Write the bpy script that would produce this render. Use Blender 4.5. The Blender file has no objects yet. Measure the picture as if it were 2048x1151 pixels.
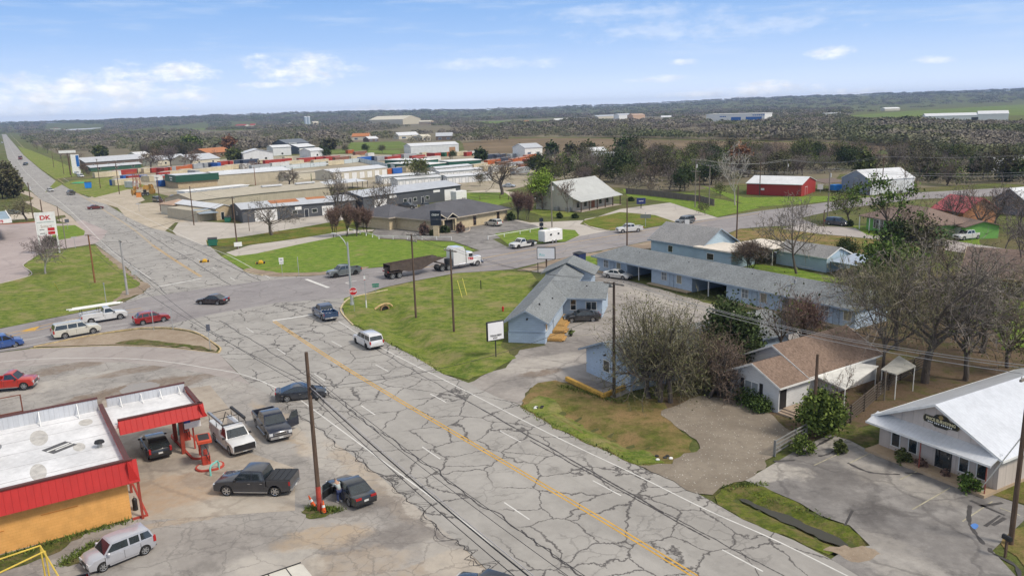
import bpy, math, random
import numpy as np
from math import pi, sin, cos, tan, atan2, hypot, radians
from mathutils import Vector, Matrix, noise as mnoise
from mathutils.geometry import delaunay_2d_cdt
random.seed(7)
SC = bpy.context.scene
COL = SC.collection
# ------------------------------------------------------------ camera
FPX, ROLL, HC, CAMH = 1600.0, 0.029, 221.3, 27.0
RR = math.atan(ROLL); PP = math.atan((575.5-HC)*cos(RR)/FPX)
cam = bpy.data.cameras.new('camera'); co = bpy.data.objects.new('camera', cam); COL.objects.link(co)
cam.sensor_width = 36; cam.lens = 36*FPX/2048; cam.clip_start = .5; cam.clip_end = 40000
R0 = Vector((1,0,0)); U0 = Vector((0, sin(PP), cos(PP))); F0 = Vector((0, cos(PP), -sin(PP)))
rt = cos(RR)*R0 - sin(RR)*U0; up = sin(RR)*R0 + cos(RR)*U0
M = Matrix((rt, up, -F0)).transposed().to_4x4(); M.translation = (0,0,CAMH); co.matrix_world = M
SC.camera = co
# ------------------------------------------------------------ exposure
SC.view_settings.view_transform = 'Standard'; SC.view_settings.look = 'None'
SC.view_settings.exposure = 0.50; SC.view_settings.gamma = 1
SC.cycles.max_bounces = 5; SC.cycles.diffuse_bounces = 2; SC.cycles.glossy_bounces = 2
SC.cycles.transparent_max_bounces = 4; SC.cycles.volume_bounces = 0
# ------------------------------------------------------------ sun
SUN_EL, SUN_AZ = 48, 118      # azimuth measured clockwise from +Y
sd = Vector((sin(radians(SUN_AZ))*cos(radians(SUN_EL)), cos(radians(SUN_AZ))*cos(radians(SUN_EL)), sin(radians(SUN_EL))))
sl = bpy.data.lights.new('sun','SUN'); sl.energy = 2.1; sl.angle = radians(12); sl.color = (1,.92,.80)
so = bpy.data.objects.new('sun', sl); so.rotation_euler = (-sd).to_track_quat('-Z','Y').to_euler(); so.location=(0,0,200); COL.objects.link(so)

def pxdir(px, py):
    u = px-1024; v = py-575.5; c, s = cos(RR), sin(RR)
    a = u*c-v*s; b = u*s+v*c
    return Vector((a, FPX*cos(PP)-b*sin(PP), -FPX*sin(PP)-b*cos(PP)))
def G(px, py, z=0.0):
    d = pxdir(px, py); t = (z-CAMH)/d.z
    return Vector((d.x*t, d.y*t))
def proj(X, Y, Z):
    z = Z-CAMH; f = Y*cos(PP)-z*sin(PP); dn = -(Y*sin(PP)+z*cos(PP))
    a = FPX*X/f; b = FPX*dn/f; c, s = cos(RR), sin(RR)
    return (1024+a*c+b*s, 575.5-a*s+b*c)
def HZ(base, ty):
    g = G(*base); lo, hi = 0., 80.
    for _ in range(40):
        m = (lo+hi)/2
        if proj(g.x, g.y, m)[1] > ty: lo = m
        else: hi = m
    return lo
def PXM(base): # metres per photo pixel at a ground pixel
    g = G(*base); return (g.y*cos(PP)+CAMH*sin(PP))/FPX

# ------------------------------------------------------------ node helper
class NT:
    def __init__(s, tree): s.t = tree; s.t.nodes.clear()
    def n(s, typ, ins=None, **kw):
        nd = s.t.nodes.new(typ)
        for k, v in kw.items(): setattr(nd, k, v)
        for k, v in (ins or {}).items():
            sock = nd.inputs[k]
            if isinstance(v, bpy.types.NodeSocket): s.t.links.new(v, sock)
            else: sock.default_value = v
        return nd
    def mth(s, op, a, b=0.0, c=None, clamp=False):
        i = {0:a, 1:b}
        if c is not None: i[2] = c
        return s.n('ShaderNodeMath', i, operation=op, use_clamp=clamp).outputs[0]
    def vm(s, op, a, b=(0,0,0)):
        return s.n('ShaderNodeVectorMath', {0:a, 1:b}, operation=op).outputs[0]
    def noise(s, vec, scale, detail=3., rough=.55, out='Fac'):
        return s.n('ShaderNodeTexNoise', {'Vector':vec,'Scale':scale,'Detail':detail,'Roughness':rough}).outputs[out]
    def vor(s, vec, scale, feature='DISTANCE_TO_EDGE', out='Distance', rnd=1.0):
        return s.n('ShaderNodeTexVoronoi', {'Vector':vec,'Scale':scale,'Randomness':rnd}, feature=feature).outputs[out]
    def ramp(s, fac, stops, interp='LINEAR'):
        nd = s.n('ShaderNodeValToRGB', {'Fac':fac}); r = nd.color_ramp; r.interpolation = interp
        while len(r.elements) < len(stops): r.elements.new(.5)
        for e, (p, c) in zip(r.elements, stops):
            e.position = p; e.color = (c,c,c,1) if isinstance(c,(int,float)) else (*c,1)
        return nd.outputs['Color']
    def ss(s, x, a, b): # smoothstep 0..1
        return s.n('ShaderNodeMapRange', {'Value':x,'From Min':a,'From Max':b,'To Min':0.,'To Max':1.}, interpolation_type='SMOOTHSTEP').outputs[0]
    def mix(s, f, a, b, blend='MIX'):
        nd = s.n('ShaderNodeMix', data_type='RGBA', blend_type=blend)
        for k, v in ((0,f),(6,a),(7,b)):
            if isinstance(v, bpy.types.NodeSocket): s.t.links.new(v, nd.inputs[k])
            else: nd.inputs[k].default_value = v if isinstance(v,float) or k==0 else ((*v,1) if len(v)==3 else v)
        return nd.outputs[2]
    def mapv(s, vec, scale=(1,1,1), rot=0., loc=(0,0,0)):
        return s.n('ShaderNodeMapping', {'Vector':vec,'Scale':scale,'Rotation':(0,0,rot),'Location':loc}).outputs[0]
    def bump(s, h, strength=.3, dist=.05):
        return s.n('ShaderNodeBump', {'Height':h,'Strength':strength,'Distance':dist}).outputs[0]

# ------------------------------------------------------------ world: Nishita sky and clouds by direction
w = bpy.data.worlds.new('World'); SC.world = w; w.use_nodes = True
t = NT(w.node_tree)
sky = t.n('ShaderNodeTexSky', sky_type='NISHITA', sun_disc=False, sun_elevation=radians(SUN_EL), sun_rotation=radians(SUN_AZ), altitude=200, air_density=1.0, dust_density=1.2, ozone_density=1.5)
skyc = t.mix(1.0, sky.outputs[0], (.085,)*3, 'MULTIPLY')
gen = t.n('ShaderNodeTexCoord').outputs['Generated']
sep = t.n('ShaderNodeSeparateXYZ', {0:gen})
el = t.mth('MULTIPLY', t.mth('ARCSINE', sep.outputs[2]), 180/pi)
az = t.mth('MULTIPLY', t.mth('ARCTAN2', sep.outputs[0], sep.outputs[1]), 180/pi)
low = t.ramp(t.mth('DIVIDE', el, 12.), [(0,(.74,.80,.90)),(.08,(.62,.71,.86)),(.2,(.46,.58,.78)),(.4,(.30,.45,.71)),(.65,(.19,.35,.64)),(1,(.12,.25,.54))])
col = t.mix(t.ss(el, 20., 8.), skyc, low)
pv = t.n('ShaderNodeCombineXYZ', {0:az, 1:el, 2:0.}).outputs[0]
n1 = t.noise(t.mapv(pv, (.5,1.1,1)), 1.0, 7., .62)
n2 = t.noise(t.mapv(pv, (.11,.9,1)), 1.0, 5., .6)
cir = t.mth('MULTIPLY', t.ss(n2, .47, .75), t.ss(el, 1., 5.))
col = t.mix(t.mth('MULTIPLY', cir, .38), col, (.56,.63,.73))
def azel(px, py):
    d = pxdir(px, py); return math.degrees(atan2(d.x, d.y)), math.degrees(math.asin(d.z/d.length))
dens = None
for (px, py, hw, hh, k) in [(190,185,235,40,1),(330,152,100,30,1),(60,178,110,32,.9),(20,215,160,22,.7),(605,142,115,34,1),(560,168,80,9,.9),(690,138,50,10,.7),(760,219,60,11,.95),(1510,184,120,20,1.1),(1690,186,80,10,.9),(1400,190,80,9,.7),(1661,105,44,14,.9),(1862,121,38,8,.7),(1364,124,38,8,.7),(1320,158,80,8,.6),(980,127,170,14,.42),(1420,55,300,26,.30),(1250,25,230,20,.25)]:
    a0, e0 = azel(px, py); sx = hw/FPX*57.3; sy = hh/FPX*57.3
    dx = t.mth('DIVIDE', t.mth('SUBTRACT', az, a0), sx); dy = t.mth('DIVIDE', t.mth('SUBTRACT', el, e0), sy)
    dd = t.mth('SUBTRACT', 1.0, t.mth('ADD', t.mth('MULTIPLY', dx, dx), t.mth('MULTIPLY', dy, dy)))
    v = t.mth('MULTIPLY', t.ss(t.mth('ADD', dd, t.mth('MULTIPLY', t.mth('SUBTRACT', n1, .52), 4.2)), -.1, 1.5), k)
    dens = v if dens is None else t.mth('MAXIMUM', dens, v)
n3 = t.noise(t.mapv(pv, (.8,1.6,1)), 1.0, 4., .5)
ccol = t.mix(t.ss(n3, .3, .65), (.62,.65,.71), (.86,.86,.87))
col = t.mix(t.mth('MULTIPLY', dens, .92), col, ccol)
# high broken overcast above the frame, which softens the light
n4 = t.noise(t.vm('DIVIDE', gen, t.n('ShaderNodeCombineXYZ', {0:t.mth('ADD',sep.outputs[2],.15),1:t.mth('ADD',sep.outputs[2],.15),2:1.}).outputs[0]), 1.6, 4., .55)
hi = t.mth('MULTIPLY', t.ss(n4, .32, .55), t.ss(el, 12., 26.))
col = t.mix(t.mth('MULTIPLY', hi, .9), col, (.68,.665,.64))
bg = t.n('ShaderNodeBackground', {'Color':col, 'Strength':1.0})
wo = t.n('ShaderNodeOutputWorld', {'Surface':bg.outputs[0]})

# ------------------------------------------------------------ materials
MATS = {}
def newmat(name):
    m = bpy.data.materials.new(name); m.use_nodes = True
    t = NT(m.node_tree)
    t.out = t.n('ShaderNodeOutputMaterial')
    t.obj = t.n('ShaderNodeTexCoord').outputs['Object']
    t.pos = t.n('ShaderNodeNewGeometry').outputs['Position']
    return m, t
def fin(t, col, rough=.7, metal=0., bump=None, spec=.4, **kw):
    i = {'Base Color': col if isinstance(col, bpy.types.NodeSocket) else (*col,1), 'Roughness':rough, 'Metallic':metal, 'Specular IOR Level':spec}
    if bump is not None: i['Normal'] = bump
    i.update(kw)
    b = t.n('ShaderNodeBsdfPrincipled', i); t.t.links.new(b.outputs[0], t.out.inputs[0])
def shade(c, k): return tuple(min(1,x*k) for x in c)
def pm(c, rough=.6, metal=0., var=.12, scale=1.5, spec=.4, coat=0., bump=0., key=None):
    """plain painted / plastic / wood surface with mild procedural weathering"""
    k = key or ('pm', tuple(round(x,3) for x in c), rough, metal, var, scale, coat, bump)
    if k in MATS: return MATS[k]
    m, t = newmat('surface'); a = t.noise(t.obj, scale, 5., .6); b = t.noise(t.obj, scale*9, 3., .6)
    f = t.mth('ADD', t.mth('MULTIPLY', a, .7), t.mth('MULTIPLY', b, .3))
    col = t.mix(t.ss(f, .3, .7), shade(c,1-var), shade(c,1+var))
    kw = {'Coat Weight':coat, 'Coat Roughness':.08} if coat else {}
    bm = t.bump(t.noise(t.obj, 18., 4.), bump, .03) if bump else None
    fin(t, col, rough, metal, bm, spec, **kw); MATS[k] = m; return m
def ribbed(c, axis='x', period=.3, rough=.45, metal=0., depth=.35, rust=0., var=.08, rot=0.):
    k = ('rib', tuple(c), axis, period, rough, metal, depth, rust, rot)
    if k in MATS: return MATS[k]
    m, t = newmat('ribbed_metal'); v = t.mapv(t.obj, rot=rot) if rot else t.obj
    s = t.n('ShaderNodeSeparateXYZ', {0:v}); x = s.outputs['XYZ'.index(axis.upper())]
    wv = t.mth('ABSOLUTE', t.mth('SINE', t.mth('MULTIPLY', x, pi/period)))
    ridge = t.ss(wv, .0, .22)
    a = t.noise(t.obj, .5, 5., .6); b = t.noise(t.mapv(t.obj,(3,3,.3)), 1., 4.)
    col = t.mix(t.ss(t.mth('ADD', t.mth('MULTIPLY',a,.6), t.mth('MULTIPLY',b,.4)), .3, .7), shade(c,1-var*1.6), shade(c,1+var))
    col = t.mix(t.mth('MULTIPLY', t.mth('SUBTRACT',1.,ridge), depth), col, shade(c,.55))
    if rust: col = t.mix(t.mth('MULTIPLY', t.ss(t.noise(t.mapv(t.obj,(.25,.8,.8)),.5,6.,.7), .62-rust*.25, .70-rust*.2), .9), col, (.36,.13,.05))
    fin(t, col, rough, metal, t.bump(ridge, .5, .03)); MATS[k] = m; return m
def siding(c, period=.2, rough=.6, var=.08, axis=2, dk=.6):
    k = ('sid', tuple(c), period, axis, dk)
    if k in MATS: return MATS[k]
    m, t = newmat('siding'); s = t.n('ShaderNodeSeparateXYZ', {0:t.obj})
    fr = t.mth('FRACT', t.mth('DIVIDE', s.outputs[axis], period))
    a = t.noise(t.obj, .7, 5.); b = t.noise(t.mapv(t.obj,(1.2,1.2,9)), 1., 3.)
    col = t.mix(t.ss(t.mth('ADD', t.mth('MULTIPLY',a,.5), t.mth('MULTIPLY',b,.5)), .3, .7), shade(c,1-var*1.3), shade(c,1+var))
    col = t.mix(t.mth('MULTIPLY', t.ss(fr, .86, 1.), .75), col, shade(c, dk))
    fin(t, col, rough, 0., t.bump(fr, .6, .02)); MATS[k] = m; return m
def shingle(c, c2, scale=1., worn=None):
    k = ('shi', tuple(c), tuple(c2), scale)
    if k in MATS: return MATS[k]
    m, t = newmat('shingles')
    br = t.n('ShaderNodeTexBrick', {'Vector':t.obj,'Color1':(*c,1),'Color2':(*c2,1),'Mortar':(*shade(c,.6),1),'Scale':scale,'Mortar Size':.006,'Brick Width':.34,'Row Height':.16,'Bias':0.})
    f = t.noise(t.obj, 5., 4., .7); g = t.noise(t.obj, .35, 4.)
    col = t.mix(t.ss(f, .38, .62), br.outputs[0], shade(c2,1.25)); col = t.mix(t.mth('MULTIPLY', t.ss(g, .35, .7), .35), col, shade(c,.8))
    fin(t, col, .9, 0., t.bump(f, .4, .03)); MATS[k] = m; return m
def brickm(c, c2, mortar=(.45,.42,.38), bw=.4, rh=.15, var=.2, ms=.012):
    k = ('brk', tuple(c), tuple(c2), bw)
    if k in MATS: return MATS[k]
    m, t = newmat('masonry'); s = t.n('ShaderNodeSeparateXYZ', {0:t.obj})
    v = t.n('ShaderNodeCombineXYZ', {0:t.mth('ADD',s.outputs[0],s.outputs[1]),1:s.outputs[2],2:0.}).outputs[0]
    br = t.n('ShaderNodeTexBrick', {'Vector':v,'Color1':(*c,1),'Color2':(*c2,1),'Mortar':(*mortar,1),'Scale':1.,'Mortar Size':ms,'Brick Width':bw,'Row Height':rh})
    col = t.mix(t.mth('MULTIPLY', t.ss(t.noise(t.obj,1.2,5.), .35,.7), var), br.outputs[0], shade(c,.6))
    fin(t, col, .85, 0., t.bump(br.outputs[1], -.3, .02)); MATS[k] = m; return m
def paint(c, metallic=.25):
    k = ('car', tuple(c))
    if k in MATS: return MATS[k]
    m, t = newmat('car_paint'); f = t.noise(t.obj, 1.6, 4.)
    s = t.n('ShaderNodeSeparateXYZ', {0:t.obj}); d = t.ss(s.outputs[2], .75, .25)
    col = t.mix(t.mth('MULTIPLY', t.ss(f,.4,.7), .08), c, (.20,.18,.16)); col = t.mix(t.mth('MULTIPLY', d, .18), col, (.17,.145,.12))
    fin(t, col, .30, metallic, None, .5, **{'Coat Weight':.9,'Coat Roughness':.05}); MATS[k] = m; return m
GLASS = pm((.022,.03,.034), .04, 0, .3, spec=.95, key='glass')
RUBBER = pm((.022,.021,.02), .85, key='rubber')
BLACK = pm((.02,.02,.021), .5, key='black')
CHROME = pm((.55,.55,.56), .22, .9, key='chrome')
RIM = pm((.42,.43,.44), .32, .7, key='rim')
DARK = pm((.035,.035,.036), .7, key='dark')
WHITE = pm((.76,.76,.74), .5, key='white')
def wood_mat(c):
    k = ('wood', tuple(c))
    if k in MATS: return MATS[k]
    m, t = newmat('wood'); f = t.noise(t.mapv(t.obj,(14,14,.7)), 1., 5., .65)
    fin(t, t.mix(t.ss(f,.3,.7), shade(c,.55), shade(c,1.35)), .85, 0., t.bump(f,.5,.02)); MATS[k] = m; return m
POLE = wood_mat((.115,.075,.052)); POLEG = wood_mat((.23,.20,.17))
STEEL = pm((.36,.37,.37), .45, .6, key='steel')
BARK = wood_mat((.115,.095,.08)); BARKD = wood_mat((.085,.07,.062)); BARKL = wood_mat((.42,.39,.35))

# ------------------------------------------------------------ object helpers
def tag(o, label=None, cat=None, group=None, kind=None):
    if label: o['label'] = label
    if cat: o['category'] = cat
    if group: o['group'] = group
    if kind: o['kind'] = kind
    return o
def thing(name, label, cat, loc=(0,0,0), rz=0., group=None):
    o = bpy.data.objects.new(name, None); COL.objects.link(o); o.empty_display_size = .2
    o.location = loc; o.rotation_euler = (0,0,rz); return tag(o, label, cat, group)
def mesh_obj(name, verts, faces, mat, parent=None, smooth=None):
    me = bpy.data.meshes.new(name); me.from_pydata([tuple(v) for v in verts], [], [tuple(f) for f in faces])
    me.validate(); me.update()
    if mat: me.materials.append(mat)
    if smooth is not None:
        me.polygons.foreach_set('use_smooth', [True]*len(me.polygons)); me.set_sharp_from_angle(angle=radians(smooth))
    o = bpy.data.objects.new(name, me); COL.objects.link(o)
    if parent: o.parent = parent
    return o
def np_obj(name, V, Fq, mat, parent=None, smooth=False):
    """fast mesh from numpy arrays, Fq of shape (n,3) or (n,4)"""
    me = bpy.data.meshes.new(name); nv, nf, k = len(V), len(Fq), Fq.shape[1]
    me.vertices.add(nv); me.vertices.foreach_set('co', np.asarray(V, np.float32).ravel())
    me.loops.add(nf*k); me.loops.foreach_set('vertex_index', np.asarray(Fq, np.int32).ravel())
    me.polygons.add(nf); me.polygons.foreach_set('loop_start', np.arange(0, nf*k, k, dtype=np.int32))
    me.update(calc_edges=True); me.materials.append(mat)
    if smooth: me.polygons.foreach_set('use_smooth', [True]*nf)
    o = bpy.data.objects.new(name, me); COL.objects.link(o)
    if parent: o.parent = parent
    return o
def dup(o, parent=None, loc=None, rz=None, label=None, scale=None, group=None):
    c = o.copy(); COL.objects.link(c)
    if parent: c.parent = parent
    if loc is not None: c.location = loc
    if rz is not None: c.rotation_euler = (0,0,rz)
    if scale is not None: c.scale = scale if hasattr(scale,'__len__') else (scale,)*3
    if label: c['label'] = label
    if group: c['group'] = group
    for ch in list(o.children): dup(ch, c)
    return c
SPLIT = {'post','leg','porch_post','canopy_post','awning_post','parapet_brace','ridge_vent','wall_crack','vent_pipe','walkway','bay_post','entrance_steps','batten','rack_hoop','rack_rail','ballast_blocks','slats','phone_digits','air_conditioner','clerestory_glazing','white_lettering','blue_lettering','wall','bay_back_wall','porch_column','mansard_cap','gooseneck','long_pipe','bracing'}
class MB:
    def __init__(s): s.v = []; s.f = []; s.k = []
    def add(s, vs, fs):
        n = len(s.v); s.k.append((n, len(s.f))); s.v += [tuple(v) for v in vs]; s.f += [tuple(i+n for i in f) for f in fs]; return s
    def box(s, x0, x1, y0, y1, z0, z1):
        return s.add([(x0,y0,z0),(x1,y0,z0),(x1,y1,z0),(x0,y1,z0),(x0,y0,z1),(x1,y0,z1),(x1,y1,z1),(x0,y1,z1)],
                     [(3,2,1,0),(4,5,6,7),(0,1,5,4),(1,2,6,5),(2,3,7,6),(3,0,4,7)])
    def cb(s, cx, cy, z0, sx, sy, sz): return s.box(cx-sx/2,cx+sx/2,cy-sy/2,cy+sy/2,z0,z0+sz)
    def bbox(s, x0, x1, y0, y1, z0, z1, b=.03): # box with chamfered vertical and top edges
        P = [(x0+b,y0),(x1-b,y0),(x1,y0+b),(x1,y1-b),(x1-b,y1),(x0+b,y1),(x0,y1-b),(x0,y0+b)]
        cx, cy = (x0+x1)/2, (y0+y1)/2; n = 8
        def ins(p): return (p[0]+(b if p[0]<cx else -b), p[1]+(b if p[1]<cy else -b))
        vs = [(x,y,z0) for x,y in P]+[(x,y,z1-b) for x,y in P]+[(*ins(p),z1) for p in P]
        fs = [tuple(range(n-1,-1,-1)), tuple(range(2*n,3*n))]
        for k in (0,1):
            for i in range(n): j=(i+1)%n; fs.append((k*n+i,k*n+j,k*n+n+j,k*n+n+i))
        return s.add(vs, fs)
    def cyl(s, p0, p1, r0, r1=None, n=10, cap=True):
        r1 = r0 if r1 is None else r1; p0 = Vector(p0); p1 = Vector(p1); d = (p1-p0)
        if d.length < 1e-6: return s
        d.normalize(); a = d.orthogonal().normalized(); b = d.cross(a)
        vs = [p0+(a*cos(2*pi*i/n)+b*sin(2*pi*i/n))*r0 for i in range(n)]+[p1+(a*cos(2*pi*i/n)+b*sin(2*pi*i/n))*r1 for i in range(n)]
        fs = [(i,(i+1)%n,n+(i+1)%n,n+i) for i in range(n)]
        if cap: fs += [tuple(range(n-1,-1,-1)), tuple(range(n,2*n))]
        return s.add(vs, fs)
    def tube(s, pts, r, n=6, r1=None):
        pts = [Vector(p) for p in pts]; m = len(pts); r1 = r if r1 is None else r1; vs = []; a = None
        for i, p in enumerate(pts):
            d = (pts[min(i+1,m-1)]-pts[max(i-1,0)]).normalized()
            a = d.orthogonal().normalized() if a is None else (a-d*a.dot(d)).normalized()
            b = d.cross(a); rr = r+(r1-r)*i/max(1,m-1)
            vs += [p+(a*cos(2*pi*k/n)+b*sin(2*pi*k/n))*rr for k in range(n)]
        fs = [(i*n+k, i*n+(k+1)%n, (i+1)*n+(k+1)%n, (i+1)*n+k) for i in range(m-1) for k in range(n)]
        fs += [tuple(range(n-1,-1,-1)), tuple(range((m-1)*n, m*n))]
        return s.add(vs, fs)
    def prism(s, poly, z0, z1): # xy polygon (ccw)
        n = len(poly)
        return s.add([(x,y,z0) for x,y in poly]+[(x,y,z1) for x,y in poly], [tuple(range(n-1,-1,-1)), tuple(range(n,2*n))]+[(i,(i+1)%n,n+(i+1)%n,n+i) for i in range(n)])
    def exy(s, prof, y0, y1): # xz profile extruded along y
        n = len(prof)
        return s.add([(x,y0,z) for x,z in prof]+[(x,y1,z) for x,z in prof], [tuple(range(n)), tuple(range(2*n-1,n-1,-1))]+[(i,n+i,n+(i+1)%n,(i+1)%n) for i in range(n)])
    def exx(s, prof, x0, x1): # yz profile extruded along x
        n = len(prof)
        return s.add([(x0,y,z) for y,z in prof]+[(x1,y,z) for y,z in prof], [tuple(range(n-1,-1,-1)), tuple(range(n,2*n))]+[(i,(i+1)%n,n+(i+1)%n,n+i) for i in range(n)])
    def slab(s, quad, th): # quad of 4 pts thickened along its normal
        q = [Vector(p) for p in quad]; nn = (q[1]-q[0]).cross(q[-1]-q[0]).normalized()*th; n = len(q)
        return s.add(q+[p-nn for p in q], [tuple(range(n)), tuple(range(2*n-1,n-1,-1))]+[(i,n+i,n+(i+1)%n,(i+1)%n) for i in range(n)])
    def dome(s, c, rx, ry, rz, n=12, m=5, full=False):
        vs=[]; fs=[]; a0 = -pi/2 if full else 0
        for j in range(m+1):
            a = a0+(pi/2-a0)*j/m
            for i in range(n): vs.append((c[0]+rx*cos(a)*cos(2*pi*i/n), c[1]+ry*cos(a)*sin(2*pi*i/n), c[2]+rz*sin(a)))
        for j in range(m):
            for i in range(n): fs.append((j*n+i,j*n+(i+1)%n,(j+1)*n+(i+1)%n,(j+1)*n+i))
        return s.add(vs, fs)
    def xf(s, mtx, start=0):
        s.v[start:] = [tuple(mtx @ Vector(v)) for v in s.v[start:]]; return s
    def build(s, name, mat, parent=None, smooth=None):
        if name in SPLIT and len(s.k) > 1 and parent:
            e = s.k+[(len(s.v), len(s.f))]
            for (a, b), (c, d) in zip(e, e[1:]): r = mesh_obj(name, s.v[a:c], [[i-a for i in f] for f in s.f[b:d]], mat, parent, smooth)
            return r
        return mesh_obj(name, s.v, s.f, mat, parent, smooth)
def bx(name, mat, parent, *a): return MB().box(*a).build(name, mat, parent)
def text_mesh(name, txt, size, mat, parent, loc, rot=(pi/2,0,0), align='CENTER', extrude=.01, bold=0., sx=1.):
    cu = bpy.data.curves.new(name, 'FONT'); cu.body = txt; cu.size = size; cu.align_x = align; cu.align_y = 'CENTER'; cu.extrude = extrude; cu.offset = bold; cu.resolution_u = 3
    o = bpy.data.objects.new(name, cu); COL.objects.link(o)
    dg = bpy.context.evaluated_depsgraph_get(); me = bpy.data.meshes.new_from_object(o.evaluated_get(dg))
    bpy.data.objects.remove(o); bpy.data.curves.remove(cu)
    me.materials.clear(); me.materials.append(mat)
    m = bpy.data.objects.new(name, me); COL.objects.link(m); m.parent = parent; m.location = loc; m.rotation_euler = rot; m.scale = (sx,1,1)
    return m
# ============================================================ GROUND
DITCH = []
def seg_d(x, y, a, b):
    dx, dy = b[0]-a[0], b[1]-a[1]; L = dx*dx+dy*dy
    u = max(0, min(1, ((x-a[0])*dx+(y-a[1])*dy)/L)); return hypot(x-a[0]-u*dx, y-a[1]-u*dy)
def TZ(x, y):
    z = 0.
    for pts, w, dp in DITCH:
        d = min(seg_d(x, y, pts[i], pts[i+1]) for i in range(len(pts)-1))
        if d < w: z -= dp*(.5+.5*cos(pi*d/w))
    return z
for pts, wd, dp in [([(771,612),(792,648),(842,692),(905,733)], 3.0, .85),
                    ([(1135,822),(1190,850),(1262,884)], 1.9, .55),
                    ([(1472,985),(1560,1022),(1640,1062),(1700,1088)], 1.6, .5)]:
    DITCH.append(([G(*p) for p in pts], wd, dp))
def base_z(x, y):
    if y < 20 or y > 170 or abs(x) > 110: return -.03
    t = TZ(x, y); return t*1.25-.03 if t < 0 else -.03
VP = (G(548,642)-G(1390,1150)); MA = atan2(VP.y, VP.x)      # heading of the main road
aLROW = atan2(*(G(1700,680)-G(1195,542)).yx)
VC = (G(1305,460)-G(1107,500)); CA = atan2(VC.y, VC.x)      # heading of the cross road

def zones(t, col, Z):
    # stains and worn areas with ragged edges: (px, py, half length m, half width m, turn, colour, strength)
    wob = t.n('ShaderNodeVectorMath', {0:t.vm('SUBTRACT', t.n('ShaderNodeTexNoise', {'Vector':t.pos,'Scale':.35,'Detail':7.,'Roughness':.72}).outputs['Color'], (.5,.5,.5)), 'Scale':1.}, operation='SCALE').outputs[0]
    tex = t.ss(t.noise(t.pos, 1.1, 7., .75), .35, .6)
    for px, py, rx, ry, a, c, k in Z:
        g = G(px, py); v = t.mapv(t.vm('ADD', t.vm('SUBTRACT', t.pos, (g.x, g.y, 0)), t.n('ShaderNodeVectorMath', {0:wob,'Scale':min(rx,ry)*1.5+2.}, operation='SCALE').outputs[0]), rot=-a)
        v = t.vm('DIVIDE', t.vm('MULTIPLY', v, (1,1,0)), (rx, ry, 1.))
        d = t.n('ShaderNodeVectorMath', {0:v}, operation='LENGTH').outputs['Value']
        col = t.mix(t.mth('MULTIPLY', t.mth('MULTIPLY', t.ss(d, 1.15, .75), t.mth('MULTIPLY_ADD', tex, .55, .45)), k), col, c)
    return col
def asphalt(name, c1, c2, ang, crack=1., cell=.30, seal=(.062,.056,.055), fine=.5, patch=0., Z=(), mott=.25):
    m, t = newmat(name); p = t.mapv(t.pos, rot=-ang)
    dn = t.n('ShaderNodeTexNoise', {'Vector':p,'Scale':.45,'Detail':5.,'Roughness':.65}).outputs['Color']
    dv = t.n('ShaderNodeVectorMath', {0:t.vm('SUBTRACT', dn, (.5,.5,.5)), 'Scale':1.7}, operation='SCALE').outputs[0]
    q = t.vm('ADD', p, dv)
    a = t.noise(p, .12, 5., .6); b = t.noise(p, 1.3, 5., .7); g = t.noise(p, 22., 3., .7)
    f = t.mth('ADD', t.mth('MULTIPLY', a, .5), t.mth('ADD', t.mth('MULTIPLY', b, .3), t.mth('MULTIPLY', g, .2)))
    col = t.mix(t.ss(f, .36, .64), c1, c2)
    # wheel polishing: long stretched streaks along the road
    st = t.noise(t.mapv(p, (.02,.55,1)), 1., 4., .6)
    col = t.mix(t.mth('MULTIPLY', t.ss(st,.45,.7), .35), col, shade(c1,.84))
    mo = t.noise(t.mapv(p,loc=(3,90,0)), .30, 7., .72); col = t.mix(t.mth('MULTIPLY', t.ss(mo, .50, .66), mott), col, shade(c1,.62)); col = t.mix(t.mth('MULTIPLY', t.ss(mo, .48, .32), mott*.8), col, shade(c2,1.15))
    if Z: col = zones(t, col, Z)
    if crack:
        e1 = t.vor(t.mapv(q, (1,1.0,1)), cell); e2 = t.vor(t.mapv(q, (1.15,.8,1), loc=(7,3,0)), cell*2.1)
        wv = t.mth('MULTIPLY', t.noise(p, .8, 2.), .040)
        l1 = t.mth('SUBTRACT', 1., t.ss(e1, .004, t.mth('ADD', wv, .004)))
        m1 = t.ss(t.noise(p, .10, 2.), .33, .42)
        l2 = t.mth('MULTIPLY', t.mth('SUBTRACT', 1., t.ss(e2, .006, .05)), t.ss(t.noise(t.mapv(p,loc=(40,0,0)), .13, 3.), .50, .56))
        ln = t.mth('MAXIMUM', t.mth('MULTIPLY', l1, m1), t.mth('MULTIPLY', l2, fine))
        col = t.mix(t.mth('MULTIPLY', ln, crack), col, seal)
    fin(t, col, .88, 0., t.bump(g, .25, .02)); return m
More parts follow.
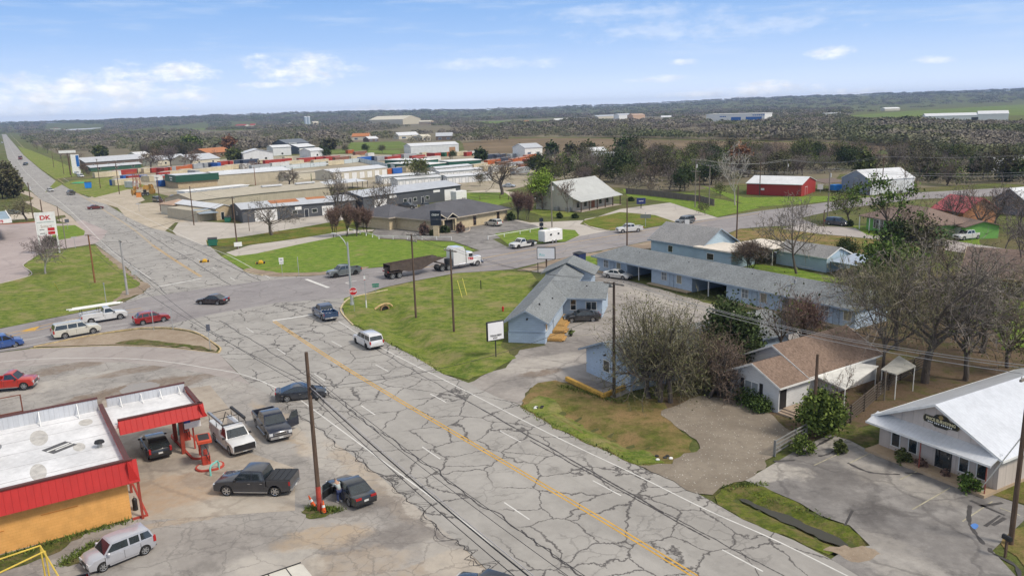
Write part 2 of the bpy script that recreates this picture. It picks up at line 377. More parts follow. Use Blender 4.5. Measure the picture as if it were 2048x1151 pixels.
def grassm(name, g1, g2, dry, k=.5, scale=.09):
    """g1 bright, g2 deep, dry straw; k = how much straw"""
    m, t = newmat(name); p = t.pos
    a = t.noise(p, scale, 6., .62); b = t.noise(t.mapv(p, (1,1.6,1), rot=.5, loc=(9,4,0)), scale*4, 6., .7); c = t.noise(p, 6., 5., .75); d = t.noise(t.mapv(p,loc=(33,8,0)), scale*2.2, 5., .6)
    col = t.mix(t.ss(b, .41, .59), g2, g1)
    f = t.mth('ADD', t.mth('MULTIPLY', d, .55), t.mth('MULTIPLY', t.mth('ADD', a, t.mth('MULTIPLY', c, .5)), .30))
    col = t.mix(t.ss(f, .62-k*.26, .80-k*.26), col, dry)
    e = t.noise(t.mapv(p,loc=(5,61,0)), 1.3, 8., .8); col = t.mix(t.mth('MULTIPLY', t.ss(e, .50, .62), .30+.4*k), col, dry); col = t.mix(t.mth('MULTIPLY', t.ss(e, .48, .40), .5), col, shade(g2,.8))
    col = t.mix(t.mth('MULTIPLY', t.ss(c, .42, .70), .5), col, shade(g2,.55))
    col = t.mix(t.mth('MULTIPLY', t.ss(t.noise(p, 2.2, 4., .7), .55,.75), .35), col, shade(dry,1.15))
    fin(t, col, .95, 0., t.bump(t.mth('ADD', c, t.noise(p, 25., 3.)), .9, .10), .1); return m
def dirtm(name, c1, c2, c3, scale=.5, stones=0., amt=.5):
    m, t = newmat(name); p = t.pos
    a = t.noise(p, scale*.3, 6., .65); b = t.noise(p, scale*2.5, 6., .72); c = t.noise(p, 14., 4., .75)
    col = t.mix(t.ss(a, .38, .62), c1, c2); col = t.mix(t.mth('MULTIPLY', t.ss(b, .48, .66), amt), col, c3)
    col = t.mix(t.mth('MULTIPLY', t.ss(c, .4, .7), .3), col, shade(c1,.6))
    if stones: # scattered pale pebbles
        v = t.vor(p, 5., 'F1', 'Distance'); vc = t.n('ShaderNodeTexVoronoi', {'Vector':p,'Scale':5.}).outputs['Color']
        s = t.n('ShaderNodeSeparateColor', {0:vc}).outputs[0]
        col = t.mix(t.mth('MULTIPLY', t.mth('MULTIPLY', t.mth('SUBTRACT',1.,t.ss(v,.18,.26)), t.ss(s,.72,.74)), stones), col, (.6,.58,.53))
    fin(t, col, .95, 0., t.bump(t.mth('ADD', b, c), .6, .05), .15); return m

KS = [0]
def jitter(P, amp, st=.7):
    out = []; n = len(P)
    for i in range(n):
        a, b = P[i], P[(i+1)%n]; d = b-a; L = d.length; far = max(a.y,b.y) > 175 or min(a.y,b.y) < 25
        if L < 1e-6: continue
        m = 1 if far else max(1, min(120, int(L/st))); q = Vector((-d.y,d.x))/L
        for j in range(m):
            p = a+d*j/m; v = Vector((p.x*1.1, p.y*1.1, 5.)); out.append(p+q*amp*(mnoise.noise(v*.5)*1.2+mnoise.noise(v*1.7)*.8)*(0 if far else 1))
    return out
def sheet(name, poly, z, mat, kind='structure', step=None, follow=False, smooth_px=False, drop=0., label=None, jit=0.):
    KS[0] += 1; z += KS[0]*.00006
    P = [G(*p) for p in poly]
    if smooth_px: P = crsm(P)
    jit = jit or {'lawn':.30,'gravel_lot':.5,'weeds':.35,'bare_corner':.45,'broken_patch':.9,'puddle':.3,'frontage_gravel':.4,'dirt_apron':.5,'green_verge':.4,'island_grass':.4,'motel_lot':.25,'roadside_dirt':.4}.get(name, 0)
    if jit: P = jitter(P, jit)
    me_v = [v.copy() for v in P]; n = len(P); edges = [(i,(i+1)%n) for i in range(n)]
    if step:
        x0, x1 = min(v.x for v in P), max(v.x for v in P); y0, y1 = min(v.y for v in P), max(v.y for v in P)
        for i in range(int((x1-x0)/step)+1):
            for j in range(int((y1-y0)/step)+1):
                me_v.append(Vector((x0+(i+.5*(j%2))*step+.013, y0+j*step+.017)))
    vs, es, fs, *_ = delaunay_2d_cdt(me_v, edges, [list(range(n))], 1, 1e-4)
    used = sorted({i for f in fs for i in f}); mp = {o:i for i, o in enumerate(used)}
    V = [(vs[i].x, vs[i].y, z+(TZ(vs[i].x, vs[i].y) if follow else 0)) for i in used]
    o = mesh_obj(name, V, [[mp[i] for i in f] for f in fs], mat, None, 40 if follow else None)
    # make every triangle face up
    if o.data.polygons and sum(p.normal.z for p in o.data.polygons) < 0: o.data.flip_normals()
    return tag(o, kind=kind, label=label)
def crsm(P, closed=True, k=4):
    n = len(P); out = []
    for i in range(n if closed else n-1):
        p0, p1, p2, p3 = (P[(i-1)%n], P[i], P[(i+1)%n], P[(i+2)%n]) if closed else (P[max(i-1,0)], P[i], P[i+1], P[min(i+2,n-1)])
        for j in range(k):
            t = j/k; out.append(.5*((2*p1)+(p2-p0)*t+(2*p0-5*p1+4*p2-p3)*t*t+(3*p1-p0-3*p2+p3)*t**3))
    if not closed: out.append(P[-1])
    return out
def ribbon(name, pts, width, z, mat, sm=True, kind='structure', wig=0., gaps=None, px=True, th=0.):
    P = [G(*p) for p in pts] if px else [Vector(p) for p in pts]
    if sm and len(P) > 2: P = crsm(P, False, 6)
    V = []; n = len(P)
    for i, p in enumerate(P):
        d = (P[min(i+1,n-1)]-P[max(i-1,0)]).normalized(); q = Vector((-d.y, d.x))*width/2
        if wig: q = q*(1+random.uniform(-wig,wig))
        V += [(p.x+q.x, p.y+q.y, z), (p.x-q.x, p.y-q.y, z)]
    F = [(2*i+1, 2*i+3, 2*i+2, 2*i) for i in range(n-1)]
    if th:
        m = len(V); V += [(x,y,zz-th) for x,y,zz in V]
        F += [(2*i, 2*i+2, m+2*i+2, m+2*i) for i in range(n-1)]+[(2*i+3, 2*i+1, m+2*i+1, m+2*i+3) for i in range(n-1)]+[(0,1,m+1,m),(2*n-1,2*n-2,m+2*n-2,m+2*n-1)]
    return tag(mesh_obj(name, V, F, mat), kind=kind)
def dashes(name, a, b, period, dash, width, z, mat, start=0.):
    A, B = G(*a), G(*b); d = (B-A); L = d.length; d.normalize(); q = Vector((-d.y,d.x))*width/2; V=[]; F=[]; s = start
    while s < L:
        p0 = A+d*s; p1 = A+d*min(s+dash, L); n = len(V)
        V += [(p0.x+q.x,p0.y+q.y,z),(p0.x-q.x,p0.y-q.y,z),(p1.x-q.x,p1.y-q.y,z),(p1.x+q.x,p1.y+q.y,z)]; F.append((n,n+1,n+2,n+3)); s += period
    return tag(mesh_obj(name, V, F, mat), kind='structure')

# ---- base ground: fine near the camera, coarse to the horizon
DRY = (.27,.20,.115)
base = grassm('field_grass', (.15,.18,.05), (.085,.105,.035), (.23,.175,.10), .55, .02)
xs = np.concatenate([np.linspace(-9000,-400,22), np.linspace(-380,-112,16), np.arange(-110,110.1,1.25), np.linspace(112,380,16), np.linspace(400,9000,22)])
ys = np.concatenate([np.linspace(-200,18,8), np.arange(20,170.1,1.25), np.linspace(175,600,20), np.linspace(640,5600,30), np.linspace(6200,7800,5)])
nx, ny = len(xs), len(ys)
def hillz(x, y):
    if y < 2600: return 0.
    k = min(1., (y-2600)/2600.); k = k*k*(3-2*k)
    px, py = proj(x, 5200., 0.)[0], 0
    prof = np.interp(px*5200/max(y,2600)*0+px, [-400,0,300,400,560,640,800,950,1100,1300,1500,1700,2048,2500], [34,33,34,36,40,46,44,34,30,38,52,58,62,66])
    return float(k*(prof+9*mnoise.noise(Vector((x*.0009, y*.0012, 3)))+5*mnoise.noise(Vector((x*.003, y*.003, 8)))))
V = np.array([(x, y, base_z(x, y)+hillz(x, y)) for y in ys for x in xs])
I = np.arange(nx*ny).reshape(ny, nx)
Fq = np.stack([I[:-1,:-1], I[:-1,1:], I[1:,1:], I[1:,:-1]], -1).reshape(-1,4)
tag(np_obj('ground', V, Fq, base, smooth=True), kind='structure')

A_MAIN = asphalt('road_asphalt', (.300,.284,.262), (.385,.366,.338), MA, .84, .26, fine=.32)
A_CROSS = asphalt('cross_road_asphalt', (.235,.215,.215), (.31,.29,.285), CA, .25, .16, fine=.2)
TN=(.40,.315,.225); GD=(.185,.165,.15); LT=(.52,.48,.42); MD=(.20,.15,.11)
A_OLD = asphalt('old_asphalt', (.275,.255,.235), (.37,.345,.315), MA, .30, .34, fine=.8, mott=.6, Z=[(120,738,6,1.6,CA,MD,.8),(300,735,7,1.2,CA-.2,MD,.85),(400,752,4,.8,CA-.5,MD,.7),(275,782,6.5,3.2,CA,MD,.95),(190,790,4,1.2,CA,MD,.8),(100,770,7,2.,CA,LT,.35),(380,790,7,3,CA,LT,.3),
  (560,850,8,1.2,MA,TN,.8),(650,900,9,1.5,MA,LT,.5),(760,960,9,1.8,MA,TN,.55),(860,1060,7,2.2,MA,GD,.6),(700,1010,3,1.6,.3,GD,.65),(640,1075,3.5,1.6,.2,TN,.9),(790,1070,5,1.5,.4,GD,.75),(900,1130,5,1.5,.5,TN,.6),(700,1130,4,2,.3,TN,.5),(420,1090,5,3,0,GD,.3),(560,1130,3,2,0,LT,.5),(120,1100,6,1.2,.6,GD,.7),(400,1030,6,.5,.4,TN,.7),(480,870,4,2,0,TN,.4),(840,1010,6,1,MA,LT,.6),(930,1150,6,1.4,MA,LT,.5)])
DK=(.115,.105,.10); A_DARK = asphalt('worn_dark_asphalt', (.175,.163,.155), (.295,.278,.26), MA+.5, .4, .13, fine=.6, mott=.85, Z=[(1640,930,5,2,MA+.3,DK,.55),(1745,1022,2.,1.3,.8,DK,.9),(1700,990,5,1.5,MA,DK,.5),(1850,1080,5,3,MA,DK,.45),(1900,990,4,2,.3,DK,.5),(1660,880,3,1.6,0,LT,.5),(1790,960,5,1.6,MA,LT,.4),(1540,945,3,1.5,0,LT,.6),(1750,1100,4,2,MA,LT,.3),(1950,1050,3,1.5,0,DK,.4),(1690,955,3,1.,MA+1.,DK,.45)])
A_MOTEL = asphalt('motel_asphalt', (.25,.225,.205), (.37,.34,.31), MA+.4, .35, .15, fine=.6, mott=.5, Z=[(1180,690,8,4,.3,DK,.5),(1080,725,6,2,.6,LT,.4),(1085,745,2.6,1.1,.4,MD,.9),(1200,770,4,1.2,.3,DK,.7),(1350,600,12,4,aLROW,LT,.4),(1300,575,10,1.6,aLROW,DK,.5),(1010,770,5,1.4,.8,DK,.35),(1150,640,3,2,0,DK,.5)])
CONC = asphalt('concrete_paving', (.42,.38,.33), (.50,.46,.41), CA, .3, .10, (.2,.18,.16), fine=0.)
CONC2 = asphalt('stained_concrete', (.33,.275,.22), (.43,.38,.315), CA, .3, .10, (.16,.13,.11), fine=.3, mott=.5, Z=[(340,985,6,3,.3,(.42,.27,.15),.5),(430,960,3,1.5,0,GD,.5),(330,930,3,1.5,0,GD,.5),(500,1000,4,2,0,LT,.35),(450,860,4,2,0,GD,.35)])
PINKC = asphalt('pinkish_concrete', (.36,.30,.285), (.43,.365,.345), CA, .25, .07, (.2,.17,.16), fine=0.)
LAWN = grassm('lawn_grass', (.24,.29,.05), (.12,.185,.03), (.36,.30,.14), .60, .14)
LAWN2 = grassm('bright_lawn_grass', (.225,.32,.045), (.13,.225,.03), (.34,.30,.12), .42, .12)
LAWN3 = grassm('brown_lawn_grass', (.18,.20,.045), (.12,.13,.032), (.35,.235,.115), .78, .13)
WEED = grassm('weedy_grass', (.14,.17,.035), (.07,.095,.025), (.26,.19,.115), .62, .3)
DIRT = dirtm('bare_dirt', (.27,.21,.155), (.36,.29,.215), (.20,.145,.10), .8, .2)
GRAVEL = dirtm('gravel', (.225,.19,.15), (.29,.25,.20), (.16,.135,.11), .6, .8, .35)
CALICHE = dirtm('pale_caliche', (.52,.46,.37), (.60,.54,.45), (.36,.29,.21), .5, .3, .5)
RUBBLE = dirtm('broken_paving', (.30,.265,.235), (.42,.38,.335), (.20,.165,.13), 1.0, .7, .8)
YEL = pm((.56,.32,.05), .75, 0, .22, .9, key='yellow_line'); YELK = pm((.58,.36,.10), .8, 0, .3, 1.1, key='yellow_kerb')
WL = pm((.62,.61,.58), .8, 0, .14, .8, key='white_line')
MUD = dirtm('mud', (.155,.115,.085), (.22,.165,.125), (.30,.24,.18), 1.2, .2, .5)

# ---- roads
mainL = [(985,1151),(1120,1260),(912,1080),(760,952),(598,829),(560,800),(500,768),(420,748),(330,733),(250,724),(162,723),(100,728),(45,733),(-60,745),(-60,705),(0,703)]
road_poly = [(1000,1162),(912,1080),(760,952),(598,829),(560,800),(500,768),(437,706),(441,697),(425,685),(400,669),(375,661),(332,656),(275,657),(237,609),(287,585),(299,572),(277,555),(250,532),(217,507),(190,487),(170,460),(142,432),(112,412),(82,400),(60,380),(37,350),(15,317),(2,262),(-1,254),(4.5,254),(13,270),(32,292),(47,310),(82,340),(112,362),(150,385),(207,405),(250,430),(312,455),(350,469),(425,497),(442,512),(487,540),(520,549),(555,552),(580,553),(650,551),(735,538),(762,576),(730,587),(700,597),(684,615),(690,632),(707,650),(775,685),(837,717),(887,748),(900,752),(937,765),(975,784),(1042,810),(1110,855),(1200,896),(1274,930),(1350,963),(1412,995),(1486,1038),(1587,1079),(1662,1117),(1740,1165)]
sheet('road', road_poly, .004, A_MAIN)
cross = [(-60,712),(67,694),(175,672),(275,656),(330,650),(430,627),(560,604),(690,596),(730,587),(765,575),(825,562),(911,546),(1000,540),(1025,538),(1107,519),(1175,506),(1297,482),(1350,477),(1440,472),(1480,457),(1550,452),(1640,450),(1720,460),(1736,458),(1636,450),(1600,436),(1680,418),(1836,398),(2000,392),(2120,386),(2120,372),(1998,376),(1836,385),(1700,398),(1620,409),(1517,422),(1435,435),(1352,446),(1290,457),(1220,461),(1160,472),(1130,484),(1015,494),(960,501),(911,511),(765,534),(732,537),(650,549),(520,562),(400,578),(287,595),(237,609),(0,657),(-60,668)]
sheet('cross_road', cross, .008, A_CROSS)
ramp_poly = [(-60,712),(67,694.5),(60,697),(112,695),(225,691),(325,694),(437,706),(500,768),(560,800),(500,770),(420,748),(330,733),(250,724),(162,723),(100,728),(45,733),(-60,745)]
sheet('slip_road', [(-60,712),(60,697),(112,695),(225,691),(325,694),(437,706),(470,740),(500,768),(420,748),(330,733),(250,724),(162,723),(100,728),(45,733),(-60,745)], .006, asphalt('slip_asphalt', (.32,.28,.26), (.38,.345,.32), CA, .2, .12))
sheet('side_street', [(1610,447),(1636,452),(1736,458),(1911,482),(2060,505),(2060,530),(1850,492),(1741,477),(1636,467),(1560,458)], .010, asphalt('side_asphalt', (.36,.32,.30), (.44,.40,.37), 0, .1, .1))
sheet('frontage_gravel', [(1100,521),(1175,507),(1297,483),(1350,478),(1440,472),(1400,478),(1300,497),(1190,517),(1120,531),(1060,541),(1035,540)], .012, DIRT)
# ---- lots
sheet('filling_station_lot', [(1000,1164),(912,1080),(760,952),(598,829),(560,800),(500,768),(420,748),(330,733),(250,724),(162,723),(100,728),(45,733),(-80,746),(-400,900),(-700,1300),(300,1700),(1200,1350)], .002, A_OLD)
sheet('concrete_apron', [(205,800),(420,770),(470,830),(500,905),(590,935),(590,1020),(292,1040),(262,1030),(190,880)], .007, CONC2, smooth_px=False)
mw, tw = newmat('puddle_water'); fin(tw, (.30,.26,.21), .12, 0., None, .5)
tag(sheet('puddle', [(238,781),(262,768),(300,764),(318,769),(312,779),(280,787),(246,788)], .014, mw, smooth_px=True), kind='structure')
sheet('weeds', [(-20,1120),(60,1095),(140,1062),(230,1035),(262,1038),(200,1055),(160,1075),(100,1110),(10,1140),(-20,1150)], .011, WEED, smooth_px=True)
sheet('weeds', [(110,1130),(150,1110),(200,1080),(235,1072),(205,1090),(180,1110),(150,1125)], .012, WEED, smooth_px=True)
sheet('weeds', [(606,1020),(630,1010),(665,1013),(680,1022),(650,1032),(622,1036)], .018, WEED, smooth_px=True)
sheet('left_station_lot', [(-80,448),(60,442),(85,447),(135,447),(165,440),(215,462),(205,477),(190,487),(128,497),(60,520),(45,531),(60,545),(55,552),(0,567),(-80,580)], .006, PINKC)
sheet('far_left_paving', [(-60,425),(60,425),(100,432),(110,440),(60,444),(0,447),(-60,450)], .005, CALICHE)
sheet('roadside_dirt', [(40,380),(62,384),(84,401),(112,413),(142,433),(170,461),(150,452),(132,446),(112,440),(95,428),(60,410),(40,400)], .006, dirtm('rd', (.44,.37,.30), (.5,.43,.35), (.3,.24,.18), .6, .3, .5))
sheet('motel_lot', [(975,784),(937,765),(970,748),(1010,735),(1040,700),(1090,690),(1060,640),(1130,560),(1100,545),(1062,543),(1100,532),(1190,540),(1480,625),(1700,690),(1640,740),(1300,770),(1230,795),(1150,765),(1100,762),(1060,775),(1042,810),(1010,800)], .005, A_MOTEL)
sheet('gravel_lot', [(1325,822),(1400,790),(1470,800),(1540,830),(1600,870),(1560,905),(1510,950),(1490,965),(1440,975),(1425,990),(1395,985),(1330,955),(1275,930),(1340,926),(1385,903),(1388,880),(1350,850)], .034, GRAVEL)
sheet('survey_lot', [(1490,960),(1550,925),(1600,895),(1660,868),(1700,880),(1760,912),(1850,945),(1960,980),(2048,1010),(2048,1040),(1985,1100),(2040,1160),(1900,1240),(1740,1165),(1662,1117),(1690,1098),(1740,1090),(1700,1050),(1640,1030),(1600,1005),(1530,975)], .009, A_DARK)
sheet('dirt_apron', [(1640,1096),(1690,1090),(1735,1096),(1775,1112),(1740,1120),(1690,1116)], .013, DIRT, smooth_px=True)
sheet('house_yard', [(1320,790),(1440,770),(1500,700),(1640,640),(1720,600),(1900,600),(2060,640),(2060,745),(1900,780),(1735,850),(1660,866),(1600,890),(1560,880),(1540,830),(1470,800),(1400,790),(1340,830)], .003, grassm('yard', (.14,.155,.04),(.10,.095,.04),(.20,.14,.095),1.0,.2))
sheet('shop_driveway', [(353,470),(345,462),(360,440),(480,447),(740,404),(835,405),(835,420),(800,428),(700,440),(480,476),(420,492),(440,511),(425,497)], .007, CONC)
sheet('office_lot', [(740,470),(760,448),(835,428),(1015,438),(1070,450),(1085,457),(1040,470),(985,478),(1015,494),(960,501),(930,490),(905,482),(760,476)], .008, A_DARK)
sheet('stone_drive', [(1015,435),(1060,445),(1175,440),(1240,418),(1340,405),(1435,435),(1352,446),(1310,430),(1240,425),(1170,438),(1160,448),(1220,461),(1130,484),(1160,470),(1090,455),(1040,470),(1000,450)], .006, CONC)
sheet('ranch_path', [(512,507),(600,488),(700,468),(745,462),(750,458),(690,462),(590,478),(500,490),(452,505),(470,512)], .012, CONC)
sheet('container_yard', [(205,400),(170,385),(230,352),(300,330),(480,315),(700,308),(960,312),(1240,318),(1230,345),(1100,360),(1040,375),(990,385),(920,380),(500,370),(370,400),(310,385),(250,392)], .002, dirtm('yard_dirt', (.33,.28,.21), (.42,.37,.29), (.20,.20,.10), .12, .2, .8))
sheet('caliche_patch', [(175,398),(205,380),(245,375),(275,385),(290,400),(270,408),(330,402),(370,410),(400,440),(350,445),(330,462),(300,455),(250,432),(235,415)], .009, dirtm('cal2', (.44,.38,.30), (.53,.46,.37), (.30,.26,.17), .3, .2, .8))
sheet('yard_drive', [(920,385),(990,378),(1030,385),(1030,400),(990,398),(925,395)], .008, CALICHE)
# ---- lawns
def lawn(poly, mat, z=.010, step=1.6, sm=False): return sheet('lawn', poly, z, mat, step=step, follow=True, smooth_px=sm)
lawn([(-60,575),(0,567),(55,552),(62,545),(46,531),(60,520),(128,500),(190,490),(217,509),(250,534),(277,557),(292,568),(283,578),(260,590),(237,607),(120,632),(0,656),(-60,668)], LAWN)
sheet('bare_corner', [(250,534),(277,556),(298,572),(287,586),(262,594),(225,605),(250,580),(285,570),(265,556),(205,508),(190,489)], .02, DIRT)
lawn([(60,520),(95,497),(128,497),(100,510)], LAWN)
lawn([(104,452),(150,450),(170,462),(168,470),(140,476),(105,482)], LAWN2)
lawn([(-40,445),(60,437),(130,430),(132,434),(110,441),(60,445),(0,449)], WEED)
lawn([(-40,400),(0,405),(60,402),(68,396),(40,385),(-40,390)], WEED)
lawn([(442,512),(500,490),(590,478),(690,460),(745,466),(760,478),(905,484),(950,500),(911,510),(765,533),(732,536),(650,548),(580,552),(555,551),(520,548),(487,539)], LAWN2)
sheet('bare_corner', [(487,539),(500,536),(560,546),(640,544),(735,533),(732,537),(650,549),(580,553),(540,552),(520,549)], .022, DIRT)
lawn([(412,480),(480,474),(600,455),(740,430),(800,424),(780,436),(740,445),(700,462),(590,477),(500,489),(450,492),(415,491)], grassm('lawn_mix', (.165,.22,.03),(.10,.14,.024),(.30,.20,.07),.62))
lawn([(690,596),(730,588),(765,576),(825,563),(911,547),(1000,541),(1062,545),(1075,560),(1045,610),(1015,640),(1005,690),(1030,715),(1000,735),(960,750),(935,760),(900,750),(887,746),(837,715),(775,683),(707,648),(690,630),(684,615)], LAWN, step=1.0)
lawn([(1042,812),(1055,785),(1075,765),(1110,760),(1150,775),(1215,800),(1260,790),(1330,800),(1345,850),(1388,880),(1385,905),(1330,935),(1275,930),(1200,896),(1110,855)], LAWN3, step=.8)
sheet('green_verge', [(1046,812),(1080,790),(1110,800),(1180,850),(1300,905),(1330,925),(1275,929),(1200,894),(1110,853)], .03, LAWN, step=.8, follow=True, smooth_px=False)
lawn([(1430,992),(1445,975),(1470,962),(1530,972),(1590,1000),(1640,1032),(1700,1052),(1740,1090),(1690,1098),(1655,1110),(1587,1078),(1486,1036),(1440,1008)], grassm('strip', (.17,.21,.03),(.10,.13,.025),(.27,.20,.10),.6,.3), step=.6)
mw2, tw = newmat('ditch_water'); fin(tw, (.045,.043,.032), .32, 0., None, .25)
sheet('ditch_water', [(1478,990),(1500,993),(1560,1017),(1610,1040),(1650,1056),(1700,1080),(1690,1086),(1640,1066),(1590,1044),(1540,1022),(1500,1003)], -.27, mw2, smooth_px=True, jit=.25)
lawn([(990,467),(1075,455),(1150,460),(1160,470),(1130,482),(1020,492)], LAWN2)
lawn([(1170,440),(1240,424),(1310,430),(1352,444),(1290,456),(1220,460),(1165,448)], grassm('lawn_mix2', (.17,.23,.03),(.11,.15,.024),(.31,.22,.08),.6))
lawn([(1060,415),(1100,412),(1160,430),(1130,434),(1085,432),(1060,424)], LAWN)
lawn([(1245,378),(1390,388),(1520,415),(1435,434),(1340,405),(1255,392)], LAWN2, step=3)
lawn([(1145,512),(1195,512),(1192,535),(1160,528)], LAWN2)
lawn([(1480,458),(1550,455),(1640,468),(1740,478),(1850,494),(1830,520),(1700,510),(1560,500),(1510,490),(1440,478)], LAWN3, step=2)
lawn([(1500,525),(1600,540),(1700,560),(1720,600),(1700,610),(1480,548)], LAWN2, step=2)
lawn([(925,385),(1010,385),(1030,400),(990,412),(930,402)], LAWN2, step=3)
lawn([(1400,370),(1490,395),(1640,392),(1800,392),(1836,383),(1700,398),(1600,408),(1500,414)], LAWN2, step=3)
lawn([(90,385),(140,362),(215,355),(300,372),(250,380),(190,395),(150,384),(112,361)], LAWN, step=4)
lawn([(35,292),(60,300),(105,318),(145,335),(165,350),(112,358),(82,338),(48,310)], LAWN, step=8)
lawn([(2000,600),(2060,595),(2060,690),(2010,700),(1980,650)], LAWN2, step=2)
sheet('lawn', [(2000,1085),(2060,1040),(2100,1100),(2060,1140)], .012, LAWN3)
sheet('lawn', [(1950,985),(1985,955),(2060,930),(2060,1010),(2020,1000)], .012, LAWN3)
sheet('lawn', [(1640,862),(1680,840),(1745,865),(1760,905),(1700,878)], .012, WEED)
lawn([(1735,470),(1905,480),(1960,490),(1960,475),(1850,460),(1700,450)], LAWN2, step=3)
# ---- fields further out
FIELD = grassm('brown_field', (.20,.15,.09), (.155,.12,.075), (.27,.20,.125), .6, .01)
sheet('brown_field', [(930,305),(925,286),(1000,277),(1150,276),(1400,281),(1560,284),(1700,288),(1850,294),(1850,318),(1500,306),(1250,303),(1100,308),(960,310)], .02, FIELD)
GF = grassm('green_field', (.17,.24,.05), (.12,.17,.04), (.26,.24,.11), .45, .006)
for q in ([(690,300),(840,296),(800,283),(700,285)], [(640,307),(720,305),(800,308),(800,300),(650,300)], [(1690,232),(1820,222),(2060,208),(2060,230),(1950,232),(1820,238)], [(950,243),(1060,240),(1200,238),(1100,246),(960,249)], [(235,266),(330,256),(420,252),(420,259),(330,265),(240,270)], [(1760,300),(1900,300),(1880,312),(1750,308)], [(400,262),(560,252),(660,250),(560,258)]):
    sheet('green_field', q, .03, GF)
# ---- markings
dy = 2*.14
yl = [(1392,1152),(1200,1036),(1050,948),(900,860),(800,801),(700,741),(620,690),(548,642)]
def off(pts, m): # offset a pixel polyline by m metres to its left
    P = [G(*p) for p in pts]; out = []
    for i, p in enumerate(P):
        d = (P[min(i+1,len(P)-1)]-P[max(i-1,0)]).normalized(); out.append(p+Vector((-d.y,d.x))*m)
    return out
for s in (-.16,.16): ribbon('yellow_line', off(yl, s), .13, .009, YEL, px=False, wig=.08)
for s in (-.16,.16): ribbon('yellow_line', off([(402,553),(350,520),(305,490)], s), .13, .009, YEL, px=False)
for s in (-1.5,1.5): ribbon('yellow_line', off([(305,490),(262,455),(200,415),(140,375),(100,345),(60,308),(20,268)], s*.1), .12, .009, pm((.50,.37,.2),.8,key='yl_faded'), px=False)
for s in (-.9,.9): ribbon('yellow_line', off([(-20,678),(60,660),(140,642),(240,625),(285,618)], s), .16, .013, YEL, px=False, wig=.2)
for s in (-.15,.15): ribbon('yellow_line', off([(835,537),(960,517),(1107,491),(1305,458),(1420,440),(1520,426)], s), .14, .013, pm((.50,.34,.14),.8,key='yl2'), px=False)
for s in (-1.9,1.7): ribbon('yellow_line', off([(880,540),(1000,524),(1130,497),(1305,466),(1400,448)], s), .12, .013, pm((.46,.36,.22),.8,key='yl3'), px=False)
sheet('yellow_hatch', [(40,664),(60,656),(80,652),(70,660)], .014, YEL)
for p in ([(1705,1156),(1552,1080),(1412,1018),(1274,950),(1100,867),(900,765),(820,725),(740,682),(677,642)], [(985,1092),(912,1031),(757,915),(602,800)], [(602,800),(531,765),(475,746),(400,733),(325,722),(237,716),(120,716),(25,721),(-30,727)],
          [(45,681),(150,660),(270,645)], [(-20,703),(60,690),(170,668),(255,654)], [(302,557),(240,515),(200,480),(168,448),(130,412),(70,362),(30,312),(8,270)], [(540,556),(460,512),(392,484),(300,440),(240,412),(180,385),(110,345),(50,300),(18,265)]):
    ribbon('white_line', p, .12, .0125, WL, wig=.1)
dashes('white_line', (1000,861), (1740,1256), 12.19, 3.05, .11, .009, WL)
dashes('white_line', (975,848), (615,656), 12.19, 3.05, .11, .009, WL, start=9.1-2)
dashes('white_line', (1059,1038), (1180,1128), 12.19, 3.05, .11, .009, WL, start=9.1)
dashes('white_line', (1059,1038), (487,651), 12.19, 3.05, .11, .009, WL)
dashes('white_line', (470,560), (150,378), 12.19, 3.05, .12, .009, WL)
ribbon('stop_line', [(545,641),(625,629)], .5, .0135, WL); ribbon('stop_line', [(612,558),(657,575)], .6, .0145, WL); ribbon('stop_line', [(316,573),(402,557)], .45, .0135, WL)
ribbon('white_line', [(640,566),(720,548),(776,541),(900,516)], .1, .0145, WL)
ribbon('white_line', [(950,512),(1000,507)], .13, .0145, WL); ribbon('white_line', [(940,528),(900,536)], .1, .0145, WL)
# turn arrow
ga = G(702,563); ar = MB()
for (x0,x1,y0,y1) in ((-1.2,1.2,-.1,.1),(-1.2,-1.0,-.1,-.9)): ar.add([(x0,y0,0),(x1,y0,0),(x1,y1,0),(x0,y1,0)],[(0,1,2,3)])
ar.add([(-.7,-.8,0),(-1.1,-1.5,0),(-1.5,-.8,0)],[(0,1,2)])
o = ar.build('turn_arrow', WL); o.location = (ga.x, ga.y, .0145); o.rotation_euler = (0,0,CA+.05); tag(o, kind='structure')
# parking bays
for a, b in [((1150,648),(1222,648)),((1127,674),(1200,667)),((1628,930),(1688,902)),((1800,958),(1850,935)),((1825,1018),(1900,975)),((1925,1042),(1985,1002)),((1745,903),(1700,925)),((2000,1015),(2040,1030))]:
    ribbon('parking_line', [a, b], .1, .016, pm((.36,.33,.24),.9,0,.35,key='bay'))
# long sealed joints between lanes and tar snakes
SEAL = pm((.062,.057,.056), .7, 0, .3, key='seal')
def wander(a, b, amp, n): 
    A, B = G(*a), G(*b); d = B-A; q = Vector((-d.y,d.x)).normalized(); return [A+d*(i/n)+q*(amp*mnoise.noise(Vector((i*.37,a[0]*.01,0)))*2+random.uniform(-.3,.3)*amp) for i in range(n+1)]
for a, b, am, wd in [((900,782),(1330,1025),.05,.15),((1060,880),(1420,1078),.05,.12),((1330,1025),(1640,1190),.05,.09),((700,668),(900,782),.08,.1),((560,612),(700,668),.1,.1),((440,640),(600,740),.12,.12),((600,740),(760,865),.25,.11),((760,865),(1040,1060),.25,.11),((1040,1060),(1180,1160),.2,.12),((520,560),(330,470),.15,.16),((470,575),(250,440),.15,.16),((350,600),(200,480),.2,.14)]:
    ribbon('sealed_joint', wander(a, b, am, 26), wd, .0075, SEAL, px=False, wig=.35)
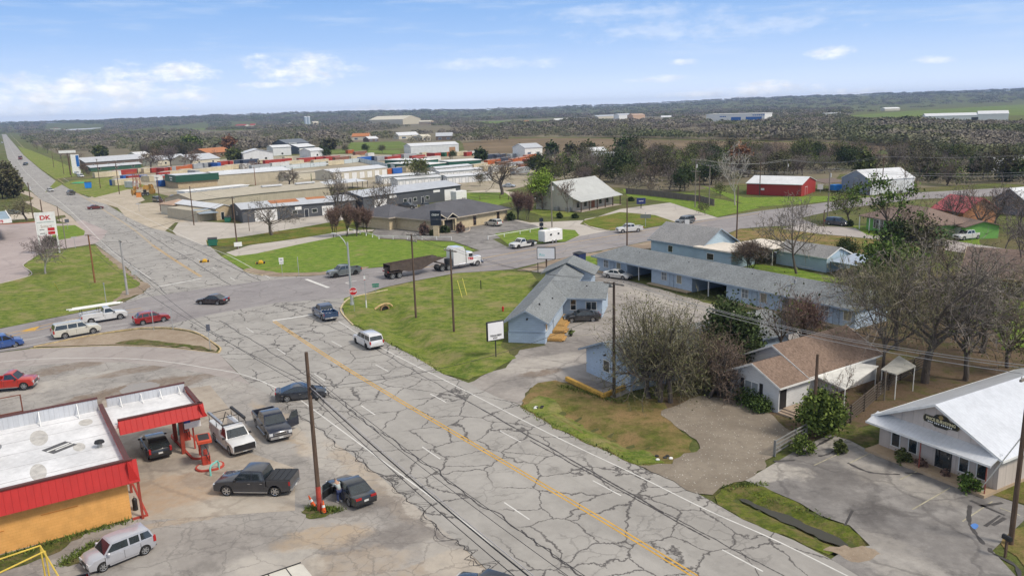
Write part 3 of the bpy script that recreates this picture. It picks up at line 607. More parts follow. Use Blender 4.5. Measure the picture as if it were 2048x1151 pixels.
for k, pts in enumerate([[(1630,893),(1650,882),(1668,872),(1672,884),(1690,884)][:3],[(1695,925),(1740,944),(1800,948)],[(1810,945),(1860,948)],[(1940,1010),(1938,1040),(1950,1065),(1968,1088)],[(1970,1052),(2000,1030)],[(1985,1050),(2010,1035)],[(1637,912),(1655,908),(1668,901)],[(1592,912),(1612,906)],[(1548,922),(1590,920)],[(1980,1095),(1985,1105),(2030,1130),(2040,1155)],[(1940,1000),(2010,1030)],[(1960,1012),(2005,1005)],[(1690,1050),(1705,1020)]]):
    ribbon('tar_patch', pts, .22, .017, SEAL, wig=.5)
for am, wd in ((.25,.06),(.6,.04),(1.,.03)): ribbon('broken_edge', [q for a,b in zip([(560,800),(598,829),(760,952),(912,1080)],[(598,829),(760,952),(912,1080),(1000,1162)]) for q in wander(a,b,am,22)[:-1]], wd, .0125, SEAL, px=False, wig=.6)
# far-left corner stains, blue handicap paint blotch
sheet('blue_paint_mark', [(1941,1050),(1950,1046),(1957,1051),(1950,1058)], .019, pm((.08,.20,.50),.7,key='bluepaint'), smooth_px=True)
# kerbs
def kerb(name, pts, w=.18, h=.13, mat=YELK, z0=0.): return ribbon(name, pts, w, h+z0, mat, th=h+.02)
kerb('kerb', [(67,694),(175,672),(275,657),(332,656),(375,661),(400,669),(425,685),(441,697),(437,706)], mat=pm((.50,.38,.20),.85,0,.35,2.,key='kerbfade'))
kerb('kerb', [(437,706),(325,694),(225,691),(112,695),(60,697)], .14, .05, mat=pm((.52,.42,.26),.85,0,.3,2.,key='kerbf2'))
sheet('traffic_island', [(70,694),(175,673),(275,659),(332,658),(375,663),(400,671),(425,687),(436,697),(432,703),(325,692),(225,689),(112,693)], .05, dirtm('isl', (.30,.235,.17), (.38,.31,.235), (.24,.17,.11), .8, .3, .5))
sheet('island_grass', [(225,688),(280,678),(330,684),(370,688),(430,702),(325,691)], .07, WEED, smooth_px=True)
kerb('kerb', [(775,580),(720,591),(697,598),(684,612),(682,622),(690,634),(706,650)], mat=pm((.55,.45,.28),.85,0,.3,2.,key='kerbf3'))
kerb('kerb', [(487,541),(500,546),(525,551)], mat=pm((.55,.45,.28),.85,0,.3,2.,key='kerbf3'))
kerb('kerb', [(0,567),(55,553),(63,545),(46,531),(60,520)], .15, .12, mat=pm((.5,.45,.40),.85,key='kgrey'))
kerb('kerb', [(-40,450),(0,449),(60,445),(85,442)], .3, .14, mat=pm((.42,.10,.06),.8,key='kred'))
kerb('kerb', [(1220,461),(1190,458),(1168,447)], mat=pm((.5,.43,.34),.85,key='kgrey2'))
kerb('kerb', [(838,457),(850,466),(880,468),(930,464),(940,458),(935,450)], .2, .15, mat=pm((.5,.42,.34),.85,key='kgrey3'))
# ============================================================ VEHICLES
# style: L length, W width, H height, wb wheelbase, fo front overhang, r wheel radius, gc clearance, hood z, belt z, deck z
# wsb/wst windscreen base and top x (from the nose), rt/rb rear glass top and base x, bed start
STY = {
 'sedan': dict(L=4.75,W=1.84,H=1.45,wb=2.78,fo=.92,r=.33,gc=.22,hood=.80,belt=.92,deck=1.02,wsb=1.35,wst=2.12,rt=3.35,rb=4.20,nose=.62),
 'coupe': dict(L=4.85,W=1.87,H=1.42,wb=2.8,fo=.95,r=.34,gc=.2,hood=.80,belt=.93,deck=1.08,wsb=1.35,wst=2.2,rt=3.2,rb=4.45,nose=.6),
 'hatch': dict(L=4.12,W=1.79,H=1.62,wb=2.55,fo=.82,r=.33,gc=.24,hood=.98,belt=1.02,deck=1.05,wsb=.95,wst=1.50,rt=3.82,rb=4.05,nose=.75),
 'suv':   dict(L=4.75,W=1.88,H=1.72,wb=2.72,fo=.92,r=.36,gc=.28,hood=1.02,belt=1.10,deck=1.12,wsb=1.30,wst=1.95,rt=4.25,rb=4.62,nose=.8),
 'cross': dict(L=4.55,W=1.85,H=1.62,wb=2.68,fo=.92,r=.35,gc=.26,hood=.95,belt=1.03,deck=1.08,wsb=1.2,wst=1.95,rt=3.75,rb=4.38,nose=.75),
 'bigsuv':dict(L=5.6,W=2.02,H=1.92,wb=3.3,fo=1.02,r=.40,gc=.30,hood=1.14,belt=1.20,deck=1.2,wsb=1.45,wst=2.08,rt=5.25,rb=5.5,nose=.9),
 'van':   dict(L=5.1,W=1.95,H=1.75,wb=3.03,fo=1.0,r=.34,gc=.22,hood=.98,belt=1.05,deck=1.1,wsb=.95,wst=1.85,rt=4.75,rb=5.02,nose=.7),
 'cargo': dict(L=5.7,W=2.02,H=2.08,wb=3.5,fo=.95,r=.38,gc=.28,hood=1.15,belt=1.22,deck=1.2,wsb=1.0,wst=1.6,rt=5.55,rb=5.66,nose=.95),
 'pickup':dict(L=5.85,W=2.03,H=1.93,wb=3.65,fo=.98,r=.42,gc=.36,hood=1.18,belt=1.24,deck=1.28,wsb=1.50,wst=2.15,rt=3.72,rb=3.92,bed=4.0,nose=.98),
 'regcab':dict(L=5.85,W=2.03,H=1.93,wb=3.7,fo=.98,r=.41,gc=.36,hood=1.16,belt=1.22,deck=1.25,wsb=1.45,wst=2.05,rt=2.85,rb=3.0,bed=3.08,nose=.98),
}
SHARE = {}
def wheel_mesh(r, wd, det, rim):
    k = ('wh', r, wd, det, rim.name)
    if k in SHARE: return SHARE[k]
    n = 22 if det else 12; V=[]; F=[]
    prof = [(.69,-wd/2),(.92,-wd/2),(1.,-wd/2+.03),(1.,wd/2-.03),(.92,wd/2),(.69,wd/2)]
    for q, y in prof: V += [(q*r*cos(2*pi*i/n), y, q*r*sin(2*pi*i/n)) for i in range(n)]
    for j in range(5): F += [(j*n+i, j*n+(i+1)%n, (j+1)*n+(i+1)%n, (j+1)*n+i) for i in range(n)]
    ty = mesh_obj('tyre', V, F, RUBBER, None, 35)
    m = MB()
    if det:
        m.cyl((0,-wd*.38,0),(0,wd*.38,0), r*.30, n=12)
        V=[]; F=[]
        for q, y in ((.70,-wd/2+.005),(.62,-wd/2+.015),(.62,wd/2-.015),(.70,wd/2-.005)): V += [(q*r*cos(2*pi*i/n), y, q*r*sin(2*pi*i/n)) for i in range(n)]
        for j in range(3): F += [(j*n+i, (j+1)*n+i, (j+1)*n+(i+1)%n, j*n+(i+1)%n) for i in range(n)]
        m.add(V, F)
        for k2 in range(6):
            a = k2*pi/3; s0 = len(m.v); m.box(.1*r, .66*r, -wd*.47, wd*.47, -.095*r, .095*r)
            m.xf(Matrix.Rotation(a, 4, 'Y'), s0)
    else: m.cyl((0,-wd*.47,0),(0,wd*.47,0), r*.62, n=12)
    ri = m.build('rim', rim, None)
    hb = MB().cyl((0,-wd*.2,0),(0,wd*.2,0), r*.62, n=14).build('hub', DARK, None) if det else None
    SHARE[k] = (ty.data, ri.data, hb.data if hb else None)
    for o in (ty, ri, hb):
        if o: bpy.data.objects.remove(o)
    return SHARE[k]
def put_wheel(t, x, y, r, wd, det, rim=None, name='wheel', z=None):
    rim = rim or RIM; ty, ri, hb = wheel_mesh(r, wd, det, rim)
    w = bpy.data.objects.new(name, ty); COL.objects.link(w); w.parent = t; w.location = (x, y, r if z is None else z)
    for nm, d in (('rim', ri), ('hub', hb)):
        if d:
            q = bpy.data.objects.new(nm, d); COL.objects.link(q); q.parent = w
    return w
HL = pm((.62,.64,.66), .15, .2, .1, key='headl'); TL = pm((.38,.02,.02), .25, 0, .1, key='taill'); PLATE = pm((.62,.62,.6), .5, key='plate'); AMB = pm((.55,.2,.03), .3, key='amber')
def body_loft(prof, W, taper, ins=.06, rnd=.12):
    """prof: list of (x,z,kind) kind 't' top side (shoulder rolls in), 'b' bottom/arch. returns verts, faces"""
    n = len(prof); xs = [p[0] for p in prof]; xm = (min(xs)+max(xs))/2; hl = (max(xs)-min(xs))/2
    def yw(x, w): return w*(1-taper*abs((x-xm)/hl)**4)
    layers = []
    for s in (-1, 1):
        A = []; B = []
        for x, z, k in prof:
            if k == 't': xx = x-(.10 if x > xm+hl*.9 else (-.10 if x < xm-hl*.9 else 0)); A.append((xx, s*yw(x, W/2), z-ins)); B.append((x, s*yw(x, W/2-rnd), z))
            else: A.append((x, s*yw(x, W/2-(.03 if z < .35 else 0)), z)); B.append((x, s*yw(x, W/2-rnd), z))
        layers.append((A, B))
    V = layers[0][0]+layers[0][1]+layers[1][1]+layers[1][0]; F = [tuple(range(n)), tuple(range(4*n-1, 3*n-1, -1))]
    for j in range(3): F += [(j*n+i, (j+1)*n+i, (j+1)*n+(i+1)%n, j*n+(i+1)%n) for i in range(n)]
    return V, F
def car(name, label, cat, style, color, pos, rz, det=True, group=None, rim=None, opn=None, bed='open', cover=None, scale=1., rails=False, plate=True, loc_z=0., metallic=.25, door_parts=True):
    S = STY[style]; L, W, H, wb, fo, r, gc = (S[k] for k in ('L','W','H','wb','fo','r','gc'))
    hood, belt, deck, nose = S['hood'], S['belt'], S['deck'], S['nose']; X0 = L/2
    P = paint(color, metallic) if not isinstance(color, bpy.types.Material) else color
    t = thing(name, label, cat, (pos[0], pos[1], loc_z), rz, group); t.scale = (scale,)*3
    fx, rx = X0-fo, X0-fo-wb; ra = r*1.16; pick = 'bed' in S
    # --- body
    prof = []
    def arc(cx):
        k = 9 if det else 5
        return [(cx+ra*cos(a), max(gc, r+ra*sin(a)), 'b') for a in [pi*(i/k) for i in range(k+1)]]
    top = [(X0-.04, gc+.06,'b'), (X0, gc+.22,'b'), (X0-.01, nose-.1,'b'), (X0-.10, nose+.04,'t'), (X0-.30, hood-.05,'t'), (X0-S['wsb']+.1, belt-.01,'t')]
    if pick:
        xb = X0-S['bed']; top += [(xb+.02, deck-.04,'t')]
        rear = [(xb+.02, .80,'b'), (-X0+.1, .80,'b'), (-X0+.1, gc+.12,'b')]
    else:
        xb = -X0+.1; xr = X0-S['rb']
        rear = [(xr+.1, belt+.02,'t'), (xr-.02, deck-.02,'t'), (-X0+.07, deck-.06,'t'), (-X0, deck-.25,'b'), (-X0+.0, gc+.3,'b'), (-X0+.06, gc+.10,'b')]
    bot = [(rx-ra, gc+.02,'b')]+[p for p in reversed(arc(rx))]+[(rx+ra, gc,'b'), (fx-ra, gc,'b')]+[p for p in reversed(arc(fx))]+[(fx+ra, gc+.02,'b')]
    prof = top+rear+bot
    V, F = body_loft(prof, W, .10 if not pick else .05)
    b = mesh_obj('body', V, F, P, t, 32)
    bx('underbody', DARK, t, -X0+.3, X0-.3, -W/2+.16, W/2-.16, gc-.05, r+ra+.02 if not pick else .78)
    # --- bed
    if pick and bed:
        lip = deck+.02; m = MB()
        for s in (-1, 1):
            y0, y1 = (W/2-.13, W/2-.02) if s > 0 else (-W/2+.02, -W/2+.13)
            m.bbox(-X0+.08, xb-.02, y0, y1, .79, lip, .03)
        m.box(-X0+.02, -X0+.10, -W/2+.05, W/2-.05, .62, lip)      # tailgate
        m.box(xb-.09, xb-.02, -W/2+.1, W/2-.1, .79, lip-.02)
        m.build('truck_bed', P, t, 30)
        bx('bed_liner', BLACK, t, -X0+.11, xb-.10, -W/2+.135, W/2-.135, .79, .83)
        if cover:
            c = MB(); n = 4; l0 = -X0+.04; dl = (xb-.03-l0)/n
            for i in range(n): c.bbox(l0+i*dl+.012, l0+(i+1)*dl-.012, -W/2+.06, W/2-.06, lip+.005, lip+.05, .02)
            c.build('bed_cover', BLACK, t)
    # --- cabin
    wsb, wst, rt, rb = (X0-S[k] for k in ('wsb','wst','rt','rb'))
    zb = belt-.03; yb, yt = W/2-.07, W/2-.24
    if style in ('cargo','bigsuv','van'): yt = W/2-.17
    def yz(z): return yb+(yt-yb)*(z-zb)/(H-zb)
    hc = [(wsb, zb), (wst, H-.07), (wst-.16, H-.02), ((wst+rt)/2, H), (rt+.12, H-.03), (rt, H-.07), (rb, zb)]
    n = len(hc); V = [(x, -yz(z), z) for x, z in hc]+[(x, -yz(z)+.07, z+(.015 if 1<i<n-2 else 0)) for i,(x,z) in enumerate(hc)]
    V += [(x, -y, z) for x, y, z in reversed(V[n:])]; V = V[:2*n]+[(x, -y, z) for x, y, z in V[n:2*n]]+[(x, -y, z) for x, y, z in V[:n]]
    F = [tuple(range(n)), tuple(range(4*n-1,3*n-1,-1))]
    for j in range(3): F += [(j*n+i, (j+1)*n+i, (j+1)*n+(i+1)%n, j*n+(i+1)%n) for i in range(n-1)]
    c = mesh_obj('cabin', V, F, P, t, 35)
    e = .008
    # glass: windscreen, rear window, side windows
    def across(name, xa, za, xb_, zb_, k0=.04, k1=.1, sgn=1):
        a = Vector((xa,0,za)); b2 = Vector((xb_,0,zb_)); p0 = a.lerp(b2, k0); p1 = a.lerp(b2, 1-k1)
        nrm = Vector((abs(zb_-za), 0, abs(xb_-xa))).normalized(); nrm.x *= sgn; o = nrm*e
        y0, y1 = yz(p0.z)-.07, yz(p1.z)-.07
        q = [(p0+o), (p0+o), (p1+o), (p1+o)]; vs = [(q[0].x,-y0,q[0].z),(q[1].x,y0,q[1].z),(q[2].x,y1,q[2].z),(q[3].x,-y1,q[3].z)]
        if sgn < 0: vs = vs[::-1]
        return MB().slab(vs, .012).build(name, GLASS, t)
    across('windscreen', wsb, zb, wst, H-.07)
    across('rear_window', rb, zb, rt, H-.07, .12 if not pick else .15, .12, -1)
    z0, z1 = belt+.045, H-.13
    def xw(z, lo, hi, za=zb, zt=H-.07): return lo+(hi-lo)*(z-za)/(zt-za)
    fl, fh = wsb-.16, wst-.10; rl, rh = rb+.12, rt+.10
    if pick:  cuts = [rl+.02, (wst+rt)/2+.02, fl] if style=='pickup' else [rl, fl]
    elif style in ('sedan','coupe'): cuts = [rl+.35, (wst+rt)/2+.02, fl]
    elif style in ('bigsuv','van','cargo'): cuts = [rl, rl+(fl-rl)*.40, rl+(fl-rl)*.70, fl]
    else: cuts = [rl, rl+.75, (wst+rt)/2+.18, fl]
    for s in (-1, 1):
        for i in range(len(cuts)-1):
            if style == 'cargo' and i < 1: continue
            a, b_ = cuts[i]+(.05 if i else 0), cuts[i+1]-(.05 if i < len(cuts)-2 else 0)
            lo0 = a; lo1 = max(a, xw(z1, rl, rh)) if i == 0 else a
            hi0 = b_; hi1 = min(b_, xw(z1, fl, fh)) if i == len(cuts)-2 else b_
            zz = [(lo0, z0), (hi0, z0), (hi1, z1), (lo1, z1)]
            vs = [(x, -(yz(z)+e), z) for x, z in zz]
            if s > 0: vs = [(x, -y, z) for x, y, z in reversed(vs)]
            MB().slab(vs, .012).build('side_window', GLASS, t)
    # --- lights, grille, bumpers
    tz = deck-.25 if not pick else 1.02
    for s in (-1, 1):
        y = s*(W/2-.30)
        bx('headlight', HL, t, X0-.16, X0-.005, y-.20, y+.20, nose-.15, nose-.01) if not pick else bx('headlight', HL, t, X0-.14, X0+.012, s*(W/2-.20)-.15, s*(W/2-.20)+.15, nose-.26, nose-.03)
        if style in ('suv','bigsuv','hatch','van','cargo','cross'): bx('tail_light', TL, t, -X0-.01, -X0+.16, s*(W/2-.13)-.08, s*(W/2-.13)+.08, tz-.12, tz+.28)
        elif pick: bx('tail_light', TL, t, -X0+.03, -X0+.16, s*(W/2-.07)-.065, s*(W/2-.07)+.065, .90, 1.20)
        else: bx('tail_light', TL, t, -X0-.012, -X0+.12, s*(W/2-.34)-.22, s*(W/2-.34)+.22, deck-.26, deck-.10)
        if det:
            m = MB().bbox(wsb-.32, wsb-.14, s*(W/2+.10)-.10, s*(W/2+.10)+.10, belt-.01, belt+.14, .03); m.build('wing_mirror', P if not pick else BLACK, t)
    if pick and det: [bx('grille_bar', CHROME, t, X0-.05, X0+.014, -W/2+.42, W/2-.42, z_, z_+.045) for z_ in (nose-.10, nose-.24)]
    bx('grille', BLACK, t, X0-.1, X0+.006, -W/2+.52, W/2-.52, nose-.28 if not pick else nose-.36, nose-.06)
    bm = CHROME if pick else BLACK
    bx('front_bumper', bm if pick else BLACK, t, X0-.12, X0+(.05 if pick else .01), -W/2+.12, W/2-.12, gc+.05, gc+(.27 if pick else .16))
    bx('rear_bumper', bm if pick else BLACK, t, -X0-(.06 if pick else .01), -X0+.08, -W/2+.12, W/2-.12, gc+.10, gc+(.28 if pick else .2))
    if plate and det:
        bx('number_plate', PLATE, t, -X0-(.075 if pick else .02), -X0, -.17, .17, (gc+.13) if pick else deck-.46, (gc+.27) if pick else deck-.32)
        bx('number_plate', PLATE, t, X0-.02, X0+(.06 if pick else .02), -.17, .17, gc+.08, gc+.2)
    # --- doors with handles
    if det and door_parts:
        dc = ([rl-.02, (wst+rt)/2+.02, wsb-.05] if not (style=='regcab') else [rl-.02, wsb-.05]) if style not in ('bigsuv','van','cargo','hatch','suv','cross') else [max(rx+ra*.6, rl+(fl-rl)*.28), rl+(fl-rl)*.64, wsb-.02]
        for s in (-1, 1):
            for xx in dc: bx('door_seam', BLACK, t, xx-.011, xx+.011, *sorted((s*(W/2-.03), s*(W/2+.002))), gc+.16, belt-.11)
            if pick: bx('side_step', CHROME, t, rx+ra+.05, fx-ra-.1, *sorted((s*(W/2-.1), s*(W/2+.06))), gc-.02, gc+.04)
            for i in range(len(dc)-1):
                x0, x1 = dc[i]+.012, dc[i+1]-.012
                if opn == ('left' if s > 0 else 'right') and i == len(dc)-2:
                    # swung-open front door, hinged at its front edge
                    dr = MB().bbox(-(x1-x0), 0, -.045, .045, gc+.12, belt-.02, .02)
                    dr.add([(-(x1-x0)+.04,-.02,belt-.02),(-.35,-.02,belt-.02),(-(x1-x0)+.15,-.02,H-.1),(-.75,-.02,H-.1)], [])
                    k = len(dr.v)-4; fr_ = [(-(x1-x0)+.06,belt-.03),(-(x1-x0)+.10,H-.10),(-.60,H-.10),(-.08,belt-.03)]
                    for (ax,az_),(bx_,bz_) in zip(fr_[:3], fr_[1:]): dr.cyl((ax,0,az_),(bx_,0,bz_),.028,n=5)
                    d = dr.build('open_door', P, t); d.location = (x1, s*(W/2-.02), 0); d.rotation_euler = (0,0,-s*radians(62))
                    g = MB().slab([(-(x1-x0)+.09,0,belt-.03),(-.14,0,belt-.03),(-.62,0,H-.12),(-(x1-x0)+.12,0,H-.12)], .012).build('door_window', GLASS, d)
                    bx('door_trim', BLACK, d, -(x1-x0)+.06, -.06, (-.075 if s>0 else .046), (-.046 if s>0 else .075), gc+.2, belt-.06)
                    op = MB().box(x0, x1, s*(W/2+.004)-.012, s*(W/2+.004)+.012, gc+.14, belt-.08); op.build('doorway_shade_panel', BLACK, t)  # closed black panel painted as the shaded cabin behind the open door
                    continue
                lo = gc+.14; hi_ = belt-.115
                if x0 < rx+ra and not pick: pr = [(max(x0,rx+ra*.72), r+ra*.72), (rx+ra*.98, lo), (x1, lo), (x1, hi_), (x0, hi_)]
                else: pr = [(x0, lo), (x1, lo), (x1, hi_), (x0, hi_)]
                pr = [p for i2, p in enumerate(pr) if p != pr[i2-1]]
                y0, y1 = sorted((s*(W/2-.02), s*(W/2+.008)))
                d = MB().exy(pr, y0, y1).build('door', P, t)
                hy = sorted((s*(W/2+.008), s*(W/2+.03)))
                bx('handle', CHROME if sum(color[:3])<.5 else P, d, x0+.06, x0+.24, hy[0], hy[1], hi_-.12, hi_-.08)
    if rails:
        m = MB()
        for s in (-1, 1): m.tube([(wst-.3, s*(yt-.06), H-.01),(wst-.4, s*(yt-.06), H+.05),(rt+.3, s*(yt-.06), H+.05),(rt+.2, s*(yt-.06), H-.01)], .022, 5)
        m.build('roof_rails', BLACK if rails == 'b' else CHROME, t)
    wd = .25 if pick or style=='bigsuv' else .215
    for x in (fx, rx):
        for s in (-1, 1): put_wheel(t, x, s*(W/2-wd/2-.015), r, wd, det, rim)
    t['len'] = L
    del t['len']
    return t
def at_wheels(pa, pb, side, style, scale=1.):
    """ground pixels of the visible front (pa) and rear (pb) tyre contacts and which side shows; returns centre, heading"""
    S = STY[style]; a, b = G(*pa), G(*pb); d = (a-b); ang = atan2(d.y, d.x); d.normalize(); left = Vector((-d.y, d.x))
    mid = (a+b)/2; off_ = S['W']*scale/2-.1; mid = mid-left*off_ if side == 'l' else mid+left*off_
    cx = S['L']/2-S['fo']-S['wb']/2   # wheelbase centre relative to body centre
    return mid-d*cx*scale, ang
# ============================================================ BUILDINGS
def bframe(name, label, cat, A, B, z=0., ang=None, group=None):
    """frame at ground pixel A, x axis towards ground pixel B, y axis away from the viewer"""
    a, b = G(*A, z), G(*B, z); d = b-a; an = atan2(d.y, d.x) if ang is None else ang
    t = thing(name, label, cat, (a.x, a.y, 0), an, group); return t, d.length
def gable(t, w, d, h, rise, wall, roof, axis='x', ov=.4, th=.14, x0=0., y0=0., trim=None, name='wall', rname='roof', wall_only=False, roof_only=False, eave_drop=0.):
    x1, y1 = x0+w, y0+d
    if not roof_only:
        if axis == 'x':
            MB().exx([(y0,0),(y1,0),(y1,h),((y0+y1)/2,h+rise),(y0,h)], x0, x1).build(name, wall, t)
        else:
            MB().exy([(x0,0),(x1,0),(x1,h),((x0+x1)/2,h+rise),(x0,h)], y0, y1).build(name, wall, t)
    if wall_only: return
    m = MB(); o = ov; e = .02
    if axis == 'x':
        ym = (y0+y1)/2; k = rise/(d/2); zl = h-o*k+e; zr = h+rise+e
        m.exx([(y0-o,zl),(ym,zr),(y1+o,zl),(y1+o,zl+th),(ym,zr+th),(y0-o,zl+th)], x0-ov, x1+ov)
    else:
        xm = (x0+x1)/2; k = rise/(w/2); zl = h-o*k+e; zr = h+rise+e
        m.exy([(x0-o,zl),(xm,zr),(x1+o,zl),(x1+o,zl+th),(xm,zr+th),(x0-o,zl+th)], y0-ov, y1+ov)
    r = m.build(rname, roof, t)
    if trim:
        f = MB(); tt = .16
        if axis == 'x':
            for xx in (x0-ov-.03, x1+ov): f.exx([(y0-o,zl-.03),(ym,zr-.03),(y1+o,zl-.03),(y1+o,zl+th+.02),(ym,zr+th+.02),(y0-o,zl+th+.02)], xx, xx+.03)
            for yy in (y0-o-.03, y1+o): f.box(x0-ov, x1+ov, yy, yy+.03, zl-.03, zl+th+.01)
        else:
            for yy in (y0-ov-.03, y1+ov): f.exy([(x0-o,zl-.03),(xm,zr-.03),(x1+o,zl-.03),(x1+o,zl+th+.02),(xm,zr+th+.02),(x0-o,zl+th+.02)], yy, yy+.03)
            for xx in (x0-o-.03, x1+o): f.box(xx, xx+.03, y0-ov, y1+ov, zl-.03, zl+th+.01)
        f.build('roof_trim', trim, t)
    return r
def hip(t, w, d, h, rise, wall, roof, ov=.6, x0=0., y0=0., trim=None, flare=0.):
    bx('wall', wall, t, x0, x0+w, y0, y0+d, 0, h)
    X0, X1, Y0, Y1 = x0-ov, x0+w+ov, y0-ov, y0+d+ov; z = h-.02; th = .16
    if w >= d: r0, r1 = (X0+(Y1-Y0)/2, (Y0+Y1)/2), (X1-(Y1-Y0)/2, (Y0+Y1)/2)
    else: r0, r1 = ((X0+X1)/2, Y0+(X1-X0)/2), ((X0+X1)/2, Y1-(X1-X0)/2)
    zt = h+rise
    V = [(X0,Y0,z),(X1,Y0,z),(X1,Y1,z),(X0,Y1,z),(X0,Y0,z+th),(X1,Y0,z+th),(X1,Y1,z+th),(X0,Y1,z+th),(*r0,zt),(*r1,zt)]
    F = [(3,2,1,0),(0,1,5,4),(1,2,6,5),(2,3,7,6),(3,0,4,7)]
    F += [(4,5,9,8),(5,6,9),(6,7,8,9),(7,4,8)] if w >= d else [(4,5,8),(5,6,9,8),(6,7,9),(7,4,8,9)]
    r = mesh_obj('roof', V, F, roof, t)
    if trim: MB().box(X0-.02,X1+.02,Y0-.04,Y0-.005,z-.1,z+th).box(X0-.02,X1+.02,Y1+.005,Y1+.04,z-.1,z+th).box(X0-.04,X0-.005,Y0,Y1,z-.1,z+th).box(X1+.005,X1+.04,Y0,Y1,z-.1,z+th).build('fascia', trim, t)
    return r
FACE = {}
def opening(t, face, u, z, w, h, kind='window', W=None, D=None, frame=None, pane=None, bars=(1,1), o=.0):
    """window / door / roller door set 3 cm proud of face: 'f' front (y=0), 'b' back (y=D), 'l' (x=0), 'r' (x=W); u = centre along the face"""
    frame = frame or WHITE; pane = pane or GLASS
    g = thing if 0 else None
    def B(m, a0, a1, dep0, dep1, z0, z1):
        if face == 'f': m.box(a0, a1, -dep1-o, -dep0-o, z0, z1)
        elif face == 'b': m.box(a0, a1, D+dep0+o, D+dep1+o, z0, z1)
        elif face == 'l': m.box(-dep1-o, -dep0-o, a0, a1, z0, z1)
        else: m.box(W+dep0+o, W+dep1+o, a0, a1, z0, z1)
    m = MB(); fw = .07 if w < 2.2 else .1
    B(m, u-w/2, u-w/2+fw, -.02, .05, z, z+h); B(m, u+w/2-fw, u+w/2, -.02, .05, z, z+h)
    B(m, u-w/2+fw, u+w/2-fw, -.02, .05, z+h-fw, z+h)
    if kind == 'window': B(m, u-w/2-.04, u+w/2+.04, -.02, .08, z-fw*.6, z+.01)
    if kind == 'window':
        for i in range(1, bars[0]): x = u-w/2+w*i/bars[0]; B(m, x-.025, x+.025, .0, .045, z+.01, z+h-fw)
        for j in range(1, bars[1]): y = z+h*j/bars[1]; B(m, u-w/2+fw, u+w/2-fw, .0, .042, y-.025, y+.025)
    f = m.build({'window':'window','door':'door','roll':'roller_door','dark':'open_bay'}[kind], frame, t)
    p = MB(); B(p, u-w/2+fw, u+w/2-fw, -.01, .025, z+.01, z+h-fw)
    p.build({'window':'pane','door':'door_leaf','roll':'door_leaf','dark':'bay_shade_panel'}[kind], pane, f)  # an open bay gets a flat dark panel coloured as its inside shade
    if kind == 'door':
        k = MB(); B(k, u+w/2-fw-.16, u+w/2-fw-.09, .025, .07, z+h*.45, z+h*.49); k.build('handle', CHROME, f)
    return f
ROLLD = ribbed((.78,.78,.77), 'z', .25, .5, 0., .25); DKDOOR = pm((.03,.035,.045), .5, key='dkdoor')
# ------------------------------------------------------------ A  filling station shop + canopy
Zf = 4.3
ang = radians(33.5)
RED = (.46,.022,.018)
t, w_ = bframe('filling_station_shop', 'orange filling station shop with red ribbed mansard and flat white roof', 'shop', (264,1035), (264,1035), ang=ang+pi/2)
# local: x runs away from viewer along the forecourt side, y to the left (towards -x of the picture)
Dp, Wd = 13.2, 20.
ORG = brickm((.80,.42,.13),(.76,.39,.115),(.68,.33,.09),.4,.2,.35,.008)
bx('wall', ORG, t, 0, Dp, 0, Wd, 0, 3.35)
WR = pm((.68,.68,.69), .6, 0, .20, .28, key='roofwhite', bump=.2)
bx('flat_roof', WR, t, -.15, Dp-.1, -.1, Wd, 3.36, 3.95)
for x in (1.9,4.4,7.1,9.6,12.): bx('roof_seam', pm((.45,.45,.46),.7,0,.3,key='seam'), t, x, x+.06, -.0, Wd, 3.95, 3.962)
for x,y,a,b in ((2.5,5,1.6,.5),(5.6,2.2,.9,.4),(9.5,4.5,1.8,.6),(10.8,1.2,.8,.5)): MB().cyl((x,y,3.95),(x,y,3.955),1.,n=18).xf(Matrix.Translation((x,y,0))@Matrix.Diagonal((a,b,1,1))@Matrix.Translation((-x,-y,0))).build('ponding_stain', pm((.50,.48,.45),.7,0,.25,2.,key='pond'), t)
RIB = ribbed(RED, 'y', .42, .5, 0., .35); RIBX = ribbed(RED, 'x', .42, .5, 0., .35)
# near mansard (faces the viewer, x<0) and forecourt mansard (y<0)
MB().exy([(-.25,4.35),(-.75,2.85),(-.12,2.95),(-.12,4.30)], -.75, Wd).build('mansard', RIB, t)
bx('mansard_cap', pm((.10,.035,.03), .6, key='redcap'), t, -.36, -.05, -.5, Wd, 4.352, 4.45)
MB().exx([(-.20,4.34),(-.75,2.84),(-.10,2.94),(-.10,4.29)], -.70, Dp).build('mansard', RIBX, t)
bx('mansard_cap', MATS['redcap'], t, -.05, Dp, -.36, -.05, 4.352, 4.45)
PAR = ribbed((.55,.57,.60), 'y', .35, .5, .2, .4)
bx('parapet', PAR, t, Dp-.1, Dp+.1, 0, Wd, 3.3, 4.95); bx('parapet_cap', MATS['redcap'], t, Dp-.16, Dp+.16, -.05, Wd, 4.952, 5.05)
m = MB()
for y in (1.5, 4.2, 7, 9.8, 12.5): m.cyl((Dp-1.2,y,3.95),(Dp-.12,y,4.85),.05,n=5)
m.build('parapet_brace', WHITE, t)
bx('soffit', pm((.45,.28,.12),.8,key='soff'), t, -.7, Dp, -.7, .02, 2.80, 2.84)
m = MB(); [m.cb(x, -.62, 0, .16, .16, 2.82) for x in (-.55, 4., 8.5)]; m.build('porch_post', pm((.30,.05,.03),.6,key='dkred'), t)
m = MB()
for yy, z in ((4.2,1.9),(8.5,1.5),(12.5,1.2)): m.box(-.03,-.001,yy-1.1,yy+1.1,z,z+.05)
m.build('wall_crack', pm((.55,.22,.05),.9,key='crk'), t)
for u in (3.0, 6.0, 10.0): opening(t, 'f', u, .1 if u==6. else .8, 2.2, 2.3 if u==6. else 1.6, 'door' if u==6. else 'window', frame=DARK)
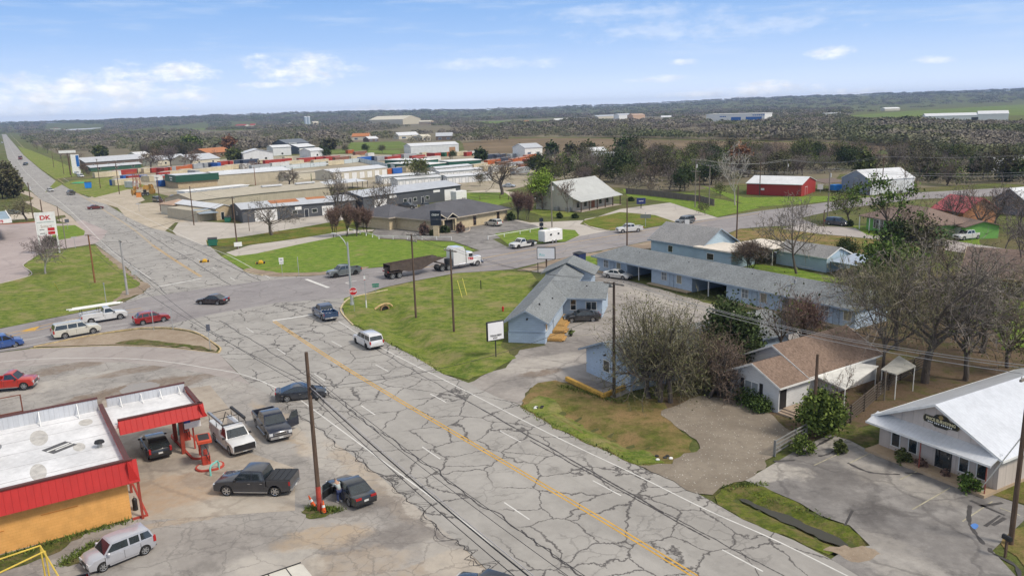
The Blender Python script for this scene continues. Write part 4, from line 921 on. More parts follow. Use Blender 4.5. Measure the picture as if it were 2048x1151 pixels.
bx('pavement_slab', pm((.42,.36,.30),.9,key='walk'), t, -.3, Dp, -.85, -.002, 0, .13); 
MB().box(-.42,Dp,-1.0,-.855,0,.15).box(-.42,-.305,-.855,-.002,0,.15).build('red_kerb', pm((.42,.06,.04),.75,0,.25,key='redk'), t)
# roof clutter as separate things
def on(t, x, y, z): 
    return (t.matrix_basis @ Vector((x,y,z)))
def child_thing(nm, lb, ct, par, x, y, z, rz=0., group=None):
    p = Matrix.Translation(par.location) @ Matrix.Rotation(par.rotation_euler[2],4,'Z') @ Vector((x,y,z))
    return thing(nm, lb, ct, tuple(p), par.rotation_euler[2]+rz, group)
q = child_thing('satellite_dish', 'grey satellite dish on the white shop roof beside concrete ballast blocks', 'satellite dish', t, 7.2, 7.3, 3.96)
MB().dome((0,0,0), .45,.45,.14, 14, 4).xf(Matrix.Translation((0,0,.75)) @ Matrix.Rotation(radians(60),4,'Y')).build('dish', pm((.55,.55,.55),.5,key='dish'), q)
MB().cyl((0,0,0),(0,0,.75),.04).cyl((0,0,.75),(.6,0,.95),.02,n=5).build('mast', DARK, q)
m = MB(); [m.cb(-.9+.3*i, .2+.45*j, 0, .26,.38,.2) for i in range(3) for j in range(2)]; m.build('ballast_blocks', pm((.30,.26,.20),.9,key='blk'), q)
q = child_thing('roof_vent', 'round black roof vent with conical cap on the white shop roof', 'vent', t, 4.6, .95, 3.96)
MB().cyl((0,0,0),(0,0,.35),.16).build('duct', STEEL, q); MB().cyl((0,0,.35),(0,0,.5),.36,.30,14).cyl((0,0,.5),(0,0,.58),.3,.05,14).build('cap', BLACK, q)
q = child_thing('roofing_felt', 'grey sheet of roofing felt weighed down by pale battens on the shop roof', 'roofing felt', t, 6.4, 3.4, 3.955, .5)
bx('felt_sheet', pm((.10,.10,.105),.9,key='felt'), q, -.7,.7,-.9,.9,0,.02); MB().cb(0,.1,.021,.08,1.7,.06).cb(-.3,-.2,.021,.07,1.4,.05).build('batten', WHITE, q)
q = child_thing('rooftop_billboard', 'empty rusty red sign frame standing on the shop roof edge', 'sign frame', t, Dp+.3, 5.2, 3.3)
m = MB(); [m.cyl((0,y,0),(0,y,3.1),.05,n=6) for y in (0,1.55,3.1)]; [m.cyl((0,0,z),(0,3.1,z),.045,n=6) for z in (1.75,3.08)]; m.build('frame', pm((.16,.05,.03),.7,key='rustf'), q)
q = child_thing('lamp_mast', 'thin dark lamp mast rising from the shop roof with a small floodlight', 'mast', t, 9.5, 10.6, 3.96)
MB().cyl((0,0,0),(0,0,3.4),.04,n=6).build('mast', DARK, q); MB().bbox(-.2,.2,-.3,.3,3.4,3.62,.05).build('lamp_head', pm((.6,.6,.6),.4,key='lamph'), q)
q = child_thing('antenna_mast', 'thin antenna mast in the middle of the white shop roof', 'antenna', t, 7.4, 9.0, 3.96); MB().cyl((0,0,0),(0,0,2.8),.025,n=5).build('mast', DARK, q); MB().cyl((0,-.4,2.6),(0,.4,2.6),.012,n=4).build('antenna_bar', DARK, q)
q = child_thing('air_conditioner', 'small grey rooftop air conditioning unit at the left of the white shop roof', 'air conditioner', t, 9.6, 11.5, 3.96)
MB().bbox(-.5,.5,-.7,.7,0,.7,.04).build('casing', pm((.45,.46,.46),.6,key='aircon'), q); MB().cyl((0,0,.7),(0,0,.74),.38,n=16).build('fan_grille', DARK, q)
# canopy
t2 = child_thing('pump_canopy', 'flat white-topped pump canopy with red ribbed fascia in front of the orange shop', 'canopy', t, 8.2, -.4, 0)
CW, CL = 5.2, 6.7   # along x (away), along -y (towards the road)
bx('canopy_roof', WR, t2, .2, CW-.1, -CL+.3, -.05, 3.75, 4.02)
MB().exy([(.15,4.35),(-.30,3.3),(.10,3.35),(.28,4.30)], -CL-.1, -.4).build('fascia', ribbed(RED,'y',.42,.5,0.,.3), t2)
bx('fascia_cap', MATS['redcap'], t2, .06,.32,-CL-.05,-.4,4.352,4.45)
MB().exx([(-CL+.2,4.34),(-CL-.25,3.3),(-CL+.1,3.35),(-CL+.3,4.3)], -.3, CW).build('fascia', ribbed(RED,'x',.42,.5,0.,.3), t2)
bx('fascia_cap', MATS['redcap'], t2, .1, CW, -CL+.06,-CL+.34,4.352,4.45)
bx('parapet', PAR, t2, CW-.1, CW+.05, -CL+.3, -.3, 3.75, 4.75); bx('parapet_cap', MATS['redcap'], t2, CW-.14, CW+.09, -CL+.25, -.25, 4.752, 4.84)
m = MB(); [m.cyl((CW-1.,y,4.02),(CW-.12,y,4.6),.045,n=5) for y in (-1.3,-2.9,-4.4,-5.9)]; m.build('parapet_brace', WHITE, t2)
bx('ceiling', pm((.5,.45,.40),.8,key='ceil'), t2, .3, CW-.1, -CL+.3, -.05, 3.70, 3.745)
for x in (1.2, 4.2): bx('canopy_post', MATS['dkred'], t2, x-.15, x+.15, -CL+1.5, -CL+1.8, 0, 3.72)
g0 = G(272,1022); q = thing('gas_bottle', 'black gas bottle standing on the shop pavement at the orange wall corner', 'gas bottle', (g0.x, g0.y, .14)); MB().cyl((0,0,0),(0,0,.8),.17,n=14).cyl((0,0,.8),(0,0,.93),.17,.06,14).build('cylinder', BLACK, q, 35); MB().cyl((0,0,.93),(0,0,1.05),.04).build('valve', CHROME, q)
# pumps and islands
isl = thing('pump_island', 'raised concrete pump island with red painted kerb under the canopy edge', 'pump island', (*G(357,868),0), atan2(*(G(404,915)-G(357,868)).yx)); Li = (G(404,915)-G(357,868)).length
def oval(L, W, n=8): 
    return [(L/2-W/2+W/2*cos(a), W/2*sin(a)) for a in [-pi/2+pi*i/n for i in range(n+1)]]+[(-L/2+W/2-W/2*cos(a), -W/2*sin(a)) for a in [-pi/2+pi*i/n for i in range(n+1)]]
Li += .6
MB().prism([(x+Li/2-.3,y) for x,y in oval(Li,1.5)], 0, .155).build('kerb', MATS['redk'], isl, 30); MB().prism([(x+Li/2-.3,y) for x,y in oval(Li-.3,1.2)], .15, .17).build('slab', MATS['walk'], isl)
i2 = thing('pump_island', 'small round pump island with red painted kerb nearest the viewer', 'pump island', (*G(420,934),0), .3)
MB().prism(oval(2.2,1.6), 0, .155).build('kerb', MATS['redk'], i2, 30); MB().prism(oval(1.9,1.3), .15, .17).build('slab', MATS['walk'], i2)
def pump(label, g, rz, toplid=True):
    p = thing('fuel_pump', label, 'fuel pump', (g.x, g.y, .172), rz, 'fuel pumps on the forecourt')
    MB().bbox(-.32,.32,-.5,.5,0,.75,.04).build('base_cabinet', pm((.42,.05,.03),.5,key='pumpred'), p); MB().bbox(-.27,.27,-.42,.42,.752,1.9,.04).build('dispenser', pm((.22,.20,.19),.5,key='pumpgrey'), p)
    for s in (-1,1): bx('display', BLACK, p, *sorted((s*.272,s*.285)), -.3,.3,1.25,1.75); bx('nozzle_boot', MATS['redk'], p, -.14,.14,*sorted((s*.422,s*.50)),.85,1.3)
    if toplid: MB().bbox(-.55,.55,-.85,.85,1.92,2.18,.04).build('header', pm((.50,.07,.03),.5,key='pumptop'), p); bx('header_panel', DARK, p, -.4,.4,-.65,.65,2.182,2.2)
    for s in (-1,1): MB().tube([(0,s*.46,1.6),(.1,s*.75,1.5),(.25,s*.85,.8),(.2,s*.7,.35),(.1,s*.55,.6),(.0,s*.47,.95)], .025, 6).build('hose', RUBBER, p)
    return p
pump('fuel pump with red header on the small island nearest the viewer', G(413,928), .45); pump('dark fuel pump beside the canopy post at the far island end', G(374,880), .45, False)
def hoop(label, g, rz):
    p = thing('hoop_guard', label, 'bollard', (g.x,g.y,0), rz, 'turquoise pump guards')
    MB().tube([(0,-.6,0),(0,-.6,.55),(0,-.5,.72),(0,-.35,.78),(0,.35,.78),(0,.5,.72),(0,.6,.55),(0,.6,0)], .075, 8).build('tube', pm((.18,.52,.46),.5,key='turq'), p, 40)
hoop('turquoise hoop guard in front of the nearest fuel pump', G(430,944), -.2); hoop('turquoise hoop guard behind the far fuel pump', G(358,868), .4)
p = thing('price_sign', 'small red, white and blue price sign on a red post at the pump island', 'sign', (*G(391,900),.17), ang+pi/2)
bx('post', MATS['pumpred'], p, -.06,.06,-.06,.06,0,3.0); bx('board', WHITE, p, -.1,-.061,-.65,.65,1.9,2.75); bx('header_red', MATS['pumptop'], p, -.12,-.101,-.65,.15,2.45,2.85); bx('header_blue', pm((.03,.05,.25),.5,key='blu'), p, -.12,-.101,.15,.65,2.4,2.75)
bx('post', MATS['pumpred'], thing('bollard', 'short red bollard post on the island between price sign and pump', 'bollard', (*G(401,913),.17)), -.07,.07,-.07,.07,0,1.35)

# ------------------------------------------------------------ B  motel office (blue, grey shingles)
BLUE = (.43,.53,.65)
SB = siding(BLUE, .28, .7); BLK = brickm(shade(BLUE,.95), shade(BLUE,1.05), shade(BLUE,.8), .5, .22, .15); RG = shingle((.135,.145,.15), (.21,.225,.23)); BTRIM = pm(shade(BLUE,.62), .6, key='btrim'); DTRIM = pm((.10,.12,.15), .6, key='dtrim')
A = G(1018,684); aL = atan2(*(G(1452,600)-G(1195,541)).yx)   # the long motel row fixes the direction
t = thing('motel_office', 'light blue motel office with grey shingled T-shaped roof beside the sloping lawn', 'building', (A.x,A.y,0), aL+pi/2-.40+.0)
aoff = radians(-13.5); t.rotation_euler = (0,0,aoff)
L1 = 29.
gable(t, 4.4, L1, 2.75, 1.2, SB, RG, 'y', .6, trim=BTRIM)
bx('masonry_base', BLK, t, -.05, 4.45, -.04, 5., 0, 1.25); bx('belt_course', BTRIM, t, -.07,4.47,-.07,5.,1.252,1.34)
opening(t,'r',1.0,1.4,1.0,1.2,'window',W=4.4); opening(t,'r',2.6,.35,.9,2.1,'door',W=4.4,pane=BTRIM,frame=BTRIM); opening(t,'r',5.2,.35,.9,2.1,'door',W=4.4,pane=BTRIM,frame=BTRIM)
MB().cyl((2.3,-.02,2.95),(2.3,-.22,2.95),.12,n=10).build('wall_lamp', DARK, t)
# wing with windows
WX, WY, WL_, WD = 4.4, 13.0, 5.2, 6.4
bx('wall', SB, t, WX-.01, WX+WL_, WY, WY+WD, 0, 2.75)
m = MB(); z0 = 2.6; zr = 4.02; o=.6
m.exx([(WY-o,z0-.1),(WY+WD/2,zr),(WY+WD+o,z0-.1),(WY+WD+o,z0+.05),(WY+WD/2,zr+.15),(WY-o,z0+.05)], 2.45, WX+WL_+.6); m.build('roof', RG, t)
MB().exx([(WY,2.75),(WY+WD,2.75),(WY+WD/2,3.95)], WX+WL_-.12, WX+WL_).build('gable_wall', SB, t)
f=MB().box(WX+.1, WX+WL_+.6, WY-o-.05, WY-o-.005, z0-.14, z0+.06); f.build('roof_trim', BTRIM, t)
def wofs(u,z,w,h,kind='window',bars=(1,1),pane=None): # windows on the wing front at y=WY
    m=MB().box(u-w/2,u-w/2+.09,WY-.05,WY-.001,z,z+h).box(u+w/2-.09,u+w/2,WY-.05,WY-.001,z,z+h).box(u-w/2,u+w/2,WY-.05,WY-.001,z+h,z+h+.09).box(u-w/2-.05,u+w/2+.05,WY-.09,WY-.001,z-.09,z)
    if bars[0]>1: m.box(u-.03,u+.03,WY-.045,WY-.001,z,z+h)
    if bars[1]>1: m.box(u-w/2+.09,u+w/2-.09,WY-.04,WY-.001,z+h/2-.03,z+h/2+.03)
    f=m.build('window',WHITE,t); bx('pane',GLASS,f,u-w/2+.09,u+w/2-.09,WY-.03,WY-.002,z,z+h)
wofs(WX+1.35,.95,.85,1.35,bars=(1,2)); wofs(WX+3.75,1.05,1.5,1.0,bars=(2,1))
# front hip end of far part
gable(t, 7.0, 5.0, 2.75, 1.5, SB, RG, 'y', .7, x0=-1.0+.0, y0=L1-.3, rname='roof')
m=MB(); [m.box(x,x+.18,y,y+.18,z,z+.3) for x,y,z in ((1.6,6,3.5),(3.6,9,3.15),(2.9,4.,3.6),(1.2,14,3.3),(7.2,WY+2,3.5))]; m.build('vent_pipe', DARK, t)
DECK = wood_mat((.46,.27,.09))
def deck(lb, x0,x1,y0,y1,steps=True):
    d = child_thing('wooden_deck', lb, 'deck', t, x0, y0, 0); m=MB(); w_=x1-x0; l_=y1-y0
    n=int(l_/.18)
    for i in range(n): m.box(0,w_,i*l_/n+.008,(i+1)*l_/n-.008,.36,.41)
    m.build('deck_boards', DECK, d); m=MB(); [m.box(a,a+.1,b,b+.1,0,.36) for a in (.02,w_-.12) for b in (.02,l_-.12)]; m.build('leg', DECK, d)
    m=MB().box(0,w_,-.04,-.002,.1,.36).box(w_+.002,w_+.04,0,l_,.1,.36).box(w_+.04,w_+.35,.1,l_-.1,.14,.19); m.build('skirt', DECK, d)
deck('orange-brown timber step deck at the near door of the blue office', 4.5,6.2,.9,3.1); deck('orange-brown timber deck at the second door of the blue office', 4.5,5.9,4.4,6.6)
deck('narrow timber walkway along the blue office wall behind the black car', 4.5,5.5,7.0,12.6)
q = child_thing('potted_plant','small potted green plant beside the office deck','plant',t,6.9,3.6,0); MB().cyl((0,0,0),(0,0,.3),.14,.18).build('pot',DARK,q)
pl=q
# ------------------------------------------------------------ C  long motel row
t = thing('motel_row', 'long light blue motel row with grey shingle roof and open car bays', 'building', (*G(1195,541),0), aL); ROW = t
LR, DR, HR = 48.5, 7.0, 2.6
RX0, RX1, RY0, RY1 = -.6, LR+.5, -.9, DR+.6; zr = 4.35
bays = [(7.5,13.2),(21.8,28.4),(38.,43.)]
segs = []; x = 0
for a, b in bays: segs.append((x,a)); x = b
segs.append((x, LR))
m = MB(); [m.box(a,b,0,DR,0,HR) for a, b in segs]; m.build('wall', BLK, t)
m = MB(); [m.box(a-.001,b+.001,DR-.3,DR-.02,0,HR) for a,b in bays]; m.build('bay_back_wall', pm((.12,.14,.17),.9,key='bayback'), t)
m = MB(); [m.cb((a+b)/2, -.05, 0, .12,.12,HR-.1) for a,b in bays]; m.build('bay_post', WHITE, t)
r_y = (RY0+RY1)/2; z = HR-.12
V = [(RX0,RY0,z),(RX1,RY0,z),(RX1,RY1,z),(RX0,RY1,z),(RX0,RY0,z+.16),(RX1,RY0,z+.16),(RX1,RY1,z+.16),(RX0,RY1,z+.16),(RX0+3.9,r_y,zr),(RX1-.3,r_y,zr)]
mesh_obj('roof', V, [(3,2,1,0),(0,1,5,4),(1,2,6,5),(2,3,7,6),(3,0,4,7),(4,5,9,8),(5,6,9),(6,7,8,9),(7,4,8)], RG, t)
bx('fascia', BTRIM, t, RX0, RX1, RY0-.05, RY0-.005, z-.06, z+.16)
for a, b in segs:
    n = max(1, int((b-a)/5.5)); 
    for i in range(n):
        c = a+(b-a)*(i+.5)/n
        opening(t,'f',c-1.5,.95,1.2,1.25,'window',bars=(2,2),pane=pm((.20,.22,.24),.2,key='pane2')); opening(t,'f',c+.15,.1,.95,2.05,'door',frame=BTRIM,pane=pm(shade(BLUE,.85),.6,key='bdoor'))
        opening(t,'f',c+1.7,.95,1.1,1.25,'window',pane=pm((.30,.28,.22),.5,key='curtain'))
m = MB(); [m.box(a,b,-1.0,-.002,0,.14) for a,b in segs]; m.build('walkway', pm((.46,.36,.24),.9,0,.2,key='walk2'), t)
m = MB(); [m.cyl((x,2.2,zr-1.2),(x,2.2,zr-.35),.07,n=6) for x in (8,19,31,44,46.5)]; m.build('vent_pipe', DARK, t)
q = child_thing('satellite_dish','small white satellite dish on the far right of the long motel roof','satellite dish',t,38.5,1.5,3.75); MB().dome((0,0,0),.35,.35,.12,12,3).xf(Matrix.Translation((0,0,.5))@Matrix.Rotation(radians(-60),4,'X')).build('dish',WHITE,q); MB().cyl((0,0,0),(0,0,.5),.03,n=5).build('mast',DARK,q)
# ------------------------------------------------------------ D  third motel block by the entrance pole
t, w_ = bframe('motel_annex', 'light blue motel block with grey shingle roof half hidden by the bare tree', 'building', (1173,743), (1253,779)); AN=t
gable(t, w_+.6, 22., 2.6, 1.5, BLK, RG, 'y', .6, trim=BTRIM)
opening(t,'f',w_*.52,1.0,1.1,1.2,'window'); MB().cyl((w_*.5,-.02,2.7),(w_*.5,-.25,2.7),.1,n=8).build('wall_lamp', DARK, t)
t = thing('retaining_kerb','yellow painted low L-shaped kerb wall around the motel corner','kerb wall',(*G(1133,760),0),0)
P0,P1,P2=[G(*p) for p in ((1133,761),(1207,796),(1257,775))]; m=MB()
for a,b in ((P0,P1),(P1,P2)):
    d=(b-a); l=d.length; an_=atan2(d.y,d.x); s0=len(m.v); m.bbox(0,l+.1,-.18,.18,0,.42,.03); m.xf(Matrix.Translation((a.x-P0.x,a.y-P0.y,0))@Matrix.Rotation(an_,4,'Z'),s0)
m.build('kerb_block',pm((.58,.34,.07),.85,0,.3,1.5,key='ykw'),t)
# ------------------------------------------------------------ E  white house with brown roof
BR = shingle((.125,.085,.062),(.20,.14,.105)); WS = siding((.68,.69,.70), .16, .6); WTR = pm((.74,.74,.72),.5,key='wtrim')
t, w_ = bframe('white_bungalow', 'white clapboard bungalow with brown shingle roof and black shutters', 'house', (1480,793), (1557,826)); w_ = 5.5; t.rotation_euler = (0,0,radians(-57)); t.location = (*(G(1556,826)-Vector((cos(radians(-57)),sin(radians(-57))))*w_),0); 
gable(t, w_, 4.2, 2.6, 1.3, WS, BR, 'y', .45, trim=WTR)
opening(t,'f',w_*.45,1.05,1.6,1.15,'window',bars=(2,1),pane=pm((.25,.28,.30),.3,key='pane3')); 
for s in (-1,1): bx('shutter', BLACK, t, w_*.45+s*1.08-.18, w_*.45+s*1.08+.18, -.05,-.002,1.0,2.25)
bx('chimney_stub', pm((.5,.35,.12),.8,key='yel'), t, -.35,-.02,.3,1.0,0,2.3)
gable(t, 7.6, 10.6, 2.7, 1.9, WS, BR, 'y', .45, x0=w_-7.7, y0=4.1, trim=WTR)

bx('door', BLACK, t, w_+.002,w_+.05,.15,1.0,.35,2.35)
m=MB(); [m.box(w_+.06,w_+1.7,.9-.35*(i+1) if i else .55,.9-.35*i if i else 2.6,0,.39-.11*i) for i in range(3)]; m.build('entrance_steps', pm((.36,.28,.21),.9,0,.2,key='steps'), t)
HS=t; HSW=w_
q = thing('patio_cover','weathered white metal patio cover on thin posts beside the bungalow','patio cover',(*G(1618,765),0),t.rotation_euler[2])
def flat_cover(q, P, z, mat, th=.1, post=WHITE, posts=True):
    pts=[G(*p, z) for p in P]; inv=(Matrix.Translation(q.location)@Matrix.Rotation(q.rotation_euler[2],4,'Z')).inverted()
    L=[inv@Vector((v.x,v.y,z)) for v in pts]; MB().slab([tuple(v) for v in L], th).build('cover_roof', mat, q)
    c=sum((Vector(v) for v in L),Vector())/len(L)
    m=MB()
    for v in L: k=v.lerp(c,.07); m.cyl((k.x,k.y,0),(k.x,k.y,z-th+.02),.05,n=6)
    if posts: m.build('post', post, q)
WM = pm((.60,.59,.55),.7,0,.25,.8,key='wcover')
flat_cover(q, [(1628,750),(1690,778),(1757,731),(1700,722)], 2.5, WM)
q = thing('patio_cover','second pale flat carport roof on posts further back beside the bungalow','patio cover',(*G(1790,800),0),t.rotation_euler[2])
flat_cover(q, [(1762,738),(1793,748),(1832,731),(1798,710)], 2.5, pm((.40,.39,.35),.8,0,.3,.8,key='wcov2'))
# ------------------------------------------------------------ F  survey office, white metal roof, front gable
ROOFW = ribbed((.74,.76,.79), 'x', .30, .35, .35, .30); ROOFW2 = ROOFW
t = thing('survey_office', 'cream metal-clad survey office with broad white ribbed roof and front awning', 'building', (*G(1757,893),0), radians(-60.9)); PR=t
Wp, Dp2, Hp, Rp = 9.3, 19., 2.75, 2.25
CR = ribbed((.56,.49,.44), 'x', .9, .6, 0., .35); 
gable(t, Wp, Dp2, Hp, Rp, CR, ribbed((.74,.76,.79), 'y', .30, .35, .35, .30), 'y', .5, trim=WTR)
bx('foundation', pm((.40,.30,.20),.9,0,.15,key='found'), t, -.08, Wp+.08, -1.55, Dp2+.05, 0, .22)
bx('side_cladding', ribbed((.56,.49,.44),'y',.9,.6,0.,.35), t, Wp+.002, Wp+.03, 0, Dp2, .23, Hp-.1)
MB().slab([(-.3,-1.35,2.42),(Wp+.2,-1.35,2.42),(Wp+.2,-.01,2.95),(-.3,-.01,2.95)],.08).build('awning', ribbed((.72,.74,.77),'x',.3,.35,.35,.3), t)
bx('awning_trim', WTR, t, -.32,Wp+.22,-1.40,-1.355,2.28,2.44)
m=MB(); [m.cyl((x,-1.25,.2),(x,-1.25,2.35),.045,n=6) for x in (4.3,Wp-.1)]; m.build('awning_post', pm((.25,.07,.05),.6,key='apost'), t)
for u in (1.45,2.9,6.9,8.2): opening(t,'f',u,.6,.78,1.55,'window')
opening(t,'f',5.35,.25,1.25,2.1,'door',pane=GLASS,frame=DARK)
# sign as a part of the building front
sg = MB(); prof = [(-2.15,.25),(-2.0,.0),(-1.0,-.05),(-.75,-.28),(.75,-.28),(1.0,-.05),(2.0,.0),(2.15,.25),(2.15,.55),(2.0,.8),(1.0,.8),(.62,1.18),(.0,1.32),(-.62,1.18),(-1.0,.8),(-2.0,.8),(-2.15,.55)]
cx, cz = 4.95, 3.5; sk = .64
def sc(k): return [(cx+x*k*sk, cz+.32+(z-.5)*k*sk) for x, z in prof]
o = MB().exy(sc(1.), -.09, -.012).build('sign_board', pm((.10,.085,.03),.5,key='sgold'), t)
MB().exy(sc(.95), -.105, -.091).build('sign_face', pm((.022,.022,.018),.5,key='sface'), o)
GOLD = pm((.62,.56,.34),.5,key='gold')
text_mesh('lettering','PRICE SURVEYING',.31,GOLD,o,(cx,-.115,cz+.31),extrude=.008,bold=.012,sx=.92)
m=MB(); [m.cb(cx-.95+.15*i+(.07 if i>2 else 0)+(.07 if i>5 else 0), -.11, cz+.04, .085,.012,.10) for i in range(12)]; m.build('phone_digits', WHITE, o)
MB().cyl((cx,-.106,cz+.63),(cx,-.12,cz+.63),.17,n=16).cyl((cx-.25,-.106,cz+.62),(cx+.25,-.11,cz+.62),.02,n=5).build('emblem', pm((.30,.22,.09),.5,key='emb'), o)
# ------------------------------------------------------------ G blue house behind the row
LB=(.40,.52,.62); SL = siding(LB,.22,.7); RG2=shingle((.20,.20,.20),(.27,.265,.26))
t, w_ = bframe('blue_house','pale blue house with broad grey roof behind the motel row','house',(1302,506),(1440,540)); 
GH = t; w_=13.
t.rotation_euler=(0,0,aL+.02); gable(t, 12.5, 9., 2.8, 2.6, SL, RG2, 'x', .5, trim=BTRIM)
bx('wall', SL, t, 12.51, 20., -1.0, 5., 0, 2.7); bx('flat_roof', pm((.66,.60,.52),.8,0,.12,key='flatcream'), t, 11.9,20.4,-1.5,5.6,2.72,2.95)
opening(t,'f',5,.9,1.2,1.2,'window'); 
f=MB().box(14.6,16.2,-1.05,-1.001,.9,2.1).build('window',WHITE,t); bx('pane',GLASS,f,14.7,16.1,-1.07,-1.051,1.,2.)
q = child_thing('carport','flat cream-roofed carport beside the pale blue house','carport',t,14.5,5.9,0); bx('carport_roof', MATS['flatcream'], q, 0,8.5,0,7.5,2.75,2.95)
m=MB(); [m.cyl((x,y,0),(x,y,2.75),.06,n=6) for x in (.3,8.2) for y in (.3,7.2)]; m.build('post',WHITE,q)
# ------------------------------------------------------------ H blue shed
t, w_ = bframe('blue_shed','pale blue timber shed with grey shingle roof on the grass behind the motel','shed',(1552,527),(1652,545)); gable(t, w_, 6., 2.4, 1.3, SL, RG2,'x',.3,trim=WTR)
bx('wall_panel', WTR, t, w_*.35,w_*.75,-.03,-.002,.3,.36)
q = child_thing('lean_to','low blue-grey metal lean-to beside the pale blue shed','lean-to',t,w_+.4,.5,0); MB().slab([(0,-.5,2.0),(5,-.5,2.0),(5,6,2.5),(0,6,2.5)],.08).build('lean_to_roof', ribbed((.45,.52,.62),'x',.3,.45,.3,.3), q)
m=MB(); [m.cyl((x,y,0),(x,y,1.95),.06,n=6) for x in (.2,4.8) for y in (-.3,5.7)]; m.build('post', POLEG, q)
# ============================================================ MID-DISTANCE BUILDINGS
def P2(p, z=0): g = G(*p); return Vector((g.x, g.y, z))
CHR = ribbed((.085,.09,.10), 'x', .5, .5, 0., .2); CHRY = ribbed((.085,.09,.10), 'y', .5, .5, 0., .2)
MR = ribbed((.56,.58,.61), 'x', .45, .4, .3, .2); MRW = ribbed((.72,.73,.74), 'x', .45, .4, .2, .2); MRT = ribbed((.42,.38,.30),'x',.45,.6,0.,.2)
TAN = ribbed((.46,.41,.31),'x',.6,.6,0.,.15); STONE = brickm((.42,.32,.19),(.52,.42,.28),(.46,.40,.30),.6,.25,.2); CREAM = pm((.56,.52,.42),.7,0,.08)
WALLW = ribbed((.68,.69,.70),'x',.6,.5,0.,.15)
def mark_sign(t, u, z, w, h, txt, y=-.02, bg=WHITE, fg=BLACK, size=None):
    o = bx('sign_panel', bg, t, u-w/2, u+w/2, y-.06, y-.001, z, z+h)
    if txt: text_mesh('lettering', txt, size or h*.7, fg, o, (u, y-.075, z+h/2))
    return o
# dark charcoal workshops
t, w_ = bframe('charcoal_workshop','long charcoal metal workshop with pale rust-streaked roof and white roller door','workshop',(486,446),(712,425))
gable(t, w_, 13., 3.5, 1.1, CHR, MR, 'x', .3, trim=pm((.06,.06,.065),.5,key='ctrim'))
k=1.1/6.5; RUST = ribbed((.42,.17,.07),'x',.45,.8,0.,.4,0)
mm=MB()
for a,b,yy0,yy1 in ((.27,.52,3.0,6.3),(.60,.78,4.2,6.4)): mm.slab([(w_*a,yy0,3.5+yy0*k+.19),(w_*b,yy0,3.5+yy0*k+.19),(w_*b,yy1,3.5+yy1*k+.19),(w_*a,yy1,3.5+yy1*k+.19)],.015)
mm.build('rusted_roof_sheets',RUST,t)
opening(t,'f',6.2,.05,6.2,3.1,'roll',pane=ROLLD,frame=BLACK); mark_sign(t,15.,2.2,1.8,.9,''); 
for u in (14.,19.5,22.5): opening(t,'f',u,1.1,1.5,1.1,'window')
for u in (17.2,24.5): opening(t,'f',u,.05,1.2,2.2,'door',pane=DKDOOR)
opening(t,'f',w_*.74,.05,3.2,2.6,'roll',pane=ROLLD); opening(t,'l',6.,1.6,1.2,.8,'window')
t, w_ = bframe('charcoal_workshop','second charcoal metal workshop with grey roof and white corner roller door behind the brick office','workshop',(728,424),(922,397))
gable(t, w_, 14., 4.2, 1.3, CHR, MR, 'x', .3, trim=MATS['ctrim'])
opening(t,'f',w_*.88,.05,5.2,3.5,'roll',pane=ROLLD,frame=BLACK); opening(t,'f',w_*.16,.05,4.6,3.0,'roll',pane=ROLLD)
for u in (.40,.50,.63): opening(t,'f',w_*u,1.2,1.4,1.1,'window')
for u in (.45,.58): opening(t,'f',w_*u,.05,1.2,2.2,'door',pane=DKDOOR)
mark_sign(t,w_*.28,3.0,2.6,.7,''); mark_sign(t,w_*.73,3.0,2.8,.7,'')
q, w_ = bframe('storage_trailer','plain white box trailer at the right end of the charcoal workshop','trailer',(913,404),(934,401)); MB().bbox(0,w_,0,2.5,.6,3.2,.05).build('box',WHITE,q); MB().box(.4,w_-.4,.1,2.4,.35,.6).build('chassis',DARK,q)
for y in (.2,2.3): put_wheel(q,w_-1.1,y,.4,.25,False); put_wheel(q,1.,y,.4,.25,False)
# stone-fronted shop next to it
t, w_ = bframe('stone_shop','small tan stone shop with white roof and blue-grey awning left of the charcoal workshop','shop',(434,441),(466,437)); gable(t, w_, 24., 3.3, .8, STONE, MRW, 'y', .3); 
MB().slab([(-4.6,.5,2.3),(.2,-1.2,2.3),(.4,3.8,3.1),(-4.0,5.5,3.1)],.1).build('awning', ribbed((.30,.36,.42),'x',.4,.5,.2,.3), t); bx('side_wall', TAN, t, -4.5,-.002,2.,20,0,2.9)
opening(t,'f',1.8,.1,1.,2.1,'door'); m=MB(); m.cyl((-4.2,.6,0),(-4.2,.6,2.25),.07,n=6); m.build('awning_post',POLEG,t)
t, w_ = bframe('tan_workshop','tan metal workshop with white clerestory roof and small hipped porch roof','workshop',(392,424),(520,408)); W_=w_
gable(t, w_+10, 17., 3.4, 1.6, TAN, MRT, 'x', .3); 
bx('clerestory_wall', MRW, t, 2., w_+2, 8.4, 13., 4.4, 5.6); bx('clerestory_roof', WHITE, t, 1.7, w_+2.3, 8.1, 13.3, 5.6, 5.75)
m=MB(); [m.box(3+i*3.9,5.6+i*3.9,8.34,8.399,4.85,5.25) for i in range(int((w_-2)/3.9))]; m.build('clerestory_glazing', pm((.30,.34,.38),.4,key='clg'), t)
hip(t, 7.5, 7., 2.9, 1.3, CREAM, shingle((.35,.24,.17),(.42,.30,.22)), .4, x0=-7.6, y0=-1.); opening(t,'f',-4.,1.,1.8,1.2,'window',o=1.0)
t, w_ = bframe('tan_storage_hall','large low tan-roofed metal hall behind the charcoal workshop','hall',(520,408),(640,396)); gable(t, w_+4, 16., 3.4, 1.2, TAN, MRT, 'x', .3)
m=MB(); [m.box(4+i*12,11+i*12,6.2,7.4,4.75,5.2) for i in range(3)]; m.build('ridge_vent', MRW, t)
